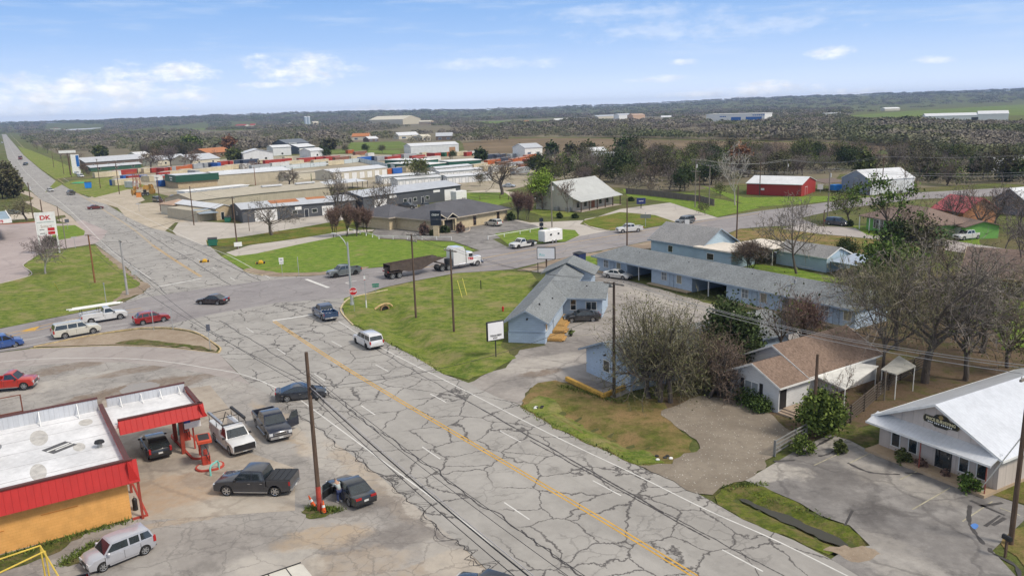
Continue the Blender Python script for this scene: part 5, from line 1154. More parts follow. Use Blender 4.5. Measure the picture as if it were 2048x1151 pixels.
# green fascia building
t, w_ = bframe('green_fascia_shop','long tan store with dark green fascia over a stone front corner','shop',(357,377),(583,359))
wg=w_*.33
gable(t, w_*.67, 20., 4.2, 1.0, TAN, MRW, 'x', .3, x0=wg+.01)
bx('wall', STONE, t, 0, wg, 0, 20, 0, 3.4); GREEN=ribbed((.02,.085,.055),'x',.5,.5,0.,.3)
bx('fascia', GREEN, t, -.8, wg+.5, -.8, -.5, 2.5, 5.3); bx('fascia', GREEN, t, -.8,-.5,-.49,14,2.5,5.3); bx('flat_roof', MRW, t, -.5, wg+.3, -.49, 20, 4.4,4.8)
m=MB(); [m.box(-.86,-.81,4+i*.9,4.6+i*.9,3.9,4.5) for i in range(4)]; [m.box(-.86,-.81,4.4+i*.9,5+i*.9,3.0,3.5) for i in range(3)]; m.build('white_lettering', WHITE, t)
m=MB(); [m.box(w_*.45+i*14,w_*.45+7+i*14,8,9.4,5.05,5.5) for i in range(4)]; m.build('ridge_vent', MRW, t)
opening(t,'f',w_*.93,.1,1.2,2.3,'door',pane=DKDOOR)
# storage buildings with roller doors
t, w_ = bframe('storage_block','cream storage block with a row of white roller doors in the yard','storage building',(668,362),(775,351)); gable(t, w_, 13., 3.6, 1., CREAM, MRW,'x',.3)
n=7
for i in range(n): opening(t,'f',w_*(i+.6)/n,.05,w_/n*.68,2.9,'roll',pane=ROLLD,frame=pm((.40,.34,.26),.6,key='ofr'))
t, w_ = bframe('storage_block','low cream wall-like storage shed with flat olive roof beside the roller door block','storage building',(578,362),(652,355)); gable(t, w_, 9., 3., .5, CREAM, MRT,'x',.2)
for k,(a,b,lb) in enumerate([((764,368),(872,360),'white storage unit row with pale roof in front of the roller door block'),((796,374),(884,367),'white storage unit row nearest the second charcoal workshop'),((895,368),(985,361),'white storage unit row right of the leafless mistletoe tree'),((880,357),(965,350),'white storage unit row one behind the nearest right-hand row'),((872,349),(945,342),'farthest white storage unit row beside the green-walled units')]):
    t, w_ = bframe('storage_units', lb, 'storage building', a, b); gable(t, w_, 7., 2.6, .6, WALLW, MRW,'x',.2, trim=pm((.12,.16,.16),.6,key='ut'))
    n=7
    for i in range(n): opening(t,'f',w_*(i+.5)/n,.05,w_/n*.6,2.1,'roll',pane=ROLLD,frame=MATS['ut'])
    for u in (1.3,3.4,5.5): opening(t,'l',u,.05,1.4,2.1,'roll',pane=ROLLD,frame=MATS['ut'])
t, w_ = bframe('long_shelter','low pale-roofed open shelter row behind the rusted workshop roof','shelter',(625,385),(730,374)); MB().slab([(0,-2,2.6),(w_,-2,2.6),(w_,6,3.1),(0,6,3.1)],.15).build('roof',MRW,t)
m=MB(); [m.box(i*w_/10-.08,i*w_/10+.08,-1.9,-1.74,0,2.55) for i in range(11)]; m.build('post',DARK,t)
GW = ribbed((.02,.10,.07),'x',.5,.6,0.,.3)
for k,(a,b,lb) in enumerate([((775,338),(860,340),'dark green storage row with white flat roof'),((898,334),(962,330),'second dark green storage row with white roof further right'),((770,330),(850,331),'dark green storage row behind the first one')]):
    t, w_ = bframe('green_storage_units', lb, 'storage building', a, b); bx('wall',GW,t,0,w_,0,12,0,2.6); bx('roof',WHITE,t,-.3,w_+.3,-.3,12.3,2.6,2.9)
# white warehouse
t, w_ = bframe('white_warehouse','big white gabled warehouse at the edge of the brown field','warehouse',(822,309),(918,304)); gable(t, w_, 14., 5.4, 1.6, WALLW, MRW,'x',.2); opening(t,'f',w_*.86,.1,4.5,3.6,'roll',pane=pm((.42,.24,.13),.7,key='bdr'),frame=pm((.42,.24,.13),.7,key='bdr'))
for u in (3,7,11): opening(t,'l',u,.1,3.,4.2,'roll',pane=WHITE)
# left-hand far sheds
def shed(nm, lb, ct, a, b, d, h, rise, wall, roof, ax='x', **kw):
    t, w_ = bframe(nm, lb, ct, a, b); gable(t, w_, d, h, rise, wall, roof, ax, .5, **kw)
    n = max(1,int(w_/9))
    for i in range(n): opening(t,'f',w_*(i+.5)/n,.8,1.6,1.3,'window')
    return t
DKW = pm((.16,.12,.10),.8,key='dkw')
shed('long_barn','long low brown building with grey metal roof at the far left of the yard','barn',(172,336),(290,327),14,3.4,2.6,DKW,MR)
shed('long_barn','low green-edged shed strip in front of the long brown building','barn',(182,343),(283,335),6,2.2,1.0,pm((.05,.12,.08),.7,key='gsh'),MR)
shed('metal_shed','cream gabled shed with grey roof between two bare trees','shed',(316,332),(378,326),12,3.6,2.2,CREAM,MR)
shed('metal_shed','pale shed with wide grey roof left of the orange-roofed house','shed',(385,331),(440,326),18,3.2,3.0,CREAM,MR)
shed('metal_shed','low white-roofed shed behind the bare trees on the left','shed',(275,318),(300,316),10,3,1.8,CREAM,MRW)
ORR = pm((.42,.17,.07),.8,0,.15,key='orr')
shed('orange_roof_house','brown house with orange roof beside the round green tree','house',(417,316),(466,311),16,3.4,3.0,pm((.22,.14,.09),.8,key='brw'),ORR)
shed('white_barn','white gabled barn with grey roof and small dark window','barn',(488,323),(547,320),16,5.2,2.2,WALLW,MRW,'y')
shed('white_barn','square white metal barn left of the dark blue house','barn',(547,312),(583,310),14,6,1.4,WALLW,MRW)
t=shed('dark_house','dark blue-grey house with white garage door and wide roof','house',(575,302),(618,299),20,6,3.0,pm((.09,.11,.14),.7,key='dbl'),pm((.14,.16,.19),.7,key='dblr')); opening(t,'f',6,3,8,3.4,'roll',pane=WHITE)
t=shed('dark_house','low dark house with white panel beside the blue-grey house','house',(598,308),(630,305),14,5,2.0,MATS['dbl'],MRW); opening(t,'f',5,1,8,3,'roll',pane=WHITE)
shed('white_barn','small low white shed right of the dark house','shed',(622,315),(648,313),12,4.4,1.6,WALLW,MRW)
# brick office J
BRK = brickm((.52,.42,.26),(.60,.50,.33),(.50,.43,.32),.5,.2,.15); DR = shingle((.075,.075,.085),(.10,.10,.11))
t, w_ = bframe('brick_office','tan brick office with dark hipped roof and two small front gables','office',(872,466),(1015,440)); J=t
hip(t, w_, 15., 2.9, 3.0, BRK, DR, .9, trim=pm((.42,.36,.29),.7,key='jtr'))
hip(t, 10.5, 12, 2.9, 2.4, BRK, DR, .8, x0=-2.2, y0=13.6, trim=MATS['jtr'])
for u in (.18,.52,.86): 
    opening(t,'f',w_*u,.3,1.0,2.3,'window',frame=pm((.17,.07,.045),.7,key='brnf'),bars=(2,2)) 
bx('recess_shade_panel',DARK,t,2.0,5.4,-.05,-.002,.05,2.7)  # flat dark slab on the wall, its colour stands in for porch shade
for x in (1.6,5.6): bx('porch_column',BRK,t,x-.25,x+.25,-1.0,-.5,0,2.75)
for x,y in ((1.0,-.6),(4.4,-.9)):
    MB().exy([(x-1.9,3.0),(x,4.1),(x+1.9,3.0),(x+1.9,3.12),(x,4.25),(x-1.9,3.12)], y-.35, y+3.6).build('gablet_roof',DR,t); MB().exy([(x-1.9,2.96),(x,4.05),(x+1.9,2.96),(x+1.9,3.14),(x,4.28),(x-1.9,3.14)], y-.40,y-.355).build('gablet_trim',pm((.62,.56,.46),.6,key='gtr'),t)
# stone building I
SIL = ribbed((.50,.51,.49),'x',.5,.5,.2,.25); LST = brickm((.50,.46,.38),(.58,.54,.46),(.52,.48,.41),.5,.22,.12)
t, w_ = bframe('stone_lodge','pale stone lodge with steep light metal roof and dark posted porch','building',(1162,424),(1240,409)); 
d=15.5; hh=3.1; zr=hh+4.6
MB().exx([(2.6,0),(d,0),(d,hh),((2.6+d)/2,zr-.3),(2.6,hh+.6)],0,w_).build('wall',LST,t)
yr=(2.6+d)/2
MB().exx([(-.5,2.7),(2.2,3.6),(yr,zr),(d+.6,hh-.1),(d+.6,hh+.04),(yr,zr+.15),(2.2,3.75),(-.5,2.84)],-.7,w_+.7).build('roof',SIL,t)
m=MB(); [m.box(x-.12,x+.12,-.2,.04,0,2.75) for x in [w_*i/5 for i in range(6)]]; m.build('porch_post',pm((.09,.06,.045),.7,key='pp'),t); bx('porch_floor',MATS['walk'],t,-.2,w_+.2,-.4,2.59,0,.12)
m=MB()
for u in (.12,.30,.68,.86):
    f=MB().box(w_*u-.6,w_*u+.6,2.54,2.598,.8,2.3).build('window',MATS['pp'],t); bx('pane',GLASS,f,w_*u-.5,w_*u+.5,2.52,2.539,.9,2.2)
f=MB().box(w_*.49-.8,w_*.49+.8,2.54,2.598,.12,2.5).build('door',pm((.28,.10,.04),.6,key='redwood'),t); 
for s in (-1,1): MB().bbox(-1.4,-.3,5+s*2,6.2+s*2,0,1.1,.05).build('air_conditioner',pm((.25,.25,.25),.6,key='acg'),t)
# red barn, quonset
REDB=ribbed((.34,.035,.03),'x',.5,.6,0.,.3)
t, w_ = bframe('red_barn','bright red metal barn with pale metal roof','barn',(1493,389),(1602,393)); t.rotation_euler=(0,0,t.rotation_euler[2]); gable(t,w_,15,3.4,1.7,REDB,MRW,'x',.3); 
opening(t,'r',5.,.1,2.2,2.4,'roll',W=w_,pane=REDB); mark_sign(t,w_*.3,1.5,1.,.6,'')
t, w_ = bframe('metal_barn','blue-grey metal barn with white curved roof','barn',(1682,383),(1740,390)); gable(t,w_,16,4.2,2.6,ribbed((.24,.29,.36),'x',.5,.5,.2,.3),MRW,'y',.2); opening(t,'f',w_*.5,.1,1.1,2.2,'door',pane=WHITE)
bx('side_cladding', WALLW, t, w_+.002,w_+.05,0,16,0,4.0)
q = thing('blue_trailer','bright blue tarped trailer between the red barn and the metal barn','trailer',(*G(1672,383),0),.3); MB().bbox(-1.6,1.6,-1,1,.5,2.2,.1).build('tarp',pm((.02,.20,.60),.6,key='bluetarp'),q); put_wheel(q,0,-.9,.35,.2,False)
t = thing('open_shelter','low open shelter with brown roof beside the metal barn','shelter',(*G(1665,382),0),.35); MB().slab([(-3,0,2.6),(6,0,2.6),(6,7,3.2),(-3,7,3.2)],.12).build('roof',MATS['dkw'],t); MB().cyl((-2.8,.2,0),(-2.8,.2,2.5),.08,n=6).cyl((5.8,.2,0),(5.8,.2,2.5),.08,n=6).build('post',POLEG,t)
# white quonset greenhouses
for k,(a,b) in enumerate([((1938,343),(1962,345)),((1990,345),(2020,347)),((2030,347),(2060,349))]):
    t, w_ = bframe('hoop_greenhouse',['white arched greenhouse nearest the round dark tree','white arched greenhouse just right of the round dark tree','white arched greenhouse cut by the right picture edge'][k],'greenhouse',a,b)
    R_=w_/2; pr=[(R_-R_*cos(pi*i/12), 5.*sin(pi*i/12)) for i in range(13)]; MB().exy(pr,0,30).build('cover',pm((.74,.76,.78),.5,key='ghc'),t,30); bx('end_door',BLACK,t,R_-1,R_+1,-.03,-.002,0,2.6)
# green house & neighbours on the right
LIME=pm((.16,.38,.085),.7,0,.08,key='lime'); BRN=shingle((.15,.105,.085),(.20,.145,.12))
t, w_ = bframe('lime_green_house','lime green house with brown hipped roof behind the twisted tree','house',(1732,458),(1850,480)); hip(t,w_,10,2.8,2.8,LIME,BRN,1.2); 
opening(t,'f',w_*.22,.6,3.,1.9,'window',bars=(4,2)); opening(t,'f',w_*.62,.8,2.,1.5,'window',bars=(2,2)); opening(t,'f',w_*.82,.1,1.,2.1,'door')
m=MB(); [m.cb(-.9+x,-1.,0,.14,.14,2.8) for x in (0,3,6)]; m.build('porch_post',WHITE,t)
t, w_ = bframe('lime_green_garage','low lime green garage with brown roof and white door','garage',(1890,470),(1932,480)); w_=6.; gable(t,w_,7,2.5,.9,LIME,BRN,'x',.5); opening(t,'f',w_*.5,.05,3.2,2.1,'roll',pane=WHITE)
t, w_ = bframe('red_roof_house','orange-walled house with bright pinkish-red metal roof','house',(1866,440),(1940,452)); w_=8.5; gable(t,w_,9,2.9,2.6,pm((.42,.20,.10),.8,key='orw'),ribbed((.42,.08,.09),'x',.45,.5,0.,.3),'x',.6)
t, w_ = bframe('grey_gable_house','grey house with white metal roof near the right edge','house',(1985,425),(2050,432)); gable(t,w_,14,3.4,2.6,pm((.16,.17,.19),.8,key='gw'),MRW,'y',.5)
t, w_ = bframe('brick_bungalow','rust-brown bungalow with broad brown roof and cream eaves at the right edge','house',(1930,588),(2080,602)); gable(t,w_,13,3.0,2.6,pm((.26,.10,.045),.85,0,.15,key='rustw'),BRN,'x',.9,trim=pm((.52,.40,.20),.7,key='ctr2'))
opening(t,'f',w_*.55,.8,2.,1.4,'window',bars=(2,1)); opening(t,'f',w_*.4,.1,1.1,2.2,'door')
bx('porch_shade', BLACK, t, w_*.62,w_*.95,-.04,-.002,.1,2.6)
# far landmarks
def farbox(nm, lb, ct, a, b, d, h, rise, wall, roof, ax='x', n=0):
    t, w_ = bframe(nm, lb, ct, a, b); gable(t, w_, d, h, rise, wall, roof, ax, .3, th=.4)
    for i in range(n): opening(t,'f',w_*(i+.5)/n,.8,w_/n*.4,h*.5,'window',pane=pm((.1,.13,.18),.3,key='farw'))
    return t
t, w_ = bframe('white_showroom','long white industrial building with two blue doors far beyond the field','warehouse',(1412,243),(1529,241)); W2=pm((.78,.78,.76),.6,key='farwhite'); bx('wall',W2,t,0,w_,0,40,0,11)
MB().box(-.5,w_+.5,-.5,40,11,11.8).build('roof',W2,t); FB=pm((.02,.13,.42),.5,key='fblue')
for u,ww in ((.52,.17),(.82,.27)): opening(t,'f',w_*u,.2,w_*ww,6.2,'roll',pane=FB,frame=W2)
for u in (.08,.28): opening(t,'f',w_*u,1.,5,2.4,'window')
m=MB(); [m.box(w_*.80+i*3.4,w_*.80+2.4+i*3.4,-.2,-.02,8,9.6) for i in range(6)]; [m.box(w_*.24+i*2.8,w_*.24+2.+i*2.8,-.2,-.02,6.6,8.2) for i in range(4)]; m.build('blue_lettering',FB,t)
t=farbox('white_hangar','white double hangar with dark open bays in front of the green hill','hangar',(1850,248),(1955,246),30,8,2.5,W2,MRW); opening(t,'f',60 if 0 else 55,.3,22,6,'dark',pane=DARK); 
farbox('white_hangar','second white gabled hangar right of the open-bay hangar','hangar',(1955,246),(2016,245),30,9,3,W2,MRW,'x',0)
farbox('cream_shed','very large cream agricultural shed under the horizon','shed',(738,250),(806,249),60,13,9,pm((.55,.50,.38),.8,key='csh'),pm((.62,.58,.46),.7,key='csh2'))
for k,x in enumerate((612,618)):
    g=G(x,249); t=thing('grain_silo',['left of two pale blue-white silos on the far left skyline','right of two pale blue-white silos on the far left skyline'][k],'silo',(g.x,g.y,0)); r_=4.6; MB().cyl((0,0,0),(0,0,26),r_*1.15,n=14).build('silo_body',pm((.48,.54,.60),.6,key='silo'),t,30); MB().dome((0,0,26),r_*1.15,r_*1.15,2,14,3).build('silo_cap',WHITE,t)
REDR=pm((.36,.05,.03),.7,key='redr')
for k,(nm,lb,ct,a,b,d,h,r_,wl,rf) in enumerate([
 ('far_house','long red-roofed building on the left skyline','building',(470,254),(490,253.6),20,4,4,CREAM,REDR),('far_house','short red-roofed building right of the longer red one on the skyline','building',(500,253),(510,252.7),20,4,4,CREAM,REDR),
 ('far_house','orange-roofed ranch house beyond the small green field','house',(704,281),(738,280),16,4,3,CREAM,ORR),('far_house','small white-roofed shed right of the orange-roofed ranch house','shed',(738,284),(757,283),12,3,2,DKW,MRW),
 ('far_house','white-roofed house among the trees above the warehouse','house',(798,279),(838,277),14,4,3,CREAM,MRW),('far_house','small cream shed right of the white-roofed house','shed',(845,282),(862,281),10,4,2,CREAM,CREAM),('far_house','brown house with pale grey roof above the field edge','house',(872,281),(905,280),14,4,3,DKW,MR),
 ('far_house','low white-roofed building beyond the trees at the middle','building',(1108,243),(1145,242),20,3,3,CREAM,WHITE),('far_house','orange-red long low shed in the green gap below the hills','shed',(1034,248),(1060,247),10,4,2,ORR,ORR),
 ('far_house','pale building left of the blocky white house','building',(1195,238),(1235,236),20,6,3,CREAM,MR),('far_house','blocky white two-storey house on the middle skyline','house',(1238,238),(1262,237),18,9,3,W2,MR),('far_house','peach house with red front right of the white two-storey house','house',(1266,239),(1290,238),18,9,3,pm((.55,.38,.26),.7,key='peach'),pm((.45,.32,.24),.7,key='peach2')),
 ('far_house','small pale house right of the peach house','house',(1322,240),(1342,239.5),14,5,3,CREAM,MRW),('far_house','brown low house before the green hill','house',(1650,236),(1685,235),16,5,3,DKW,MR),
 ('far_house','white shed by the road on the far left','shed',(98,262),(118,261.5),14,4,3,WHITE,W2),('far_house','dark red barn on the far left skyline','barn',(106,261),(116,260.7),14,7,3,REDR,REDR),
 ('far_house','pale sheds row on the left hillside','shed',(135,263),(205,259),14,4,3,CREAM,MR),('far_house','white house at the foot of the far right hills','house',(1770,222),(1800,221),16,5,3,CREAM,WHITE),
 ('far_house','tan tank-like building beside the silos','building',(627,253),(638,252.6),16,10,3,pm((.45,.40,.30),.8,key='tanb'),CREAM),('far_house','white strip building left of the silos','building',(570,250),(582,249.7),16,4,2,WHITE,WHITE),
 ('far_house','tan rooftops cluster right of the large cream shed','building',(838,250),(860,249.5),22,7,3,pm((.50,.40,.28),.8,key='tnn'),CREAM),('far_house','low white-roofed shed at the right end of the yard','shed',(1175,318),(1215,316),12,4,1.5,DKW,MRW),
 ('far_house','blue-grey long low shed right of the container yard','shed',(1178,330),(1275,328),10,4,1.5,pm((.20,.25,.31),.7,key='bgr'),MR),('far_house','white building with green sign behind the containers','building',(1050,318),(1085,316),16,6,2,WHITE,MR)]):
    farbox(nm, lb, ct, a, b, d, h, r_, wl, rf, 'x', 2 if G(*a).y<900 else 0)
# ------------------------------------------------------------ shipping containers
CC={'W':('white',(.62,.63,.62)),'C':('cream',(.60,.52,.36)),'R':('dark red',(.36,.045,.03)),'B':('blue',(.03,.13,.46)),'O':('orange-red',(.46,.12,.035)),'S':('grey',(.36,.38,.40)),'D':('dark navy',(.045,.06,.10)),'G':('green',(.03,.14,.08)),'T':('rust brown',(.24,.11,.07))}
YA=radians(57); cons=[]
for s in """212,354,C,12 229,352,W,6 250,349,R,12 270,347,R,6 284,346,C,6 296,346,C,6 312,345,R,6 326,345,R,6 342,343,S,6 358,342,O,12 380,338,O,6
236,370,B,6 254,369,C,12 264,375,W,6 256,361,B,6 268,362,R,6 283,361,B,6 296,363,C,6 311,362,W,6 327,355,R,6 346,352,C,12 330,372,B,6 350,370,R,6
394,337,S,6 406,335,S,6 418,334,D,6 432,334,B,6 446,331,R,6 457,330,R,6 470,329,C,6 388,351,S,6 402,348,C,12 424,345,C,12 444,342,C,12 372,348,C,6
482,328,D,12 500,327,D,12 526,328,C,6 545,328,R,12 566,326,R,12 590,330,C,12 612,324,R,12 628,322,R,12 645,321,R,12 664,321,R,12 682,322,T,12 698,320,C,6 712,319,C,6 732,322,B,12 750,321,D,6 766,321,S,12
786,321,R,12 800,317,R,12 818,316,S,12 835,319,R,12 848,313,C,6 863,314,R,6 873,314,R,6 884,313,G,6 896,312,O,6 906,311,C,6 922,311,C,12 936,312,R,6 950,310,W,12 842,323,R,12 865,322,W,12
985,317,D,12 1002,317,D,12 1016,316,C,6 1024,317,S,6 1032,326,O,12 1047,323,O,12 1062,327,R,12 1008,333,T,12 1030,335,S,12 1050,337,T,12 958,338,C,12 978,341,C,12 930,342,R,6 780,348,O,6 792,347,B,6 806,344,C,6 820,342,C,6 995,343,W,12 1018,345,C,12 1040,347,S,12 1070,338,S,6 560,334,W,12 600,336,C,12 470,338,C,12 500,336,W,12 520,339,S,12 985,329,O,12 1005,325,D,12 1060,318,O,12 1078,322,R,12 1085,330,C,6 640,328,C,12 670,330,C,12 575,321,C,6 740,314,W,6 720,310,T,12 700,307,O,6 1095,340,B,6 1110,335,S,12 1130,332,S,12 1100,325,C,12""".split():
    a,b,c,l=s.split(','); cons.append((float(a),float(b),c,float(l)))
cons.sort(); cnt={}
ORD=['first','second','third','fourth','fifth','sixth','seventh','eighth','ninth','tenth','eleventh','twelfth','thirteenth','fourteenth','fifteenth','sixteenth','seventeenth','eighteenth','nineteenth','twentieth']
def ordn(n):
    if n < 20: return ORD[n]
    n += 1; T = ['twent','thirt','fort','fift','sixt','sevent','eight','ninet'][n//10-2]
    return T+'ieth' if n%10 == 0 else T+'y-'+ORD[n%10-1]
CM={}
for i,(px,py,c,l) in enumerate(cons):
    L=12.2 if l==12 else 6.1; key=(c,l)
    if key not in CM:
        mt=ribbed(CC[c][1],'x',.3,.6,0.,.3,.3 if c in 'RTO' else 0.,.15); m=MB().box(-L/2,L/2,-1.22,1.22,.12,2.6)
        b_=m.build('container_body',mt,None); d_=MB().box(-L/2-.04,-L/2-.002,-1.1,-.03,.25,2.45).box(-L/2-.04,-L/2-.002,.03,1.1,.25,2.45).build('container_door',pm(shade(CC[c][1],.8),.6),None)
        for y in (-.8,-.3,.3,.8): pass
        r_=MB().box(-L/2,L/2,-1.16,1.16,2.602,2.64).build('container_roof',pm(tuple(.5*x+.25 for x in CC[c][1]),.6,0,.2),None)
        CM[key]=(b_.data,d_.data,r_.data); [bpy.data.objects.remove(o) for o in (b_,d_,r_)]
    cnt[c]=cnt.get(c,0); nm=CC[c][0]
    g=G(px,py); rz=YA+ (pi/2 if (l==6 and i%3==0) else 0)+random.uniform(-.06,.06)
    t=thing('shipping_container', f"{nm} {'long' if l==12 else 'short'} shipping container, {ordn(cnt[c])} {nm} one from the left of the yard",'shipping container',(g.x,g.y,0),rz,'shipping containers in the yard'); cnt[c]+=1
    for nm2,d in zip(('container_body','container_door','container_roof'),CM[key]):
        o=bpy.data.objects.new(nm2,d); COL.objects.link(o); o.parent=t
    if i%4==0 and py<335:
        t.scale=(1,1,1)
# yard screen fence
def fence_line(lb, pts, h, mat, post=None, step=3., name='fence', solid=True, rails=0, th=.06, group=None, top=None):
    a0=G(*pts[0]); t=thing(name,lb,'fence',(a0.x,a0.y,0),0,group); m=MB(); pm_=MB()
    for a,b in zip(pts,pts[1:]):
        A,B=G(*a)-a0,G(*b)-a0; d=B-A; L=d.length; an_=atan2(d.y,d.x); mx=Matrix.Translation((A.x,A.y,0))@Matrix.Rotation(an_,4,'Z')
        s0=len(m.v)
        if solid: m.box(0,L,-th/2,th/2,.08,h)
        for r_ in range(rails): z=h*(r_+1)/rails; m.box(0,L,-.04,.04,z-.1,z)
        m.xf(mx,s0); s1=len(pm_.v); n=max(1,int(L/step))
        for i in range(n+1): pm_.box(L*i/n-.05,L*i/n+.05,-.09,.09,0,h+.05)
        pm_.xf(mx,s1)
    m.build('panel' if solid else 'rail',mat,t); pm_.build('post',post or mat,t); return t
fence_line('pale metal screen fence with dark posts around the grassy yard',[(520,344),(640,333),(720,324),(790,340)],2.4,pm((.52,.58,.60),.6,0,.1,key='scr'),pm((.12,.16,.17),.6,key='scrp'),6.)
fence_line('weathered grey wooden privacy fence behind the lodge driveway',[(1252,388),(1290,391),(1340,397),(1400,404),(1428,412)],1.9,wood_mat((.17,.14,.13)),None,2.4,name='wooden_fence')
fence_line('low white pipe fence along the office car park above the bright lawn',[(697,462),(758,478),(903,480)],.75,WHITE,None,3.2,name='pipe_fence',solid=False,rails=1)
fence_line('low white pipe fence on the right side of the office entrance',[(976,479),(1040,468),(1080,461)],.75,WHITE,None,3.2,name='pipe_fence',solid=False,rails=1)
# ============================================================ PARKED AND MOVING VEHICLES
def put(name, label, cat, style, color, pf, pr_, side, **kw):
    sc_ = kw.pop('scale', 1.); pos, a = at_wheels(pf, pr_, side, style, sc_)
    a += kw.pop('turn', 0.); return car(name, label, cat, style, color, pos, a, scale=sc_, **kw)
C_BLK=(.022,.024,.028); C_NVY=(.018,.03,.055); C_GRY=(.03,.032,.04); C_WHT=(.74,.74,.73); C_SIL=(.46,.47,.48)
put('pickup_truck','dark grey crew-cab pickup with black folding bed cover parked across the forecourt','pickup','pickup',C_GRY,(457,991),(549,992),'l',cover=True,rim=CHROME)
put('parked_sedan','black sedan with its driver door open beside the red-footed pole','car','sedan',(.02,.025,.032),(664,985),(699,1012),'l',opn='left')
put('service_truck','white utility service truck with black ladder racks next to the pumps','truck','regcab',C_WHT,(467,915),(426,877),'r',bed=None,scale=1.0); SV=bpy.context.scene.objects[-1] if 0 else None
put('pickup_truck','dark blue crew-cab pickup with its driver door swung open','pickup','pickup',(.012,.017,.035),(537,883),(513,853),'r',opn='left',rim=CHROME)
g1,g2=G(300,884),G(318,912); a=atan2(g1.y-g2.y,g1.x-g2.x); c=G(312,902); car('parked_suv','black crossover parked beside the pump canopy with its tail towards the viewer','car','cross',(.018,.02,.024),c,a)
put('parked_hatchback','silver boxy hatchback in the bottom left corner','car','hatch',(.47,.48,.52),(208,1142),(291,1108),'l')
put('moving_sedan','dark blue-black sedan turning onto the cracked highway behind the wooden pole','car','coupe',(.022,.03,.045),(632,797),(577,803),'r')
put('lifted_pickup','bright red lifted pickup at the left picture edge','pickup','regcab',(.50,.025,.015),(40,781),(-16,786),'r',scale=.95,loc_z=.1)
put('minivan','bright blue minivan at the left picture edge','van','van',(.03,.10,.34),(29,694),(-24,703),'r')
put('large_suv','cream-white long SUV with roof rails and tinted windows on the cross road','car','bigsuv',(.66,.65,.58),(187,667),(131,677),'r',rails=True)
put('utility_pickup','white utility pickup carrying long white pipes on its rack','pickup','regcab',C_WHT,(243,638),(181,648),'r')
put('red_suv','red crossover SUV waiting just behind the cream SUV','car','cross',(.30,.012,.018),(328,643),(286,650),'r')
put('moving_sedan','black sedan crossing the junction to the left','car','sedan',(.022,.014,.018),(402,609),(436,610),'l')
put('pickup_truck','metallic blue pickup at the stop line seen from behind','pickup','pickup',(.025,.06,.14),(628,630),(646,642),'l',rim=CHROME)
put('large_suv','white SUV driving towards the stop line, seen from behind','car','bigsuv',(.74,.74,.75),(712,686),(734,698),'l',rim=BLACK,rails=True,scale=.93)
put('pickup_truck','grey-green pickup with black wheels turning left at the junction','pickup','pickup',(.13,.15,.155),(668,556),(715,549),'l',rim=BLACK)
put('pickup_truck','white pickup driving on the cross road in front of the lodge','pickup','pickup',C_WHT,(1246,466),(1276,464),'l',det=False)
put('large_suv','grey SUV following on the cross road by the lodge drive','car','bigsuv',(.13,.14,.15),(1363,450),(1387,446),'l',det=False,scale=.95)
put('parked_suv','silver SUV parked at the tan brick office','car','suv',(.58,.58,.54),(973,451),(990,453),'l',det=False)
put('pickup_truck','black pickup parked in front of the second charcoal workshop','pickup','pickup',C_BLK,(820,418),(804,418),'r',det=False)
put('parked_car','black car half hidden by the office roof','car','sedan',C_BLK,(852,416),(842,414),'r',det=False)
put('parked_sedan','black sedan parked in the angle of the blue office','car','sedan',C_BLK,(1143,645),(1186,643),'l',rim=CHROME)
put('parked_sedan','white sedan parked outside the long motel row','car','sedan',(.76,.76,.74),(1243,559),(1219,556),'r')
put('pickup_truck','silver-beige pickup under the flat carport of the blue house','pickup','pickup',(.38,.36,.33),(1549,519),(1524,521),'r')
put('minivan','dark grey minivan by the bare tree at the side street','van','van',(.05,.055,.07),(1681,452),(1660,450),'r',det=False)
put('pickup_truck','white work pickup parked at the lime green garage','pickup','pickup',C_WHT,(1928,481),(1955,478),'l',det=False)
put('far_car','dark maroon car approaching on the left highway','car','sedan',(.14,.02,.018),(199,418),(186,419),'r',det=False)
put('far_truck','dark pickup towing on the left highway','pickup','pickup',(.06,.055,.05),(130,388),(144,391),'l',det=False)
put('far_car','pale grey car on the left highway opposite the shoulder','car','sedan',(.5,.5,.5),(101,384),(92,382),'r',det=False)
put('far_truck','dark red lorry far up the left highway','truck','cargo',(.2,.03,.03),(43,320),(47,318),'l',det=False,scale=1.4)
put('far_car','black car behind the red lorry far up the highway','car','suv',C_BLK,(52,331),(57,330),'l',det=False,scale=1.2)
put('far_car','white car near the vanishing end of the highway','car','suv',C_WHT,(4,287),(8,286),'l',det=False,scale=1.3)
put('parked_suv','black SUV parked by the iron railing on the left industrial side','car','bigsuv',(.03,.03,.035),(318,406),(303,403),'r',det=False)
put('parked_car','silver-blue car parked beyond the fence by the wide bare tree','car','sedan',(.45,.50,.56),(1022,375),(1012,375),'r',det=False)
put('parked_car','white car partly hidden by the reddish bush near the lodge','car','sedan',C_WHT,(1062,401),(1052,399),'r',det=False)
put('parked_car','dark car parked at the left end of the brick office','car','suv',(.06,.065,.07),(832,447),(822,444),'r',det=False)
put('parked_car','white hatchback parked by the tall blue and white sign','car','suv',C_WHT,(155,350),(148,349),'r',det=False)
put('parked_car','second white vehicle by the tall blue and white sign','car','van',C_WHT,(163,355),(153,354),'r',det=False)
put('parked_car','grey-green car under the bare trees at the left station','car','sedan',(.12,.15,.14),(33,428),(18,429),'r',det=False)
put('work_truck','black and white work truck parked inside the iron railing','truck','cargo',(.06,.06,.065),(347,405),(357,400),'l',det=False)
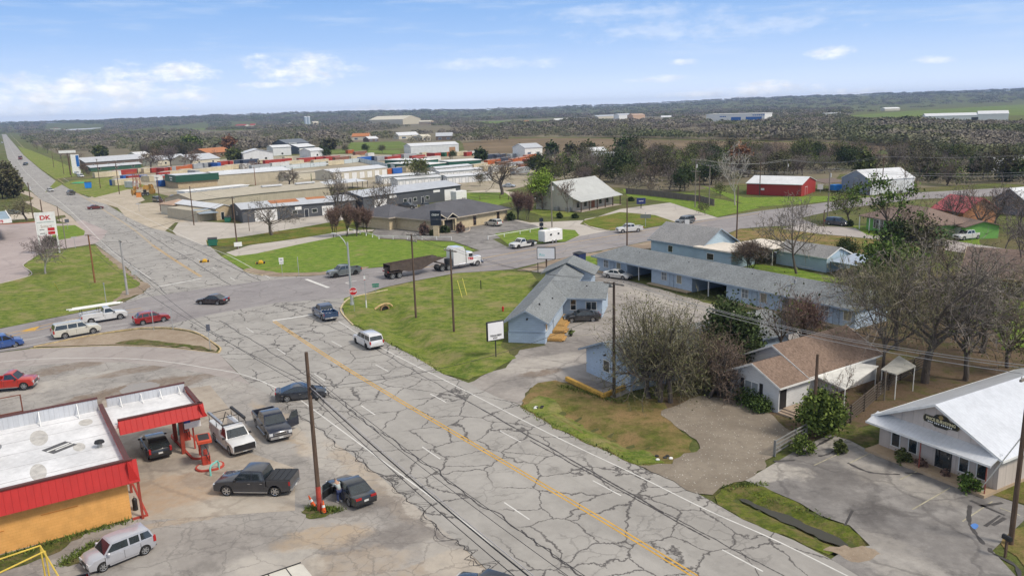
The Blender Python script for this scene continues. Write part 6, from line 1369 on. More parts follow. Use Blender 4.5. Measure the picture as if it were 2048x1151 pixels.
# ============================================================ TREES
def leafm(key, c, c2=None, var=.5):
    k = 'leaf'+key
    if k in MATS: return MATS[k]
    m, t = newmat('foliage'); r = t.n('ShaderNodeNewGeometry').outputs['Random Per Island']
    n = t.noise(t.obj, .5, 3.)
    col = t.mix(t.ss(t.mth('ADD', t.mth('MULTIPLY', r, .7), t.mth('MULTIPLY', n, .5)), .3, .8), shade(c,1-var), c2 or shade(c,1+var))
    fin(t, col, .8, 0., None, .2); MATS[k] = m; return m
TW_G = leafm('twgrey', (.185,.16,.135)); TW_B = leafm('twbrown', (.175,.13,.10)); TW_O = leafm('twolive', (.18,.165,.095)); TW_R = leafm('twred', (.19,.125,.10)); TW_P = leafm('twpale', (.42,.39,.35), var=.25); TW_V = leafm('twviolet', (.165,.135,.13))
LF_D = leafm('dark', (.045,.065,.022)); LF_O = leafm('olive', (.085,.10,.032)); LF_L = leafm('lime', (.21,.30,.045), var=.3); LF_M = leafm('mid', (.075,.12,.025), (.16,.21,.045)); LF_J = leafm('juniper', (.055,.10,.02), (.13,.20,.04)); LF_R = leafm('rust', (.20,.10,.05)); LF_W = leafm('mixed', (.09,.075,.055), (.13,.125,.06))
def gen_tree(seed, limbs=6, sub=(5,5,4), curl=.35, up_=.25, trunk=.25, rad=.03, ang=(35,65), twigs=3, leaves=0, leaf_s=.02, clumps=0, multi=1, tw=.0022, droop=0.):
    """a unit tree (height 1). returns wood MB, sliver arrays, leaf arrays"""
    rg = random.Random(seed); W = MB(); SL = []; TIPS = []
    def rv(): return Vector((rg.gauss(0,1), rg.gauss(0,1), rg.gauss(0,1)))
    def grow(p, d, L, r, lev):
        ns = (5,5,4,3)[lev]; pts = [p.copy()]; d = d.copy()
        for i in range(ns):
            d = (d+rv()*curl/ns*1.3+Vector((0,0,up_/ns-droop*lev/ns))).normalized(); p = p+d*L/ns; pts.append(p.copy())
        r1 = r*(.62 if lev==0 else .35)
        W.tube(pts, r, (7,5,4,3)[lev], r1)
        if lev == 0: nch = limbs
        else: nch = sub[lev-1]
        for i in range(nch):
            tt = (i+.5+rg.uniform(-.4,.4))/nch; tt = (.62+.38*tt) if lev == 0 else (.22+.78*tt)
            k = min(ns-1, int(tt*ns)); f = tt*ns-k; q = pts[k].lerp(pts[k+1], f); dd = (pts[k+1]-pts[k]).normalized()
            ax = dd.orthogonal().normalized(); ax.rotate(Matrix.Rotation(2*pi*(i*.382+rg.uniform(-.1,.1)), 3, dd)) if True else None
            a = radians(rg.uniform(*ang)); nd = dd.copy(); nd.rotate(Matrix.Rotation(a, 3, ax))
            nl = L*(rg.uniform(.55,.85) if lev else rg.uniform(1.1,1.6)) * (1.15-.45*tt if lev else 1)
            nr = (r+(r1-r)*tt)*(.62 if lev else .60)
            if lev+1 < 3 or (lev+1 == 3 and len(sub) > 3): grow(q, nd, nl, nr, lev+1)
            else:
                # fine branch: bent sliver with side twigs
                p0 = q; d2 = nd
                for s in range(3):
                    d2 = (d2+rv()*.25).normalized(); p1 = p0+d2*nl*.30; SL.append((p0, p1, tw*(1.5-.35*s)))
                    for _ in range(twigs):
                        SL.append((p0.lerp(p1, rg.random()), p0.lerp(p1,rg.random())+(d2*.6+rv()*.55)*nl*.28, tw*.8))
                    p0 = p1
                TIPS.append(p0)
    for k in range(multi):
        d0 = Vector((rg.gauss(0,.08), rg.gauss(0,.08), 1)).normalized() if multi == 1 else Vector((rg.gauss(0,.35), rg.gauss(0,.35), 1)).normalized()
        grow(Vector((rg.gauss(0,.02)*(multi>1), rg.gauss(0,.02)*(multi>1), -.01)), d0, trunk, rad/(multi**.5), 0)
    return W, SL, TIPS, rg
def finish_tree(key, gen, H, SP, bark, twig, leaf=None, nleaf=0, ls=.25, lr=.6, blob=None, tw_min=0.):
    """scale a unit tree to height H and spread SP (metres) and return mesh data (trunk, twigs, leaves)"""
    W, SL, TIPS, rg = gen
    P = np.array([v for v in W.v]+[tuple(s[1]) for s in SL]); zmax = np.percentile(P[:,2], 99.3); c0 = np.zeros(2)
    rxy = np.percentile(np.hypot(P[:,0], P[:,1]), 97); sx = SP/2/rxy; sz = H/zmax
    A = np.array(W.v); 
    A[:,0] *= 1; k = np.clip(A[:,2]/zmax*4, 0, 1)  # keep the trunk slender
    ow = mesh_obj('trunk', [(x*sx, y*sx, z*sz) for x, y, z in W.v], W.f, bark, None, 60)
    out = [ow.data]; bpy.data.objects.remove(ow)
    rs = np.random.RandomState(int(abs(hash(key[0]))%1000) if 0 else len(SL)%997)
    V = []; F = None
    if SL:
        p0 = np.array([tuple(s[0]) for s in SL])*(sx,sx,sz); p1 = np.array([tuple(s[1]) for s in SL])*(sx,sx,sz); w = np.maximum(np.array([s[2] for s in SL])*H, tw_min)
        d = p1-p0; r = rs.randn(*d.shape); q = np.cross(d, r); q /= (np.linalg.norm(q,axis=1)[:,None]+1e-9); q *= w[:,None]
        V = np.concatenate([p0-q, p0+q, p1], 1).reshape(-1,3); F = np.arange(len(V)).reshape(-1,3)
        o = np_obj('twigs', V, F, twig); out.append(o.data); bpy.data.objects.remove(o)
    if leaf and nleaf:
        if TIPS: c = np.array([tuple(v) for v in TIPS])*(sx,sx,sz)
        if blob is not None: c = blob(rs, sx, sz, H, SP)
        idx = rs.randint(0, len(c), nleaf); pc = c[idx]+rs.randn(nleaf,3)*lr
        a = rs.randn(nleaf,3); a /= np.linalg.norm(a,axis=1)[:,None]; b = np.cross(a, rs.randn(nleaf,3)); b /= np.linalg.norm(b,axis=1)[:,None]
        s = ls*rs.uniform(.6,1.4,(nleaf,1)); a = a*s; b = b*s*.7
        Vq = np.stack([pc-a, pc-b*.9, pc+a, pc+b], 1).reshape(-1,3); o = np_obj('leaves', Vq, np.arange(len(Vq)).reshape(-1,4), leaf); out.append(o.data); bpy.data.objects.remove(o)
    return out
def plant_tree(name, label, cat, g, data, rz=0., group=None, scale=1., sz=None):
    t = thing(name, label, cat, (g.x, g.y, 0), rz, group); t.scale = (scale, scale, sz or scale)
    for nm, d in zip(('trunk','crown','leaves') if data[0] is not None else ('x','crown','leaves'), data):
        if d is None: continue
        o = bpy.data.objects.new(nm, d); COL.objects.link(o); o.parent = t
    return t
def tree(name, label, cat, base, ty, spx, seed, bark=BARK, twig=TW_G, leaf=None, nleaf=0, ls=.2, lr=.6, tw_min=None, clump=None, **kw):
    m = PXM(base); H = HZ(base, ty); g = G(*base)
    tm = m*1.0*.34 if tw_min is None else tw_min
    gen = gen_tree(seed, **kw)
    if clump:   # ball-like mistletoe clumps on a few limb tips
        n, rad_ = clump; T = random.Random(seed).sample(gen[2], min(n, len(gen[2]))); gen = (gen[0], gen[1], T, gen[3])
    data = finish_tree((name,seed), gen, H, spx*m, bark, twig, leaf, nleaf, ls, lr if not clump else clump[1], tw_min=tm)
    return plant_tree(name, label, cat, g, data)
def ell_blob(n=60, z0=.3, flat=.8, seed=1):
    def f(rs, sx, sz, H, SP):
        d = rs.randn(n,3); d /= np.linalg.norm(d,axis=1)[:,None]; rr = rs.uniform(.35,1,(n,1))**.5
        return d*rr*np.array([SP*.42, SP*.42, H*(1-z0)*.45])+np.array([0,0,H*(z0+(1-z0)*.5)])
    return f
def leafy(name, label, cat, base, ty, spx, seed, leaf=LF_D, n=2200, ls=.22, bark=BARKD, z0=.15, blobs=50, group=None):
    m = PXM(base); H = HZ(base, ty); W = spx*m
    gen = gen_tree(seed, limbs=5, sub=(3,2,2), twigs=1, trunk=.3, rad=.025)
    data = finish_tree((name,seed), gen, H*.93, W*.85, bark, TW_B, leaf, n, ls, W*.085, blob=ell_blob(blobs, z0), tw_min=m*.3)
    return plant_tree(name, label, cat, G(*base), data, group=group)
BT='tree'
B_=dict(limbs=7, sub=(6,5,4), curl=.5, up_=.35, trunk=.22, rad=.022)
# big individual bare trees
tree('bare_tree','bare spreading oak standing alone in front of the first charcoal workshop',BT,(544,470),397,118,11,twig=TW_G,**B_)
tree('bare_tree','tallest bare oak between the two charcoal workshops',BT,(673,452),338,110,12,twig=TW_G,**B_)
tree('bare_tree','bare oak in front of the second charcoal workshop doorway',BT,(756,442),358,92,13,twig=TW_G,**B_)
tree('bare_tree','wide bare tree with low dark limbs beyond the brick office',BT,(1004,389),310,118,14,bark=BARKD,twig=TW_B,**B_)
tree('mistletoe_tree','pale tree dotted with green clumps in front of the storage units',BT,(841,368),322,62,15,bark=BARKL,twig=TW_O,leaf=LF_O,nleaf=1300,ls=.35,clump=(24,.8),**B_)
tree('lime_green_tree','bright lime green spring tree left of the stone lodge',BT,(1085,419),346,58,16,leaf=LF_L,nleaf=3800,ls=.22,lr=.7,twig=TW_O,limbs=7,sub=(5,4,4),up_=.5,curl=.3,trunk=.25,rad=.016)
tree('bare_tree','small bare tree against the pale stone lodge gable',BT,(1136,426),360,46,17,twig=TW_B,limbs=6,sub=(5,4,3),curl=.3,up_=.6,trunk=.28,rad=.012,ang=(25,45))
tree('dead_white_tree','tall dead white-barked tree beside the red barn',BT,(1470,410),286,72,18,bark=BARKL,twig=TW_P,limbs=5,sub=(4,4,3),curl=.4,up_=.8,trunk=.38,rad=.02,ang=(20,45))
tree('bare_tree','large bare tree growing behind the blue shed',BT,(1593,547),383,165,19,twig=TW_G,bark=BARK,limbs=8,sub=(6,6,4),curl=.45,up_=.25,trunk=.40,rad=.024,ang=(35,70))
tree('budding_tree','small dark-limbed tree with yellow-green buds by the grey minivan',BT,(1697,447),383,72,20,bark=BARKD,twig=TW_O,leaf=LF_M,nleaf=700,ls=.2,lr=.7,**B_)
tree('mistletoe_tree','twisted tree with thick limbs and green clumps over the lime green house',BT,(1778,508),330,150,21,bark=BARKD,twig=TW_B,leaf=LF_J,nleaf=1300,ls=.24,clump=(12,.7),limbs=6,sub=(5,5,4),curl=.7,up_=.3,trunk=.42,rad=.028,ang=(35,65))
leafy('juniper_tree','bushy dark green juniper beside the blue-grey lean-to',BT,(1775,582),472,150,22,LF_J,4200,.26,blobs=34)
tree('bare_tree','olive-grey leaning tree behind the bungalow roof, left trunk of the big thicket',BT,(1762,762),500,200,23,bark=BARK,twig=TW_O,limbs=8,sub=(7,6,5),curl=.6,up_=.35,trunk=.30,rad=.018,twigs=3)
tree('bare_tree','largest grey bare tree behind the survey office roof',BT,(1850,765),462,330,24,bark=BARK,twig=TW_G,limbs=9,sub=(7,6,5),curl=.6,up_=.30,trunk=.24,rad=.020,twigs=3)
tree('bare_tree','dense grey-brown bare tree right of the biggest one near the picture edge',BT,(1965,705),500,250,25,bark=BARK,twig=TW_O,limbs=8,sub=(7,6,5),curl=.6,up_=.25,trunk=.22,rad=.018)
tree('bare_tree','grey bare tree in front of the blue shed lean-to',BT,(1700,640),530,160,26,bark=BARK,twig=TW_G,limbs=8,sub=(6,6,4),curl=.5,up_=.3,trunk=.22,rad=.016)
tree('bare_tree','large bare tree towering over the rust-brown bungalow at the right edge',BT,(2030,585),408,190,27,bark=BARKD,twig=TW_V,limbs=8,sub=(6,6,4),curl=.55,up_=.3,trunk=.30,rad=.022)
tree('bare_tree','bare tree between the red-roofed house and the grey gable house',BT,(1905,452),372,80,28,twig=TW_V,**B_)
tree('bare_tree','tall bare tree behind the white work pickup',BT,(1960,470),372,90,29,twig=TW_B,**B_)
tree('bare_tree','slim bare tree beside the grey gable house',BT,(1990,455),365,75,30,twig=TW_V,**B_)
tree('bare_tree','twiggy olive bare tree filling the gap left of the biggest one',BT,(1795,700),505,190,124,bark=BARK,twig=TW_O,leaf=LF_O,nleaf=1800,ls=.09,limbs=9,sub=(7,6,5),curl=.6,up_=.3,trunk=.16,rad=.014,twigs=4)
tree('bare_tree','grey-brown twiggy tree behind the survey office ridge',BT,(1930,760),545,230,125,bark=BARK,twig=TW_G,leaf=LF_O,nleaf=1500,ls=.09,limbs=9,sub=(7,6,5),curl=.6,up_=.3,trunk=.16,rad=.014,twigs=4)
tree('bare_tree','low brown thicket tree at the right edge behind the survey office',BT,(2015,735),585,170,126,bark=BARK,twig=TW_B,leaf=LF_O,nleaf=900,ls=.09,limbs=9,sub=(7,6,5),curl=.6,up_=.25,trunk=.12,rad=.012,twigs=3)
tree('bare_tree','violet-grey twiggy tree in front of the rust-brown bungalow',BT,(1900,640),515,170,127,bark=BARK,twig=TW_V,limbs=9,sub=(7,6,5),curl=.55,up_=.3,trunk=.16,rad=.013,twigs=3)
# bushy olive tree near the pole
tree('shrubby_tree','wide bushy olive-brown bare tree covering the motel annex beside the tall pole',BT,(1335,795),600,250,31,bark=BARKD,twig=TW_O,leaf=LF_O,nleaf=3600,ls=.07,lr=.7,limbs=10,sub=(7,6,5),curl=.5,up_=.12,trunk=.07,rad=.013,multi=4,twigs=2,ang=(35,85))
tree('shrubby_tree','lower brown-grey thicket tree right of the bushy tree in front of the annex roof',BT,(1415,790),660,190,32,bark=BARKD,twig=TW_B,limbs=8,sub=(7,5,5),curl=.5,up_=.15,trunk=.06,rad=.012,multi=4,ang=(35,85))
tree('shrubby_tree','dark thicket of bare brush in front of the annex beside the bungalow gable',BT,(1400,770),700,150,132,bark=BARKD,twig=TW_O,leaf=LF_D,nleaf=1500,ls=.09,limbs=8,sub=(7,5,4),curl=.5,up_=.1,trunk=.05,rad=.012,multi=5,ang=(35,85))
leafy('magnolia_tree','tall dark green magnolia between the annex and the brown roof',BT,(1455,742),590,140,33,LF_D,7000,.17,blobs=60)
tree('bare_tree','bare tree with a thick trunk in front of the long motel roof',BT,(1560,725),565,120,34,twig=TW_B,bark=BARK,leaf=LF_O,nleaf=200,ls=.15,**B_)
tree('reddish_shrub_tree','reddish-brown leafless shrub tree at the far end of the motel row',BT,(1615,700),585,110,35,twig=TW_R,limbs=8,sub=(6,6,4),curl=.3,up_=.6,trunk=.12,rad=.010,multi=4,ang=(20,45))
tree('bare_tree','thin bare tree beside the white bungalow patio cover',BT,(1690,828),728,110,36,twig=TW_B,bark=BARKD,limbs=5,sub=(5,4,3),curl=.7,up_=.2,trunk=.3,rad=.014)
tree('reddish_shrub_tree','brown bushy crape shrub in front of the blue house carport',BT,(1503,540),482,82,37,twig=TW_B,limbs=8,sub=(6,5,4),curl=.25,up_=.7,trunk=.12,rad=.010,multi=5,ang=(18,40))
leafy('green_bush','round bright green leafy bush beside the bungalow steps','bush',(1640,868),768,112,38,LF_M,5200,.15,blobs=46,z0=.02)
leafy('green_bush','loose green shrub growing through the wire fence by the gravel lot','bush',(1605,905),868,56,39,LF_M,1500,.09,blobs=20,z0=0.)
tree('bare_tree','round-headed bare tree on the left lawn below the tall petrol price sign',BT,(91,547),470,92,40,bark=BARKL,twig=TW_V,limbs=9,sub=(6,6,4),curl=.35,up_=.5,trunk=.22,rad=.016)
tree('bare_tree','bare tree with pale limbs left of the tall petrol price sign',BT,(55,441),393,78,41,bark=BARK,twig=TW_O,**B_)
leafy('green_bush','dark green bush behind the legs of the petrol price sign','bush',(102,492),474,30,42,LF_D,700,.3,z0=0)
for k,(b,ty,w_,lb) in enumerate([((6,398),318,60,'dark tree cut by the left picture edge above the station'),((28,396),335,46,'second dark tree at the left edge beside the highway'),((20,378),322,44,'third dark tree at the left edge, farther up the highway')]): leafy('dark_tree',lb,BT,b,ty,w_,43+k,LF_W,2600,.55,z0=.05,blobs=50)
for k,(b,ty,w_) in enumerate([((669,474),414,34),((693,473),408,40),((714,472),416,34),((735,469),414,38)]):
    tree('crape_myrtle',['leftmost of the four red-brown crape myrtles at the fence corner','second from the left of the red-brown crape myrtles','third of the red-brown crape myrtles at the fence corner','rightmost red-brown crape myrtle by the car park fence'][k],BT,b,ty,w_,50+k,twig=TW_R,bark=BARKD,limbs=7,sub=(6,5,4),curl=.25,up_=.8,trunk=.14,rad=.010,multi=4,ang=(15,38))
for k,(b,ty,w_) in enumerate([((1037,439),382,34),((1054,440),388,26)]): tree('crape_myrtle',['wider reddish crape myrtle between brick office and stone lodge','narrow reddish crape myrtle right of the wider one by the lodge'][k],BT,b,ty,w_,56+k,twig=TW_R,bark=BARKD,limbs=7,sub=(6,5,4),curl=.25,up_=.8,trunk=.14,rad=.010,multi=4,ang=(15,38))
tree('bare_tree','brownish bare tree behind the lime green tree',BT,(1060,420),368,60,58,twig=TW_B,**B_)
tree('bare_tree','small bare tree between the tan hall and the shelter roof',BT,(578,372),340,52,59,twig=TW_G,**B_)
tree('bare_tree','wide dark bare tree behind the red containers at the left',BT,(303,338),296,62,60,twig=TW_B,**B_); tree('bare_tree','bare tree right of the wide dark one behind the containers',BT,(343,334),288,56,61,twig=TW_V,**B_); tree('bare_tree','third bare tree in front of the orange-roofed house',BT,(383,333),300,44,62,twig=TW_B,**B_)
tree('bare_tree','thin bare tree beside the blue and white sign',BT,(166,352),326,26,63,twig=TW_B,**B_)
tree('bare_tree','low reddish bare shrub in the middle of the yard',BT,(505,338),322,44,64,twig=TW_R,**B_)
for b,ty,w_,lf,lb in [((470,322),297,42,LF_O,'round dark green tree right of the orange-roofed house'),((385,304),270,50,LF_M,'green tree in the wood above the orange-roofed house'),((461,302),272,36,LF_R,'yellow-green and rust tree right above the orange roof'),((203,318),290,34,LF_O,'olive green tree in the wood above the long brown building'),((660,300),276,32,LF_W,'round brown-olive tree beside the small green field'),((962,322),297,32,LF_D,'dark round tree left of the red containers'),((1040,307),291,26,LF_D,'small dark cedar at the field edge above the containers'),((1104,312),283,32,LF_D,'dark green oak at the near edge of the brown field'),((1142,312),286,30,LF_W,'brownish oak right of the dark green one at the field edge'),((1178,314),284,42,LF_D,'third oak along the near edge of the brown field'),((1253,314),274,74,LF_D,'largest live oak at the near edge of the brown field'),((1092,360),316,52,LF_O,'dark green tree behind the lime green tree'),((1128,350),312,44,LF_D,'dark tree right behind the lodge gable'),((1959,350),308,62,LF_D,'dense dark round pine in front of the white greenhouses'),((1885,350),328,48,LF_O,'round olive tree left of the white greenhouses'),((1728,362),296,52,LF_O,'tall dark green tree left of the metal barn'),((1480,345),285,60,LF_R,'rust-tinged tree mass behind the dead white tree'),((1860,360),330,44,LF_O,'rounded olive tree right of the metal barn'),((2020,362),318,60,LF_D,'dark green tree at the right edge by the greenhouses')]:
    leafy('leafy_tree',lb,BT,b,ty,w_,int(b[0]),lf,1500,.018*G(*b).y**.75*.45,z0=.08,blobs=40)
# ---- office shrubs, hedge, small plants
for b,ty,w_,lf,lb in [((849,470),444,26,TW_R,'rust-red round bush at the left front of the brick office'),((921,465),444,22,TW_R,'rust-red round bush at the office porch'),((890,466),451,26,LF_D,'clipped dark green hedge at the office porch'),((1022,441),424,20,LF_D,'round green bush at the right corner of the brick office'),((836,447),439,12,LF_D,'small dark bush at the left corner of the brick office'),((866,470),460,16,LF_O,'low olive bush between the red bush and the hedge'),
   ((1805,925),898,36,LF_O,'spiky green shrub at the survey office foundation'),((1842,935),918,26,TW_R,'low rusty-leaved shrub by the survey office door'),((1890,955),938,18,TW_R,'small bright red shrub at the survey office'),((1937,982),948,50,LF_J,'tall spiky green yucca at the right front of the survey office'),((1262,402),395,14,LF_D,'tiny dark bush by the lodge drive sign'),((1150,436),428,16,LF_D,'dark bush at the lodge corner'),((1119,436),425,14,LF_D,'dark bush by the lodge air conditioners'),((1680,905),880,30,LF_O,'ragged low shrub at the corner of the asphalt lot'),((1700,452),440,14,LF_D,'dark bush under the budding tree')]:
    leafy('bush',lb,'bush',b,ty,w_,int(b[0]),lf,900,.012*G(*b).y**.55,z0=0.,blobs=24)
hedge = thing('hedge','ragged dark green hedge below the window of the white bungalow','hedge',(*G(1450,775),0),atan2(*(G(1530,828)-G(1450,775)).yx)); hl=(G(1530,828)-G(1450,775)).length
rs=np.random.RandomState(5); n=6500; c=np.stack([rs.uniform(0,hl,n),rs.randn(n)*.45,np.abs(rs.randn(n)*.55)+.15],1); c[:,2]=np.minimum(c[:,2],1.5+.25*np.sin(c[:,0]*1.7)+.2*rs.rand(n))
a=rs.randn(n,3); a/=np.linalg.norm(a,axis=1)[:,None]; b=np.cross(a,rs.randn(n,3)); b/=np.linalg.norm(b,axis=1)[:,None]; s=.10*rs.uniform(.6,1.4,(n,1))
np_obj('foliage',np.stack([c-a*s,c-b*s*.7,c+a*s,c+b*s*.7],1).reshape(-1,3),np.arange(4*n).reshape(-1,4),leafm('hedge',(.05,.085,.022),(.10,.15,.04)),hedge)
MB().tube([(x,0,.0) for x in (0,hl)],.05,5).build('stem',BARKD,hedge)
# ============================================================ WOODS
def inpoly(x, y, P):
    c = False; n = len(P); j = n-1
    for i in range(n):
        if (P[i][1] > y) != (P[j][1] > y) and x < (P[j][0]-P[i][0])*(y-P[i][1])/(P[j][1]-P[i][1])+P[i][0]: c = not c
        j = i
    return c
WOODS = {
 'left': [(30,258),(300,249),(560,246),(800,240),(1010,238),(1010,285),(925,287),(918,281),(800,292),(700,296),(640,300),(600,296),(540,302),(440,303),(380,312),(290,316),(170,318),(120,310),(60,285)],
 'mid': [(1010,236),(1300,228),(1560,220),(1700,220),(1700,286),(1560,282),(1400,279),(1150,274),(1010,275)],
 'right': [(1700,246),(1830,244),(1850,250),(2080,252),(2080,318),(2000,318),(1900,312),(1850,298),(1700,288)],
 'near_right': [(1250,318),(1500,312),(1850,318),(1960,330),(2080,350),(2080,372),(1990,366),(1836,376),(1800,350),(1680,348),(1660,372),(1600,366),(1500,364),(1440,372),(1380,382),(1300,384),(1240,375),(1140,365),(1080,350),(1090,340),(1180,336),(1240,338)],
 'ridge': [(60,251),(800,232),(1010,231),(1400,218),(1700,208),(2080,196),(2080,207),(1700,222),(1560,224),(1300,232),(1010,240),(800,243),(560,248),(60,257)]}
EXC = [[(690,301),(840,297),(800,282),(700,284)],[(235,268),(420,262),(420,251),(235,262)],[(400,260),(560,256),(660,252),(400,258)],[(460,257),(515,257),(515,250),(460,250)],[(600,256),(642,256),(642,247),(600,247)],[(725,255),(865,254),(865,245),(725,245)],[(1400,250),(1535,248),(1535,236),(1400,236)],[(940,251),(1110,248),(1200,240),(1200,236),(1060,238),(940,244)],[(1190,244),(1350,243),(1350,234),(1190,234)],[(690,290),(760,290),(760,276),(690,276)],[(790,286),(910,286),(910,272),(790,272)],[(1480,396),(1680,396),(1680,355),(1480,355)],[(1650,392),(1800,394),(1800,345),(1650,345)],[(1830,252),(2080,252),(2080,236),(1830,236)],[(540,320),(655,320),(655,296),(540,296)],[(410,320),(470,320),(470,304),(410,304)],[(90,266),(210,266),(210,257),(90,257)],[(1905,352),(2080,352),(2080,336),(1905,336)],[(260,320),(310,320),(310,310),(260,310)],[(1690,238),(2080,236),(2080,206),(1900,212),(1690,230)],[(1460,415),(1485,415),(1485,380),(1460,380)]]
def sample(key, n, dmax=9e9, seed=3, p=None, xr=None, yr=None):
    rg = random.Random(seed); P = WOODS[key]; W3 = [G(*q) for q in P]
    x0, x1 = min(v.x for v in W3), max(v.x for v in W3); y0, y1 = min(v.y for v in W3), min(max(v.y for v in W3), dmax); out = []; tries = 0
    while len(out) < n and tries < n*60:
        tries += 1; x, y = rg.uniform(x0,x1), rg.uniform(y0,y1); px, py = proj(x, y, 0)
        if key in ('left','mid') and mnoise.noise(Vector((x*.0045,y*.0030,2)))>.22: continue
        if px < -150 or px > 2200 or not inpoly(px, py, P) or any(inpoly(px, py, e) for e in EXC): continue
        if p and rg.random() > p(hypot(x,y)): continue
        out.append((x, y, px, py))
    return out
FLOOR = dirtm('woodland_floor', (.17,.145,.10), (.21,.18,.12), (.13,.16,.06), .03, 0, .5)
for k in ('left','mid','right','near_right'):
    sheet('woodland_floor', WOODS[k], -.012, FLOOR)
# individual trees of the nearer wood
PRO = []
for i,(tw_,lf,nl,kw) in enumerate([(TW_G,None,0,{}),(TW_V,None,0,{}),(TW_B,None,0,{}),(TW_O,LF_O,700,{}),(TW_O,LF_D,3600,{}),(TW_V,LF_W,1500,{}),(TW_G,LF_M,500,{})]):
    gen = gen_tree(200+i, limbs=6, sub=(5,5,4), curl=.5, up_=.45, trunk=.2, rad=.014, twigs=2, tw=.0045)
    PRO.append(finish_tree(('pro',i), gen, 9., 9.5, BARK if i%2 else BARKD, tw_, lf, nl, .27, .8))
KN=['grey bare','violet-grey bare','brown bare','olive half-leafed','dark green leafy','dusky brown','green-tinged bare']
rg=random.Random(77); near=sample('near_right',285,seed=5)
near.sort(key=lambda q:q[2]); CN={}
for i,(x,y,px,py) in enumerate(near):
    k=rg.choices(range(7),[5,5,5,4,1.2,3,2])[0]; s=rg.uniform(.65,1.15)
    CN[k]=CN.get(k,-1)+1; plant_tree('wood_tree',f'{KN[k]} tree, {ordn(CN[k])} from the left in the belt behind the lodge',BT,Vector((x,y)),PRO[k],rg.uniform(0,6.3),f'{KN[k]} trees of the nearer tree belt',s,s*rg.uniform(.8,1.1))
lw=[q for q in sample('left',1500,dmax=760,seed=9)]; lw.sort(key=lambda q:-q[3])
CN={}
for i,(x,y,px,py) in enumerate(sorted(lw[:115],key=lambda q:q[2])):
    k=rg.choices(range(7),[3,6,4,3,1,4,1])[0]; s=rg.uniform(.8,1.3)
    CN[k]=CN.get(k,-1)+1; plant_tree('wood_tree',f'{KN[k]} tree, {ordn(CN[k])} from the left along the wood behind the yard',BT,Vector((x,y)),PRO[k],rg.uniform(0,6.3),f'{KN[k]} trees behind the container yard',s,s*rg.uniform(.8,1.05))
# roadside and yard edge extras
for i,(px,py,s,k) in enumerate(sorted([(75,300,1.,1),(95,306,1.1,3),(120,318,1.,2),(140,322,1.,1),(160,326,.9,2),(430,318,.8,1),(655,318,.7,4),(690,306,.6,5),(730,304,.6,4),(765,306,.6,5),(640,308,.6,4),(1105,372,.9,3),(1010,352,.7,2),(905,318,.5,4),(975,352,.6,2),(960,372,.5,5),(1070,350,.9,4),(1410,430,.35,3),(1300,392,.5,2),(1800,520,.7,4),(1840,530,.8,5),(1885,520,.7,1),(1900,560,.7,2),(1860,600,.8,2),(1920,640,.8,1),(2000,640,.8,2),(1740,600,.5,4),(1690,590,.5,2),(1480,760,.5,4),(1560,780,.45,2),(1640,720,.5,1),(1850,520,.6,6),(1820,470,.5,3),(2040,460,.9,2),(2010,500,.8,1),(1690,520,.4,4),(1440,395,.5,3)])):
    g=G(px,py); near_=min((('first charcoal workshop',(600,430)),('container yard',(300,340)),('small green field',(740,295)),('stone lodge',(1180,410)),('lime green house',(1790,460)),('rust-brown bungalow',(1990,590)),('motel row',(1500,620)),('left highway',(110,320)),('white bungalow',(1560,780)),('storage units',(930,360))),key=lambda q:hypot(px-q[1][0],2*(py-q[1][1])))[0]
    plant_tree('small_tree',f'{KN[k]} {"low" if s<.75 else "taller"} tree by the {near_}, {ordn(i)} scattered tree from the left',BT,g,PRO[k],i*1.3,f'{KN[k]} scattered trees by the {near_}',s)
# the far woods as one mass each
def wood_mass(name, pts, mat, q=110, k=1., low=0.):
    rs = np.random.RandomState(4); V=[]
    n = len(pts); 
    P = np.array([(x,y,hillz(x,y)) for x,y,_,_ in pts]); D = np.hypot(P[:,0],P[:,1]); S = (5.0+D/650.)*rs.uniform(.5,1.5,n)**1.2; vv = np.array([mnoise.noise(Vector((x*.012,y*.009,4))) for x,y in P[:,:2]]); S = S*k*(1+.7*vv); Hh = np.clip(6.5+D/900.,6,14)*rs.uniform(.75,1.25,n)*k*(1+.7*vv)
    d = rs.randn(n,q,3); d /= np.linalg.norm(d,axis=2)[:,:,None]; d[:,:,2] = np.abs(d[:,:,2])*1.0-.15; rr = rs.uniform(.6,1,(n,q,1))
    c = P[:,None,:]+d*rr*np.stack([S,S,Hh*.62],1)[:,None,:]; c[:,:,2] += (Hh*.36)[:,None]
    nn = d+.45*rs.randn(n,q,3); nn /= np.linalg.norm(nn,axis=2)[:,:,None]; a = np.cross(nn, rs.randn(n,q,3)); a /= np.linalg.norm(a,axis=2)[:,:,None]; b = np.cross(nn, a); b /= np.linalg.norm(b,axis=2)[:,:,None]
    s = (S*.095)[:,None,None]*rs.uniform(.6,1.5,(n,q,1)); a=a*s; b=b*s*.8
    Vq = np.stack([c-a,c-b,c+a,c+b],2).reshape(-1,3); o = np_obj(name, Vq, np.arange(len(Vq)).reshape(-1,4), mat); return o
m, t = newmat('far_wood'); r = t.n('ShaderNodeNewGeometry').outputs['Random Per Island']; n1 = t.noise(t.pos, .075, 2., .6); n2 = t.noise(t.pos, .008, 3., .6)
c = t.mix(t.ss(n1,.42,.60), (.17,.15,.13), (.25,.22,.17)); c = t.mix(t.mth('MULTIPLY',t.ss(n2,.44,.60),.85), c, (.12,.14,.06)); c = t.mix(t.mth('MULTIPLY', t.ss(t.noise(t.mapv(t.pos,loc=(500,0,0)),.05,2.),.60,.68),.8), c, (.16,.165,.07)); c = t.mix(1., c, t.mix(r,(.88,.88,.88),(1.14,1.14,1.14)), 'MULTIPLY')
fin(t, c, .9, 0., None, .1); FW = m
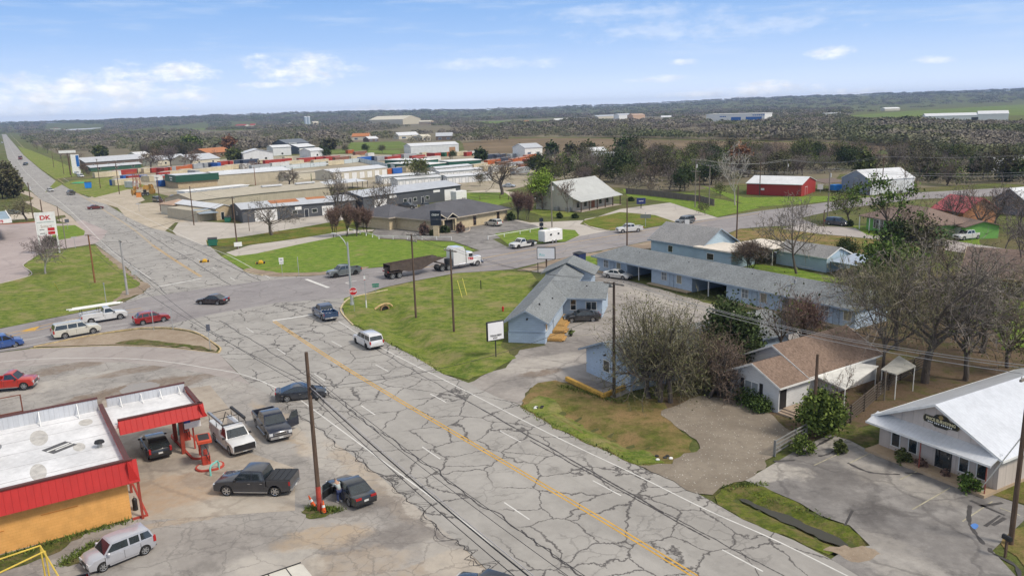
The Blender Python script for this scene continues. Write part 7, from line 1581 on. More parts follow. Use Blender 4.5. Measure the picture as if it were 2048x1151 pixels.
dp = lambda d: min(1., (620./d)**1.1)
for k,n,lb in (('left',5200,'brown-grey leafless wood behind the yard on the left, fading to blue'),('mid',4200,'violet-brown leafless wood beyond the brown field'),('right',2600,'dense olive and brown wood below the white hangars')):
    pts = sample(k, n, seed=21, p=dp)
    if k == 'left': pts = [q for q in pts if q[1] > 640]
    o = wood_mass('wood', pts, FW); tag(o, lb, 'wood', kind='stuff')
pts=sample('near_right',900,seed=31); o=wood_mass('brush',pts,FW,60,.42); tag(o,'low brown brush and saplings under the nearer tree belt','brush',kind='stuff')
# distant ridges
rg = random.Random(8); pts=[]
while len(pts) < 7000:
    y = rg.uniform(1900, 6000); x = rg.uniform(-.78*y, .78*y); px,py = proj(x,y,0)
    if any(inpoly(px,py,e) for e in EXC) or (y<3200 and mnoise.noise(Vector((x*.0022,y*.0016,5)))>.02): continue
    pts.append((x,y,px,py))
o = wood_mass('hillside_wood', pts, FW, 60); tag(o,'blue-grey wooded hills along the whole horizon','wood',kind='stuff')
# ============================================================ POLES, WIRES
POLES = {}
def pole(key, label, base, ty, mat=POLE, r=.16, arms=(), trans=False, cat='utility pole', red=False, armw=2.4, armrot=None, lean=None):
    g = G(*base); h = HZ(base, ty); t = thing('utility_pole', label, cat, (g.x,g.y,0), CA if armrot is None else armrot)
    r = max(r, 0.0); MB().cyl((0,0,-.1),(0,0,h),r,r*.68,10).build('pole', mat, t, 40)
    m = None
    for i, z in enumerate(arms or ()):
        a = MB().box(-.06,.06,-armw/2,armw/2,h-z-.07,h-z+.07).build('crossarm', POLEG if mat is POLE else POLEG, t)
        for y in (-armw/2+.12, -armw*.2, armw*.2, armw/2-.12): MB().cyl((0,y,h-z+.07),(0,y,h-z+.24),.045,.035,6).build('insulator', pm((.5,.48,.45),.3,key='insul'), a)
    if trans: MB().cyl((.34,0,h-2.2),(.34,0,h-1.3),.26,n=12).build('transformer', pm((.5,.51,.52),.4,key='trf'), t)
    if red: MB().cyl((0,0,0),(0,0,1.9),r*1.04+.006,r*1.02+.006,12,False).build('red_painted_foot', MATS['redk'], t, 40)
    POLES[key] = (g, h, armw, t.rotation_euler[2]); return t
pole('p1','tall brown wooden pole with red painted foot at the forecourt edge',(640,1021),704,red=True,r=.17)
pole('p2','wooden pole with crossarm at the left side of the middle lawn',(832,635),468,arms=(.15,.9),armw=2.2,r=.15)
pole('p3','brown wooden pole with crossarm on the middle lawn in front of the semi-truck',(908,663),499,arms=(.15,),r=.15)
pole('p4','dark wooden pole beside the bushy tree and the yellow kerb',(1228,793),564,arms=(.15,),r=.17,mat=wood_mat((.07,.05,.04)))
pole('p5','tall brown pole with crossarm at the right edge by the mailbox',(2021,1087),748,arms=(.15,),r=.17,trans=False,armrot=MA)
pole('p6','light grey concrete pole at the corner of the left lawn',(255,589),480,mat=STEEL if 0 else pm((.36,.35,.34),.8,key='concp'),r=.2,arms=(.2,),armw=1.2)
pole('p7','wooden pole with orange-brown top on the left lawn',(190,565),469,mat=wood_mat((.24,.11,.05)),arms=(.1,),armw=1.3,armrot=CA+.6)
pole('p8','brown pole in front of the cross road above the motel row',(1254,491),397); pole('p9','brown pole on the cross road verge left of the large bare tree',(1473,479),372)
pole('p11','dark pole with small white notice on the grass left of the bare oak',(475,498),393,arms=(.3,)); pole('p12','pole in front of the tan workshop',(388,450),372); pole('p13','thin pole at the charcoal workshop apron',(499,462),424,r=.08)
pole('p14','pole beside the blue short container',(322,423),354,arms=(.2,)); pole('p15','pole with crossarm by the yellow cable drums',(239,388),321,arms=(.2,),trans=True); pole('p16','pole left of the container yard by the grass strip',(201,376),318,arms=(.2,))
pole('p17','pole by the far highway lawns',(143,354),311,arms=(.2,)); pole('p18','farther pole by the highway beyond the blue sign',(128,348),312,arms=(.2,)); pole('p19','farthest visible pole beside the left highway',(108,335),306)
pole('p20','wooden pole on the left shoulder behind the petrol price sign',(67,438),365,arms=(.4,),trans=True); pole('p21','short leaning pole right of the shoulder tree',(85,430),399,r=.2); pole('p22','thin pole just above the price sign on the left',(119,444),412,r=.12); pole('p22b','grey pole on the small lawn beside the petrol price sign',(133,497),433,mat=POLEG,r=.11)
pole('p23','pole with red lamp at the tan hall roof',(512,378),334,mat=wood_mat((.25,.12,.08))); pole('p24','red-brown pole in front of the cream storage shed',(588,378),335); pole('p25','green-topped pole by the shelter row',(625,386),347,mat=pm((.10,.15,.06),.8,key='grp'))
pole('p26','grey pole with white transformer left of the stone lodge',(1104,454),362,mat=POLEG,trans=True); 
pole('p27','tall grey double-crossarm pole by the privacy fence',(1390,414),319,mat=POLEG,arms=(.2,3.2),armw=3.,trans=True); pole('p28','brown pole close right of the double-crossarm pole',(1398,416),352); pole('p29','pole on the bright grass right of the double-crossarm pole',(1418,413),330,mat=POLEG,arms=(.2,))
pole('p30','pole in front of the red barn left half',(1519,390),323); pole('p31','pole with transformer behind the red barn',(1573,374),320,mat=POLEG,arms=(.2,),trans=True,armw=3.); pole('p32','pole with transformer between red barn and minivan',(1655,434),336,mat=POLEG,arms=(.3,),trans=True); pole('p33','pole in front of the metal barn',(1763,387),314,arms=(.2,),armw=3.)
pole('p34','brown pole standing in the green bush beside the asphalt lot',(1626,874),708); pole('p35','slender pole by the chain fence behind the survey office',(1768,800),740,r=.07,mat=POLEG); pole('p36','short dark post at the side street corner',(1647,452),420,r=.15)
WIREM = pm((.03,.03,.032), .6, key='wire'); WIREL = pm((.34,.33,.32), .5, key='wirel')
def wire(a, b, sag=.8, r=.02, mat=None, label=None, n=14, name='power_line'):
    a, b = Vector(a), Vector(b); pts = [a.lerp(b, i/n)-Vector((0,0,sag*4*(i/n)*(1-i/n))) for i in range(n+1)]
    o0 = a; m = MB().tube([p-o0 for p in pts], r, 4); o = m.build(name, mat or WIREM); o.location = o0
    return tag(o, label, 'cable', 'overhead cables')
def ptop(k, side=0., dz=.25):
    g, h, w_, rz = POLES[k]; return Vector((g.x-sin(rz)*side, g.y+cos(rz)*side, h-dz+.5 if side else h-dz))
def span(k1, k2, sides, sag, r, mat, lb, dz=.25):
    for i, s in enumerate(sides): wire(ptop(k1,s,dz+.3*(s==0)*0), ptop(k2,s,dz), sag, r, mat, lb+('' if len(sides)==1 else [', nearest wire',', middle wire',', farthest wire',', fourth wire'][i]))
span('p4','p5',(-1.0,-.3,1.0),.9,.022,WIREL,'overhead wire from the dark pole to the right edge pole')
span('p3','p4',(-1.,1.),.9,.016,WIREM,'overhead wire from the lawn pole to the dark pole'); span('p2','p3',(-.9,.9),.5,.016,WIREM,'overhead wire between the two middle lawn poles')
span('p27','p31',(-1.2,1.2),1.5,.035,WIREL,'overhead wire above the red barn'); span('p31','p33',(-1.2,1.2),1.5,.035,WIREL,'overhead wire from the barn to the metal barn pole')
span('p27','p32',(-1.2,0,1.2),1.6,.03,WIREL,'overhead wire from the double-crossarm pole to the minivan pole',.9)
g5=G(2200,420); e=Vector((g5.x,g5.y,10.)); 
for i,(s,z) in enumerate(((-1,10.5),(0,9.8),(1,9.))): wire(ptop('p32',s,.5), (g5.x,g5.y+s,z), 1.6, .03, WIREL, ['upper','middle','lower'][i]+' overhead wire running from the minivan pole to the right edge')
g5=G(2250,372); wire(ptop('p33',1,.3),(g5.x,g5.y,12),1.6,.035,WIREL,'overhead wire from the metal barn pole over the greenhouses')
span('p1','p6',(0,),1.4,.018,WIREM,'overhead cable from the red-footed pole to the concrete pole',2.6); span('p6','p7',(0,),.4,.02,WIREM,'short cable between concrete pole and orange-topped pole'); span('p7','p11',(0,),1.6,.025,WIREM,'cable across the left highway to the dark pole'); span('p1','p7',(0,),1.4,.018,WIREM,'second cable from the red-footed pole to the orange-topped pole',2.2)
span('p11','p12',(0,),.9,.02,WIREM,'cable between the dark pole and the tan workshop pole'); span('p14','p15',(0,),1.,.03,WIREM,'cable between the container yard poles')
span('p1','p4',(0,),1.3,.018,WIREM,'service cable crossing the cracked highway to the dark pole',2.5)
# cables from p1 running along the highway towards the viewer
g,h,_,_ = POLES['p1']; dv=(G(1390,1150)-G(548,642)).normalized(); nx_=g+dv*62; BOX=h-2.5
for i,(off_,z,r,mt,lb) in enumerate([(0,h-2.5,.035,WIREM,'thick black telephone cable along the highway'),(.12,h-2.35,.022,pm((.42,.40,.40),.5,key='wpale'),'pale steel strand lying on the thick black cable'),(.9,h-1.6,.014,WIREM,'thin wire right of the thick cable along the highway'),(1.5,h-1.4,.014,WIREM,'second thin wire right of the thick cable along the highway'),(-.35,h-2.9,.02,WIREM,'lower black cable along the highway')]):
    wire((g.x,g.y,z),(nx_.x+off_*.9,nx_.y+off_*.8,z-.2+.2*i*.1),1.3,r,mt,lb,22)
t=thing('cable_splice_box','black cable splice cases hanging beside the red-footed pole','splice box',(g.x,g.y,0),atan2(dv.y,dv.x)); MB().cyl((.5,.0,h-2.75),(1.3,.0,h-2.95),.12,n=8).build('case',BLACK,t,40); MB().cyl((.3,.1,h-2.3),(.8,.1,h-2.4),.1,n=8).build('case',BLACK,t,40)
# street lamp
g=G(704,609); h=HZ((704,609),484); t=thing('street_lamp','tall steel lamp post with curved arm behind the stop sign','street lamp',(g.x,g.y,0),pi-.2); MB().cyl((0,0,0),(0,0,h),.19,.12,12).cyl((0,0,0),(0,0,.35),.3,.26,12).build('pole',pm((.42,.44,.45),.4,.3,key='galv'),t,40)
MB().tube([(0,0,h-.8),(.5,0,h+.2),(1.1,0,h+.9),(1.8,0,h+1.25)],.06,6).build('arm',MATS['galv'],t,40); MB().bbox(1.7,2.35,-.14,.14,h+1.18,h+1.34,.05).build('lamp_head',pm((.55,.55,.54),.4,key='lh'),t)
# ============================================================ SIGNS
def post_sign(name,label,cat,base,ty,panels,r=.035,postm=None,rz=None,face='cam'):
    g=G(*base); h=HZ(base,ty); a=atan2(-g.x, g.y)+0 if rz is None else rz; t=thing(name,label,cat,(g.x,g.y,0),a); MB().cyl((0,0,0),(0,0,h),r,n=6).build('post',postm or MATS['galv'],t)
    for (x0,x1,z0,z1,mt) in panels: bx('sign_panel',mt,t,x0,x1,-r-.03,-r-.005,h+z0,h+z1)
    return t,h
SR=pm((.50,.02,.025),.4,0,.03,key='stopred'); SG=pm((.02,.20,.13),.4,key='sgreen')
g=G(709,622); t=thing('stop_sign','red octagonal stop sign on the grass corner beside the lamp post','stop sign',(g.x,g.y,0),atan2(-g.x,g.y)+.05); hs=HZ((709,622),582)
MB().cyl((0,0,0),(0,0,hs+.2),.035,n=6).build('post',MATS['galv'],t); R=.60
MB().exy([(R*1.0*cos(pi/8+i*pi/4),hs+R*sin(pi/8+i*pi/4)) for i in range(8)],-.065,-.04).build('sign_border',WHITE,t); MB().exy([(R*.93*cos(pi/8+i*pi/4),hs+R*.93*sin(pi/8+i*pi/4)) for i in range(8)],-.075,-.066).build('sign_face',SR,t)
text_mesh('lettering','STOP',.42,WHITE,t,(0,-.08,hs),extrude=.004,bold=.012)
post_sign('street_name_sign','small green street name sign on a thin post left of the culvert','sign',(752,585),566,[(-.55,.55,-.3,-.05,SG),(-.5,.5,-.62,-.38,SG)])
t,h=post_sign('marker_post','thin post with red bands and white foot near the stop sign','marker post',(733,615),546,[(-.12,.12,-.9,-.4,WHITE),(-.1,.1,-1.0,-.92,SR)],.05); MB().cyl((0,0,0),(0,0,1.1),.09,n=8).build('white_sleeve',WHITE,t)
t,h=post_sign('route_sign','white route number sign with arrow plate at the bright lawn corner','sign',(565,551),515,[(-.4,.4,-.75,.0,WHITE),(-.35,.35,-1.15,-.82,WHITE)]); text_mesh('lettering','101',.34,BLACK,t,(0,-.07,h-.38),extrude=.004,bold=.01)
bx('arrow',BLACK,t,-.2,.2,-.072,-.066,h-1.02,h-.95)
post_sign('sign_post','plain grey sign post seen edge-on right of the route sign','sign post',(598,552),513,[(-.05,.05,-.9,0,MATS['galv'])],.05)
for b,ty,lb in (((308,661),620,'left of the two thin posts on the dirt island'),((346,659),618,'right of the two thin posts on the dirt island')): post_sign('sign_post','thin grey sign post, '+lb,'sign post',b,ty,[(-.06,.06,-.7,-.0,MATS['galv'])],.045)
post_sign('sign_post','dark-panelled sign post at the tip of the yellow-kerbed island','sign post',(421,700),648,[(-.22,.22,-.8,0,pm((.10,.11,.14),.5,key='sdk'))],.05)
post_sign('sign_post','tall thin dark post at the lower edge of the left lawn','sign post',(213,608),565,[(-.1,.1,-.3,0,STEEL)],.05)
post_sign('road_sign','grey back of a road sign by the left lawn corner','sign',(271,556),540,[(-.55,.55,-.8,0,pm((.42,.42,.42),.5,key='sbk'))],.05)
post_sign('road_sign','small dark sign on the driveway island by the highway','sign',(136,458),438,[(-.5,.5,-.9,0,MATS['sdk'])],.05); post_sign('road_sign','grey sign post beside the station driveway','sign',(151,496),473,[(-.6,.6,-.25,0,MATS['sbk'])],.05)
post_sign('notice_board','small white notice at the foot of the dark pole','sign',(477,498),484,[(-.8,.8,-.9,0,WHITE)],.05); post_sign('route_sign','white route sign beside the cross road near the motel','sign',(1374,462),439,[(-.5,.5,-1.1,0,WHITE)],.05)
t,h=post_sign('mail_sign','dark boxed sign on a post in the lodge lawn','sign',(1291,453),424,[(-1.2,1.2,-1.4,-.5,pm((.18,.20,.17),.6,key='bxs'))],.07)
post_sign('warning_sign','white diamond-like sign at the right end of the red barn','sign',(1640,386),368,[(-.8,.8,-1.6,0,WHITE)],.08)
post_sign('highway_sign','thin signpost in front of the industrial driveway','sign post',(279,423),406,[(-.7,.7,-.4,0,MATS['sbk'])],.06)
for (b,ty,lb) in (((962,578),560,'short black stake on the middle lawn'),((1076,545),525,'short dark stake left of the office roof'),((1419,770) if 0 else (1831,475),468,'low post by the side street')): 
    g=G(*b); t=thing('stake',lb,'stake',(g.x,g.y,0)); MB().cyl((0,0,0),(0,0,HZ(b,ty)),.07,n=6).build('stake',BLACK,t)
for k,(a,b,lb) in enumerate([((916,588),(938,606),'left yellow guy-wire guard on the middle lawn'),((926,583),(946,602),'right yellow guy-wire guard on the middle lawn'),((113,592),(125,569),'yellow guy-wire guard on the left lawn')]):
    A,B=G(*a),G(*b); t=thing('guy_guard',lb,'guy wire',(A.x,A.y,0)); d=B-A; MB().cyl((0,0,2.1),(d.x*.4,d.y*.4,0),.05,n=6).build('guard_tube',pm((.60,.52,.10),.6,key='guy'),t)
# motel signs
g=G(992,713); h=HZ((992,713),640); t=thing('motel_sign','white tilted board sign with small black lettering in front of the office','sign',(g.x,g.y,0),radians(28)); MB().cyl((0,0,0),(0,0,h-2.1),.07,n=8).build('post',DARK,t)
MB().bbox(-1.05,1.05,-.16,.16,h-2.3,h-.1,.02).build('sign_box',BLACK,t); bx('sign_face',pm((.80,.80,.83),.4,0,.03,key='sgnw'),t,-.97,.97,-.175,-.161,h-2.2,h-.2)
text_mesh('lettering','TEXAS BEST',.27,BLACK,t,(0,-.18,h-1.72),extrude=.003,bold=.014) ; text_mesh('lettering','STAY',.24,BLACK,t,(-.1,-.18,h-2.0),extrude=.003,bold=.014)
g=G(1093,536); h=HZ((1093,536),494); t=thing('motel_pole_sign','white box sign with faint turquoise writing on a brown pole behind the blue office','sign',(g.x,g.y,0),CA-.95); MB().cyl((0,0,0),(0,0,h-1.2),.14,n=8).build('post',POLE,t)
MB().bbox(-1.6,1.6,-.3,.3,h-2.1,h,.03).build('sign_box',BLACK,t); bx('sign_face',MATS['sgnw'],t,-1.5,1.5,-.315,-.301,h-2.0,h-.1); text_mesh('lettering','Rio',.7,pm((.15,.55,.60),.5,key='tqs'),t,(-.7,-.32,h-1.3),extrude=.003)
# DK pylon
g=G(101,507); t=thing('petrol_price_sign','tall white petrol price sign with red DK letters on two white legs','sign',(g.x,g.y,0),atan2(-g.x,g.y)-.12); h=HZ((101,507),424)
for s in (-1,1): bx('leg',WHITE,t,s*1.75-.15,s*1.75+.15,-.15,.15,0,h)
bx('sign_box',WHITE,t,-1.6,1.6,-.22,.22,h-4.9,h-.05); bx('divider',pm((.2,.3,.28),.5,key='dvd'),t,-1.6,1.6,-.235,-.221,h-2.15,h-2.05); text_mesh('lettering','DK',1.25,SR,t,(0,-.23,h-1.2),extrude=.006,bold=.04,sx=1.15)
text_mesh('lettering','Smart',.85,pm((.38,.27,.20),.6,key='brl'),t,(0,-.23,h-3.0),extrude=.006,sx=1.05)
for z in (3.95,4.75): bx('price_panel',SR,t,.2,1.5,-.24,-.221,h-z,h-z+.62)
for z in (3.75,4.55): bx('grade_text',BLACK,t,-1.3,-.4,-.235,-.221,h-z,h-z+.12)
# left station canopy
zc=5.3; t=thing('station_canopy','white-edged station canopy with red letters cut by the left picture edge','canopy',(*G(20,447,zc-.9)*1.0,0),0); 
A=G(23,437,zc); B=G(-2,400,zc); e1=(B-A).normalized(); t.location=(A.x,A.y,0); t.rotation_euler=(0,0,atan2(e1.y,e1.x)); 
bx('canopy_roof',pm((.30,.37,.38),.3,0,.3,key='cnr'),t,.25,24,.25,18,zc-.5,zc-.2); m=MB().box(0,24.2,0,.24,zc-.95,zc).box(0,.24,.25,18,zc-.95,zc).box(.25,24.2,18,18.2,zc-.95,zc); m.build('fascia',WHITE,t)
text_mesh('lettering','TS',.85,SR,t,(-.03,2.2,zc-.5),(pi/2,0,-pi/2),extrude=.02,bold=.03); bx('post',WHITE,t,3,3.3,3,3.3,0,zc-.5)
# office / lodge signs
g=G(873,472); h=HZ((873,472),421); t=thing('office_sign','black box sign with white writing on a brick base in front of the brick office','sign',(g.x,g.y,0),radians(-10)); bx('sign_base',BRK,t,-.6,.6,-.3,.3,0,h-3.4); MB().bbox(-1.2,1.2,-.25,.25,h-1.9,h,.03).build('sign_box',pm((.02,.025,.04),.4,key='obx'),t); bx('sign_lower',MATS['obx'],t,-1.2,1.2,-.2,.2,h-3.3,h-2.0); text_mesh('lettering','CREW',.6,WHITE,t,(0,-.26,h-.95),extrude=.004,bold=.01)
g=G(1282,416); h=HZ((1282,416),396); t=thing('lodge_sign','dark blue box sign with white writing on a post in the lodge lawn','sign',(g.x,g.y,0),radians(5)); bx('post',DARK,t,-.1,.1,-.1,.1,0,h-1.5); MB().bbox(-1.2,1.2,-.2,.2,h-1.6,h,.03).build('sign_box',pm((.02,.03,.13),.4,key='lbx'),t); text_mesh('lettering','BANK',.5,WHITE,t,(0,-.21,h-.8),extrude=.004)
g=G(1083,470); t=thing('stacked_sign','dark stacked directory sign near the white pipe fence','sign',(g.x,g.y,0),.2); h=HZ((1083,470),434); bx('post',POLE,t,-.08,.08,-.08,.08,0,h)
for z in (.2,1.2,2.2): bx('sign_panel',MATS['obx'],t,-.45,.45,-.12,-.081,h-z-.8,h-z)
g=G(154,346); h=HZ((154,346),309); t=thing('tall_pylon_sign','tall blue and white pylon sign beside the highway lawns','sign',(g.x,g.y,0),.4); bx('post',WHITE,t,-2.,2.,-.5,.5,0,h); bx('blue_panel',FB,t,.4,1.9,-.53,-.501,h*.35,h*.95)
bx('roof_board',WHITE,thing('billboard','flat white billboard top on a dark post above the pylon sign','billboard',(*G(141,350),0),.3),-4,4,-.5,.5,HZ((141,350),306),HZ((141,350),301)); MB().cyl((0,0,0),(0,0,HZ((141,350),306)),.25,n=6).build('post',POLE,[o for o in SC.objects if o.name.startswith('billboard')][-1])
# bins, hydrant, cones, odds
def bin_(label,px,w_,d,h,mt,rz,cat='dumpster',name='dumpster'):
    g=G(*px); t=thing(name,label,cat,(g.x,g.y,0),rz); m=MB().exy([(-w_/2+.1,.1),(w_/2-.1,.1),(w_/2,h),(-w_/2,h)],-d/2,d/2); m.build('bin_body',mt,t); MB().slab([(-w_/2-.05,-d/2-.05,h+.06),(w_/2+.05,-d/2-.05,h+.06),(w_/2+.05,d/2+.05,h+.25),(-w_/2-.05,d/2+.05,h+.25)],.06).build('lid',BLACK,t); 
    for s in (-1,1): bx('side_pocket',mt,t,*sorted((s*w_/2,s*(w_/2+.12))),-.3,.3,h*.5,h*.7)
    return t
bin_('dark green dumpster on the grass corner left of the charcoal workshop drive',(426,491),1.9,1.4,1.5,pm((.02,.14,.09),.6,key='gbin'),.3); bin_('small dark green bin beside the stone shop',(456,444),1.6,1.2,1.3,MATS['gbin'],.2); bin_('dark blue dumpster at the left end of the motel row',(1159,523),1.9,1.5,1.5,pm((.02,.035,.12),.6,key='bbin'),CA)
bin_('blue donation bin on the lawn beside the left highway',(177,376),2.4,2.,2.4,pm((.02,.22,.70),.6,key='dbin'),.3,'bin','donation_bin')
g=G(1006,622); t=thing('fire_hydrant','small red fire hydrant on the middle lawn','fire hydrant',(g.x,g.y,0)); MB().cyl((0,0,0),(0,0,.6),.12,n=10).cyl((-.2,0,.42),(.2,0,.42),.06,n=8).build('barrel',MATS['stopred'],t,40); MB().dome((0,0,.6),.14,.14,.12,10,3).build('bonnet',MATS['stopred'],t,40)
CONE=pm((.75,.12,.03),.6,key='cone')
for b,lean,lb in (((628,1012),.35,'leaning orange traffic cone left of the red-footed pole'),((648,1024),0,'upright orange traffic cone right of the red-footed pole')):
    g=G(*b); t=thing('traffic_cone',lb,'traffic cone',(g.x,g.y,0)); t.rotation_euler=(0,-lean,0); MB().cb(0,0,0,.42,.42,.05).build('cone_base',BLACK,t); MB().cyl((0,0,.05),(0,0,.9),.16,.04,14).build('cone_body',CONE,t,40); MB().cyl((0,0,.42),(0,0,.6),.118,.094,14,False).build('reflective_band',WHITE,t)
g=G(2010,1113); t=thing('mailbox','black mailbox on a wooden post at the bottom right','mailbox',(g.x,g.y,0),.3); bx('post',POLE,t,-.06,.06,-.06,.06,0,1.15); MB().exy([(-.12,1.15),(.12,1.15),(.12,1.33),(.06,1.42),(-.06,1.42),(-.12,1.33)],-.28,.28).build('box',BLACK,t)
g=G(770,611); t=thing('culvert_mouth','broken concrete culvert mouth at the top of the lawn ditch','culvert',(g.x,g.y,-.62),radians(40)); V=[];n=12
for y in (0,.35): V+=[(.75*cos(pi*i/n),y,.75*sin(pi*i/n)) for i in range(n+1)]; V+=[(.6*cos(pi*i/n),y,.6*sin(pi*i/n)) for i in range(n+1)]
k=n+1; Fc=[(i,i+1,2*k+i+1,2*k+i) for i in range(n)]+[(k+i+1,k+i,3*k+i,3*k+i+1) for i in range(n)]+[(i+1,i,k+i,k+i+1) for i in range(n)]
mesh_obj('pipe',V,Fc,pm((.34,.22,.12),.9,key='culv'),t); bx('pipe_shade_panel',BLACK,t,-.6,.6,.2,.25,-.05,.58); MB().tube([(-1.6,.2,.35),(-.9,.1,.75),(0,0,.95),(.8,.1,.75),(1.3,.2,.3)],.16,5).build('headwall',pm((.50,.36,.18),.9,0,.3,key='hw'),t)  # black plate across the pipe stands in for the shade inside
for b,lb in (((409,524),'yellow road debris box lying on the highway'),((521,527),'yellow flattened marker lying on the bright lawn')):
    g=G(*b); t=thing('yellow_barrier',lb,'barrier',(g.x,g.y,0),.3); YM=pm((.70,.40,.03),.6,key='ybar'); MB().bbox(-.9,.9,-.3,.3,0,.35,.08).bbox(-.3,.4,-.45,.45,.2,.6,.08).build('body',YM,t); MB().cyl((-.6,-.35,.2),(-.6,.35,.2),.2,n=8).cyl((.7,-.35,.2),(.7,.35,.2),.2,n=8).build('weight',BLACK,t)
for i,(b,r,lb) in enumerate([((270,383),1.3,'leftmost tall yellow cable drum'),((268,391),1.2,'lower left yellow cable drum'),((302,380),1.2,'upper right yellow cable drum'),((305,388),1.1,'lower right yellow cable drum'),((292,381),1.1,'yellow cable drum behind the small loader')]):
    g=G(*b); t=thing('cable_drum',lb+' in the caliche yard','cable drum',(g.x,g.y,0),.5+i*.3,'yellow cable drums'); 
    for s in (-.45,.45): MB().cyl((s-.06,0,r),(s+.06,0,r),r,n=18).build('flange',pm((.45,.26,.07),.8,0,.2,key='drum'),t)
    MB().cyl((-.4,0,r),(.4,0,r),r*.6,n=14).build('core',pm((.34,.18,.05),.8,key='drumc'),t)
g=G(291,391); t=thing('small_loader','small dark loader between the yellow cable drums','loader',(g.x,g.y,0),.4); MB().bbox(-1.3,1.3,-.7,.7,.4,1.2,.1).build('body',DARK,t); MB().bbox(-.6,.5,-.6,.6,1.2,2.2,.08).build('cab',BLACK,t); [put_wheel(t,x,s*.8,.42,.3,False) for x in (-.8,.8) for s in (-1,1)]
g=G(278,394); t=thing('orange_box','small orange box standing beside the loader','box',(g.x,g.y,0),.3); MB().bbox(-.8,.8,-.7,.7,0,1.7,.05).build('casing',pm((.60,.22,.05),.6,key='obox'),t); bx('lid',DARK,t,-.82,.82,-.72,.72,1.7,1.78)
for k,px in enumerate((271,279)):
    g=G(px,378); t=thing('lattice_mast',['left','right'][k]+' of two thin rust-red lattice masts behind the cable drums','mast',(g.x,g.y,0)); m=MB(); [m.cyl((x,y,0),(x*.6,y*.6,6),.09,n=4) for x in (-.7,.7) for y in (-.5,.5)]; m.build('leg',pm((.30,.07,.05),.7,key='rrm'),t); m=MB(); [m.cyl((-.65*s,0,1.5*i),(.6*s,0,1.5*i+1.4),.06,n=4) for i,s in ((0,1),(1,-1),(2,1),(3,-1))]; m.build('bracing',MATS['rrm'],t)
g=G(160,366); t=thing('green_mound','bright green covered pit on the lawn beside the highway','cover',(g.x,g.y,0)); MB().dome((0,0,0),4.,2.,.5,12,3).build('cover_top',pm((.04,.35,.16),.6,key='gmd'),t,40); MB().cyl((0,0,0),(0,0,.06),4.1,n=12).build('rim',DARK,t)
fence_line('dark red-brown iron railing around the industrial work yard',[(321,408),(352,420),(376,414),(372,400)],1.9,pm((.14,.06,.05),.6,key='irn'),None,3.,name='iron_fence',solid=False,rails=3)
fence_line('thin wire fence along the pale yard track behind the charcoal workshop',[(925,404),(960,400),(1000,398),(1035,402)],1.3,DARK,wood_mat((.15,.09,.06)),4.,name='wire_fence',solid=False,rails=3)
fence_line('grey chain-link fence beside the gravel lot',[(1549,912),(1590,888),(1612,876)],1.3,pm((.20,.20,.19),.6,key='chl'),None,2.4,name='chain_link_fence',solid=False,rails=4)
fence_line('dark chain-link fence between the bungalow yard and the survey office',[(1668,858),(1700,845),(1752,800),(1800,760),(1850,735)],1.6,pm((.10,.08,.065),.8,key='chl2'),None,2.6,name='chain_link_fence',solid=False,rails=6)
# guy strands at the survey office
g=G(1961,984); t=thing('guy_anchor','white guard cup on a slanting guy wire at the survey office corner','guy wire',(g.x,g.y,0)); MB().dome((0,0,.15),.22,.22,.30,10,5,True).build('guard_cup',WHITE,t,50); P=Vector((POLES['p5'][0].x-g.x,POLES['p5'][0].y-g.y,7.2))
for s in (-.03,.03): MB().tube([(s,0,.3),(P.x+s,P.y,P.z)],.018,4).build('strand',WHITE,t)
# yellow pipe frame + black truck bed, bottom left
g=G(84,1092); t=thing('pipe_rack','yellow pipe rack in the bottom left corner beside the orange wall','pipe frame',(g.x,g.y,0),0); YP=pm((.66,.48,.08),.5,key='ypipe'); z=2.2
pts={k:G(*v,z)-g for k,v in dict(a=(80,1090),b=(0,1117),c=(125,1165),d=(90,1101),e=(0,1144)).items()}
for a,b in (('a','b'),('a','c'),('d','e')): d=(pts[b]-pts[a]); q=pts[a]+d*1.6; MB().cyl((*pts[a],z),(*(pts[a]+d*(1.3 if b!='c' else 1.1)),z),.05,n=6).build('pipe',YP,t)
for k in 'ad': MB().cyl((*pts[k],0),(*pts[k],z),.05,n=6).build('post',YP,t)
g=G(112,1172,.9); t=car('pickup_truck','black pickup bed poking in under the yellow pipe frame','pickup','pickup',(.012,.013,.02),g-Vector((cos(-1.85+pi),sin(-1.85+pi)))*0,radians(216),cover=False)
t.location=(*(G(75,1235)),0)
# van roof at the bottom edge and black roof
t=thing('camper_trailer','cream box trailer with black roof seams cut by the bottom picture edge','trailer',(*G(590,1200),0),radians(33)); L_,W_2,H_=6.2,2.3,2.5
g=G(655,1151,2.5)-G(590,1200); 
ca=radians(34); corner=G(604,1122,H_); e1=Vector((cos(ca),sin(ca))); e2=Vector((-sin(ca),cos(ca)))
t.location=(*(corner-e1*L_),0); t.rotation_euler=(0,0,ca)  # local x along length, roof corner (L,0..)
MB().bbox(0,L_,-W_2,0,.5,H_,.12).build('body',pm((.60,.57,.50),.5,0,.08,key='camp'),t,30); m=MB(); [m.box(x,x+.05,-W_2+.05,-.05,H_,H_+.015) for x in (1.4,2.8,4.2,5.2)]; m.build('roof_seams',BLACK,t); bx('rear_window',GLASS,t,L_+.001,L_+.02,-W_2+.3,-.3,1.5,2.15); bx('roof_rail',BLACK,t,.1,L_-.1,-.12,-.07,H_,H_+.05)
[put_wheel(t,x,y,.36,.22,True) for x in (1.2,L_-1.2) for y in (-W_2+.15,-.15)]
g=G(945,1190); car('parked_suv','black vehicle roof just entering the bottom picture edge','car','suv',(.012,.012,.014),G(975,1205),radians(150))
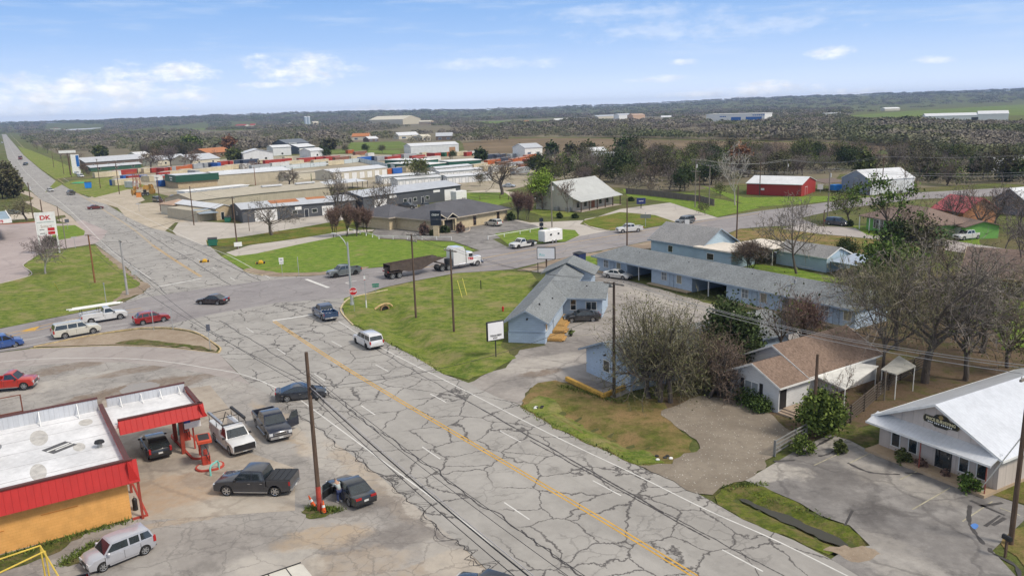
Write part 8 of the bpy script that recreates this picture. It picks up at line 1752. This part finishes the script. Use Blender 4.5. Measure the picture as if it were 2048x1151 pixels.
# ============================================================ SEMI-TRUCK
pf,pr_=G(956,532),G(886,543); d=(pf-pr_); an_=atan2(d.y,d.x); left=Vector((-sin(an_),cos(an_))); u=Vector((cos(an_),sin(an_)))
c0=pf+left*1.2; t=thing('semi_truck','white long-nose semi tractor with sleeper cab and red door lettering','semi-truck',(c0.x,c0.y,0),an_)
CW_=paint((.74,.74,.74),.1)
MB().bbox(-.75,1.2,-.62,.62,.9,1.75,.14).build('bonnet',CW_,t,35); MB().bbox(-2.4,-.75,-1.05,1.05,.75,2.75,.18).build('cab',CW_,t,35); MB().exy([(-5.0,.75),(-2.45,.75),(-2.45,3.0),(-2.9,3.85),(-4.6,3.95),(-5.0,3.6)],-1.2,1.2).build('sleeper',CW_,t,35)
for s in (-1,1):
    y0,y1=sorted((s*.62,s*1.15)); V=[(.62*cos(a)*1.05,0,.62*sin(a)*1.05+.5) for a in [pi*i/8 for i in range(9)]]
    m=MB(); m.exy([(.75*cos(pi*i/8),.52+.68*sin(pi*i/8)) for i in range(9)]+[(.56*cos(pi*i/8),.52+.54*sin(pi*i/8)) for i in range(8,-1,-1)],y0,y1); m.build('fender',CW_,t,35); put_wheel(t,0,s*.95,.52,.3,True,CHROME)
    bx('side_window',GLASS,t,-1.75,-.95,*sorted((s*1.052,s*1.065)),1.95,2.5); MB().cyl((-2.45,s*1.15,.9),(-2.45,s*1.15,3.6),.08,n=8).build('exhaust_stack',CHROME,t,40); MB().cyl((-3.9,s*.95,.75),(-2.5,s*.95,.75),.32,n=12).build('fuel_tank',CHROME,t,40)
    bx('headlight',HL,t,1.1,1.22,*sorted((s*.64,s*.95)),.95,1.2)
MB().slab([(-.78,-.95,1.85),(-.78,.95,1.85),(-1.05,.95,2.6),(-1.05,-.95,2.6)],.02).build('windscreen',GLASS,t); bx('grille',CHROME,t,1.2,1.24,-.5,.5,.85,1.65); bx('bumper',CHROME,t,1.15,1.35,-1.1,1.1,.4,.75)
text_mesh('lettering','TRB',.62,SR,t,(-1.4,-1.07,1.55),extrude=.004,bold=.03); bx('frame_rail',DARK,t,-8.,-.9,-.5,.5,.62,.85)
for x in (-5.9,-7.25):
    for s in (-1,1): put_wheel(t,x,s*.88,.52,.5,True)
MB().bbox(-5.8,-5.05,-.8,.8,.86,1.9,.05).build('headache_rack',DARK,t)
TD=pm((.085,.065,.055),.8,0,.3,key='trd')
t2=thing('gravel_trailer','dark dusty bottom-dump gravel trailer behind the white semi tractor','trailer',tuple(c0+u*(-6.6))+(0,),an_)
pm2=MB(); 
# hopper: rails and sloping tub built from plates
for s in (-1,1):
    MB().exy([(-10.8,1.5),(-10.8,2.45),(-1.2,2.75),(-.3,2.4),(-2.6,1.9),(-4.8,1.0),(-7.4,1.0),(-9.2,1.5)],*sorted((s*1.22,s*1.27))).build('hopper_side',TD,t2)
MB().slab([(-10.8,-1.2,2.4),(-10.8,1.2,2.4),(-7.6,1.2,1.1),(-7.6,-1.2,1.1)],.08).build('hopper_end',TD,t2); MB().slab([(-4.6,-1.2,1.1),(-4.6,1.2,1.1),(-1.3,1.2,2.6),(-1.3,-1.2,2.6)],.08).build('hopper_end',TD,t2)
bx('load_bed',pm((.22,.15,.09),.95,key='loadd'),t2,-8.9,-3.2,-1.18,1.18,1.8,1.9); MB().cyl((-2.4,-.95,2.0),(.3,-.3,1.1),.12,n=6).cyl((-2.4,.95,2.0),(.3,.3,1.1),.12,n=6).build('gooseneck',TD,t2); bx('subframe',TD,t2,-11.,-8.2,-.5,.5,.7,1.9)
for x in (-9.0,-10.3):
    for s in (-1,1): put_wheel(t2,x,s*.88,.52,.5,True)
for s in (-1,1): bx('tail_light',TL,t2,-11.05,-11.,*sorted((s*.7,s*1.1)),1.2,1.4)
bx('mudguard',TD,t2,-11.,-8.3,-1.2,1.2,1.12,1.2)
# flatbed truck with white horse trailer
pos,a=at_wheels((1033,498),(1069,492),'l','regcab'); t=car('flatbed_truck','white flatbed pickup towing the small white box trailer','pickup','regcab',C_WHT,pos,a,bed=None,rim=DARK)
bx('flat_bed',DARK,t,-3.1,-.2,-1.05,1.05,.98,1.1); bx('headboard',DARK,t,-.22,-.14,-.95,.95,1.1,1.7)
c=pos-Vector((cos(a),sin(a)))*7.6; t=thing('box_trailer','small white box trailer with two dark windows towed by the flatbed','trailer',(c.x,c.y,0),a); MB().bbox(-2.4,2.6,-1.05,1.05,.5,2.75,.10).build('box',WHITE,t,30)
for x in (-1.2,.9): f=MB().box(x-.32,x+.32,1.051,1.07,1.6,2.1).build('window',WHITE,t); bx('pane',GLASS,f,x-.27,x+.27,1.071,1.08,1.65,2.05)
for x in (-.5,.45):
    for s in (-1,1): put_wheel(t,x,s*.95,.36,.22,True)
m=MB().tube([(2.6,-.5,.55),(4.0,0,.55),(2.6,.5,.55)],.05,5); m.build('tow_bar',DARK,t); bx('roof_vent',WHITE,t,-.2,.5,-.3,.3,2.75,2.95)
# service body, racks on the utility trucks
def find(lb): return [o for o in SC.objects if o.get('label')==lb][0]
t=find('white utility service truck with black ladder racks next to the pumps'); X0=STY['regcab']['L']/2; xb=X0-3.1
for s in (-1,1):
    MB().bbox(-X0,xb,*sorted((s*.55,s*1.0)),.62,1.62,.04).build('tool_box',paint(C_WHT),t,30)
    for x in (-X0+.3,-X0+1.2,xb-.9): bx('locker_door',pm((.62,.62,.6),.5,key='lck'),t,x,x+.7,*sorted((s*1.001,s*1.012)),.95 if abs(x-(-X0+1.2))<.1 else .75,1.5)
bx('bed_floor',DARK,t,-X0,xb,-.55,.55,.8,.86)
m=MB(); z=2.25
for s in (-1,1): m.tube([(-X0+.1,s*.95,z),(X0-2.2,s*.95,z)],.05,6)
m.build('rack_rail',BLACK,t); m=MB()
for x in (-X0+.15,-.9,.9): m.tube([(x,-.95,1.62 if x<0 else 1.95),(x,-.95,z),(x,.95,z),(x,.95,1.62 if x<0 else 1.95)],.035,5)
m.build('rack_hoop',BLACK,t); MB().bbox(-X0+.2,X0-2.3,-1.08,-.86,z+.05,z+.22,.02).build('ladder_carrier',pm((.35,.38,.42),.4,.5,key='ladc'),t); MB().bbox(-X0+.2,X0-2.3,.86,1.08,z+.05,z+.22,.02).build('ladder_carrier',BLACK,t); MB().tube([(-1.6,-.2,1.62),(-1.5,.1,2.5),(-1.3,.3,2.2)],.04,5).build('hose_reel',DARK,t); bx('bull_bar',BLACK,t,X0+.03,X0+.12,-.85,.85,.55,1.05)
t=find('white utility pickup carrying long white pipes on its rack')
m=MB(); [m.tube([(x,-.9,1.28),(x,-.9,2.2),(x,.9,2.2),(x,.9,1.28)],.035,5) for x in (-2.7,-.6)]; m.build('rack_hoop',BLACK,t); m=MB(); 
for i,(y,l0,l1) in enumerate(((-.7,-4.2,2.2),(-.45,-3.8,2.6),(.1,-4.4,2.4),(.5,-3.6,2.0))): MB().cyl((l0,y,2.28),(l1,y,2.28),.07,n=8).build('long_pipe',WHITE,t,40)
for s in (-1,1): MB().bbox(-X0+.1,xb,*sorted((s*.6,s*1.0)),1.2,1.45,.03).build('tool_box',paint(C_WHT),t,30)
# person at the open sedan door
def person(label,g,rz):
    J=[(0,0,.92),(0,0,1.12),(.14,0,1.30),(.30,0,1.42),(.38,0,1.50),(.45,0,1.60), # pelvis..head
       (.02,.10,.88),(.03,.13,.50),(-.03,.14,.08),(.10,.14,.04), (.02,-.10,.88),(.12,-.13,.50),(.04,-.14,.08),(.17,-.14,.04),
       (.28,.20,1.36),(.42,.26,1.12),(.62,.20,1.05),(.70,.19,1.04), (.28,-.20,1.36),(.40,-.26,1.12),(.60,-.20,1.00),(.68,-.18,.98)]
    E=[(0,1),(1,2),(2,3),(3,4),(4,5),(0,6),(6,7),(7,8),(8,9),(0,10),(10,11),(11,12),(12,13),(3,14),(14,15),(15,16),(16,17),(3,18),(18,19),(19,20),(20,21)]
    Rr=[.15,.14,.16,.13,.06,.11,.10,.075,.05,.045,.10,.075,.05,.045,.07,.05,.038,.04,.07,.05,.038,.04]
    def skin(name,sel,mat,grow=0.):
        idx=sorted(sel); mp={a:i for i,a in enumerate(idx)}; me=bpy.data.meshes.new(name); me.from_pydata([J[i] for i in idx],[(mp[a],mp[b]) for a,b in E if a in mp and b in mp],[]); o=bpy.data.objects.new(name,me); COL.objects.link(o)
        mo=o.modifiers.new('s','SKIN'); 
        for i,a in enumerate(idx): me.skin_vertices[0].data[i].radius=(Rr[a]+grow,)*2
        me.skin_vertices[0].data[0].use_root=True; o.modifiers.new('b','SUBSURF').levels=1
        dg=bpy.context.evaluated_depsgraph_get(); m2=bpy.data.meshes.new_from_object(o.evaluated_get(dg)); bpy.data.objects.remove(o); m2.materials.clear(); m2.materials.append(mat); m2.polygons.foreach_set('use_smooth',[True]*len(m2.polygons)); o=bpy.data.objects.new(name,m2); COL.objects.link(o); o.parent=t; return o
    t=thing('person',label,'person',(g.x,g.y,0),rz); SK=pm((.42,.26,.18),.6,key='skin')
    skin('body',range(22),SK); skin('shirt',[0,1,2,3,14,15,18,19],pm((.42,.47,.46),.8,key='shirt'),.018); skin('trousers',[0,6,7,8,10,11,12],pm((.035,.05,.13),.8,key='jeans'),.018)
    MB().dome((.46,0,1.60),.10,.085,.12,12,8,True).build('head',SK,t,60); MB().dome((.44,0,1.63),.112,.095,.115,12,5).build('hair',pm((.20,.18,.16),.8,key='hair'),t,60)
    for s in (-1,1):
        MB().bbox(-.06,.22,s*.14-.05,s*.14+.05,0,.10,.03).build('shoe',WHITE,t)
        for k in range(5): 
            y=s*.19+(k-2)*.018 if k<4 else s*.15; MB().tube([(.70,y,1.03 if s>0 else .98),(.75 if k<4 else .72,y,1.0 if s>0 else .95),(.77 if k<4 else .73,y,.965 if s>0 else .915)],.009,5).build('finger',SK,t)
person('person in grey shirt and blue jeans leaning in at the open sedan door',G(680,1003),radians(130))
# litter, tufts
for k,(b,lb) in enumerate([((1073,815),'small pile of black and white rubbish on the green verge'),((1330,915),'pale rubbish at the end of the verge ditch')]):
    g=G(*b); t=thing('litter',lb,'litter',(g.x,g.y,0)); rg=random.Random(k)
    for i in range(5): x,y=rg.uniform(-.8,.8),rg.uniform(-.4,.4); MB().bbox(x-.15,x+.15,y-.12,y+.12,-.05,.14,.05).build('rag',[BLACK,WHITE,DARK][i%3],t)
t=find('small potted green plant beside the office deck'); rs=np.random.RandomState(2); n=120; c=rs.randn(n,3)*.16+[0,0,.5]; a=rs.randn(n,3)*.07; b=rs.randn(n,3)*.06; np_obj('foliage',np.stack([c-a,c-b,c+a,c+b],1).reshape(-1,3),np.arange(4*n).reshape(-1,4),LF_M,t)
rs=np.random.RandomState(11); V=[]
def tufts(P, n, h, wdt=.03):
    pts=[G(*p) for p in P]; out=[]
    for i in range(n):
        k=rs.randint(len(pts)-1); p=pts[k].lerp(pts[k+1],rs.rand()); out.append((p.x+rs.randn()*.25,p.y+rs.randn()*.2,0))
    c=np.array(out); c[:,2]=.0; tip=c+np.stack([rs.randn(n)*.12,rs.randn(n)*.12,h*rs.uniform(.4,1.2,n)],1); d=rs.randn(n,3)*wdt; d[:,2]=0
    return np.stack([c-d,c+d,tip],1).reshape(-1,3)
Vt=np.concatenate([tufts([(0,1116),(80,1093),(170,1065),(262,1041)],600,.28),tufts([(615,1018),(680,1020)],500,.3),tufts([(120,1130),(190,1085)],450,.2),tufts([(1120,770),(1240,805)],600,.25),tufts([(1450,972),(1530,968)],200,.2),tufts([(1490,980),(1560,1004),(1650,1036)],160,.14),tufts([(1040,812),(1110,853),(1200,894),(1274,928)],500,.2),tufts([(707,650),(775,684),(837,716),(887,747)],400,.25)])
o=np_obj('grass_tufts',Vt,np.arange(len(Vt)).reshape(-1,3),LF_M); tag(o,'ragged grass and weeds along walls and paving edges','grass',kind='stuff')
# ============================================================ HAZE
hm = bpy.data.materials.new('haze'); hm.use_nodes = True; ht = NT(hm.node_tree)
vo = ht.n('ShaderNodeVolumePrincipled', {'Color':(.42,.60,.98,1),'Density':9.5e-5,'Anisotropy':0.,'Emission Strength':0.}); oo = ht.n('ShaderNodeOutputMaterial', {'Volume':vo.outputs[0]})
o = MB().box(-9100,9100,-250,7900,-2,105).build('haze', hm); tag(o, 'thin blue air haze over the whole landscape', 'haze', kind='stuff')
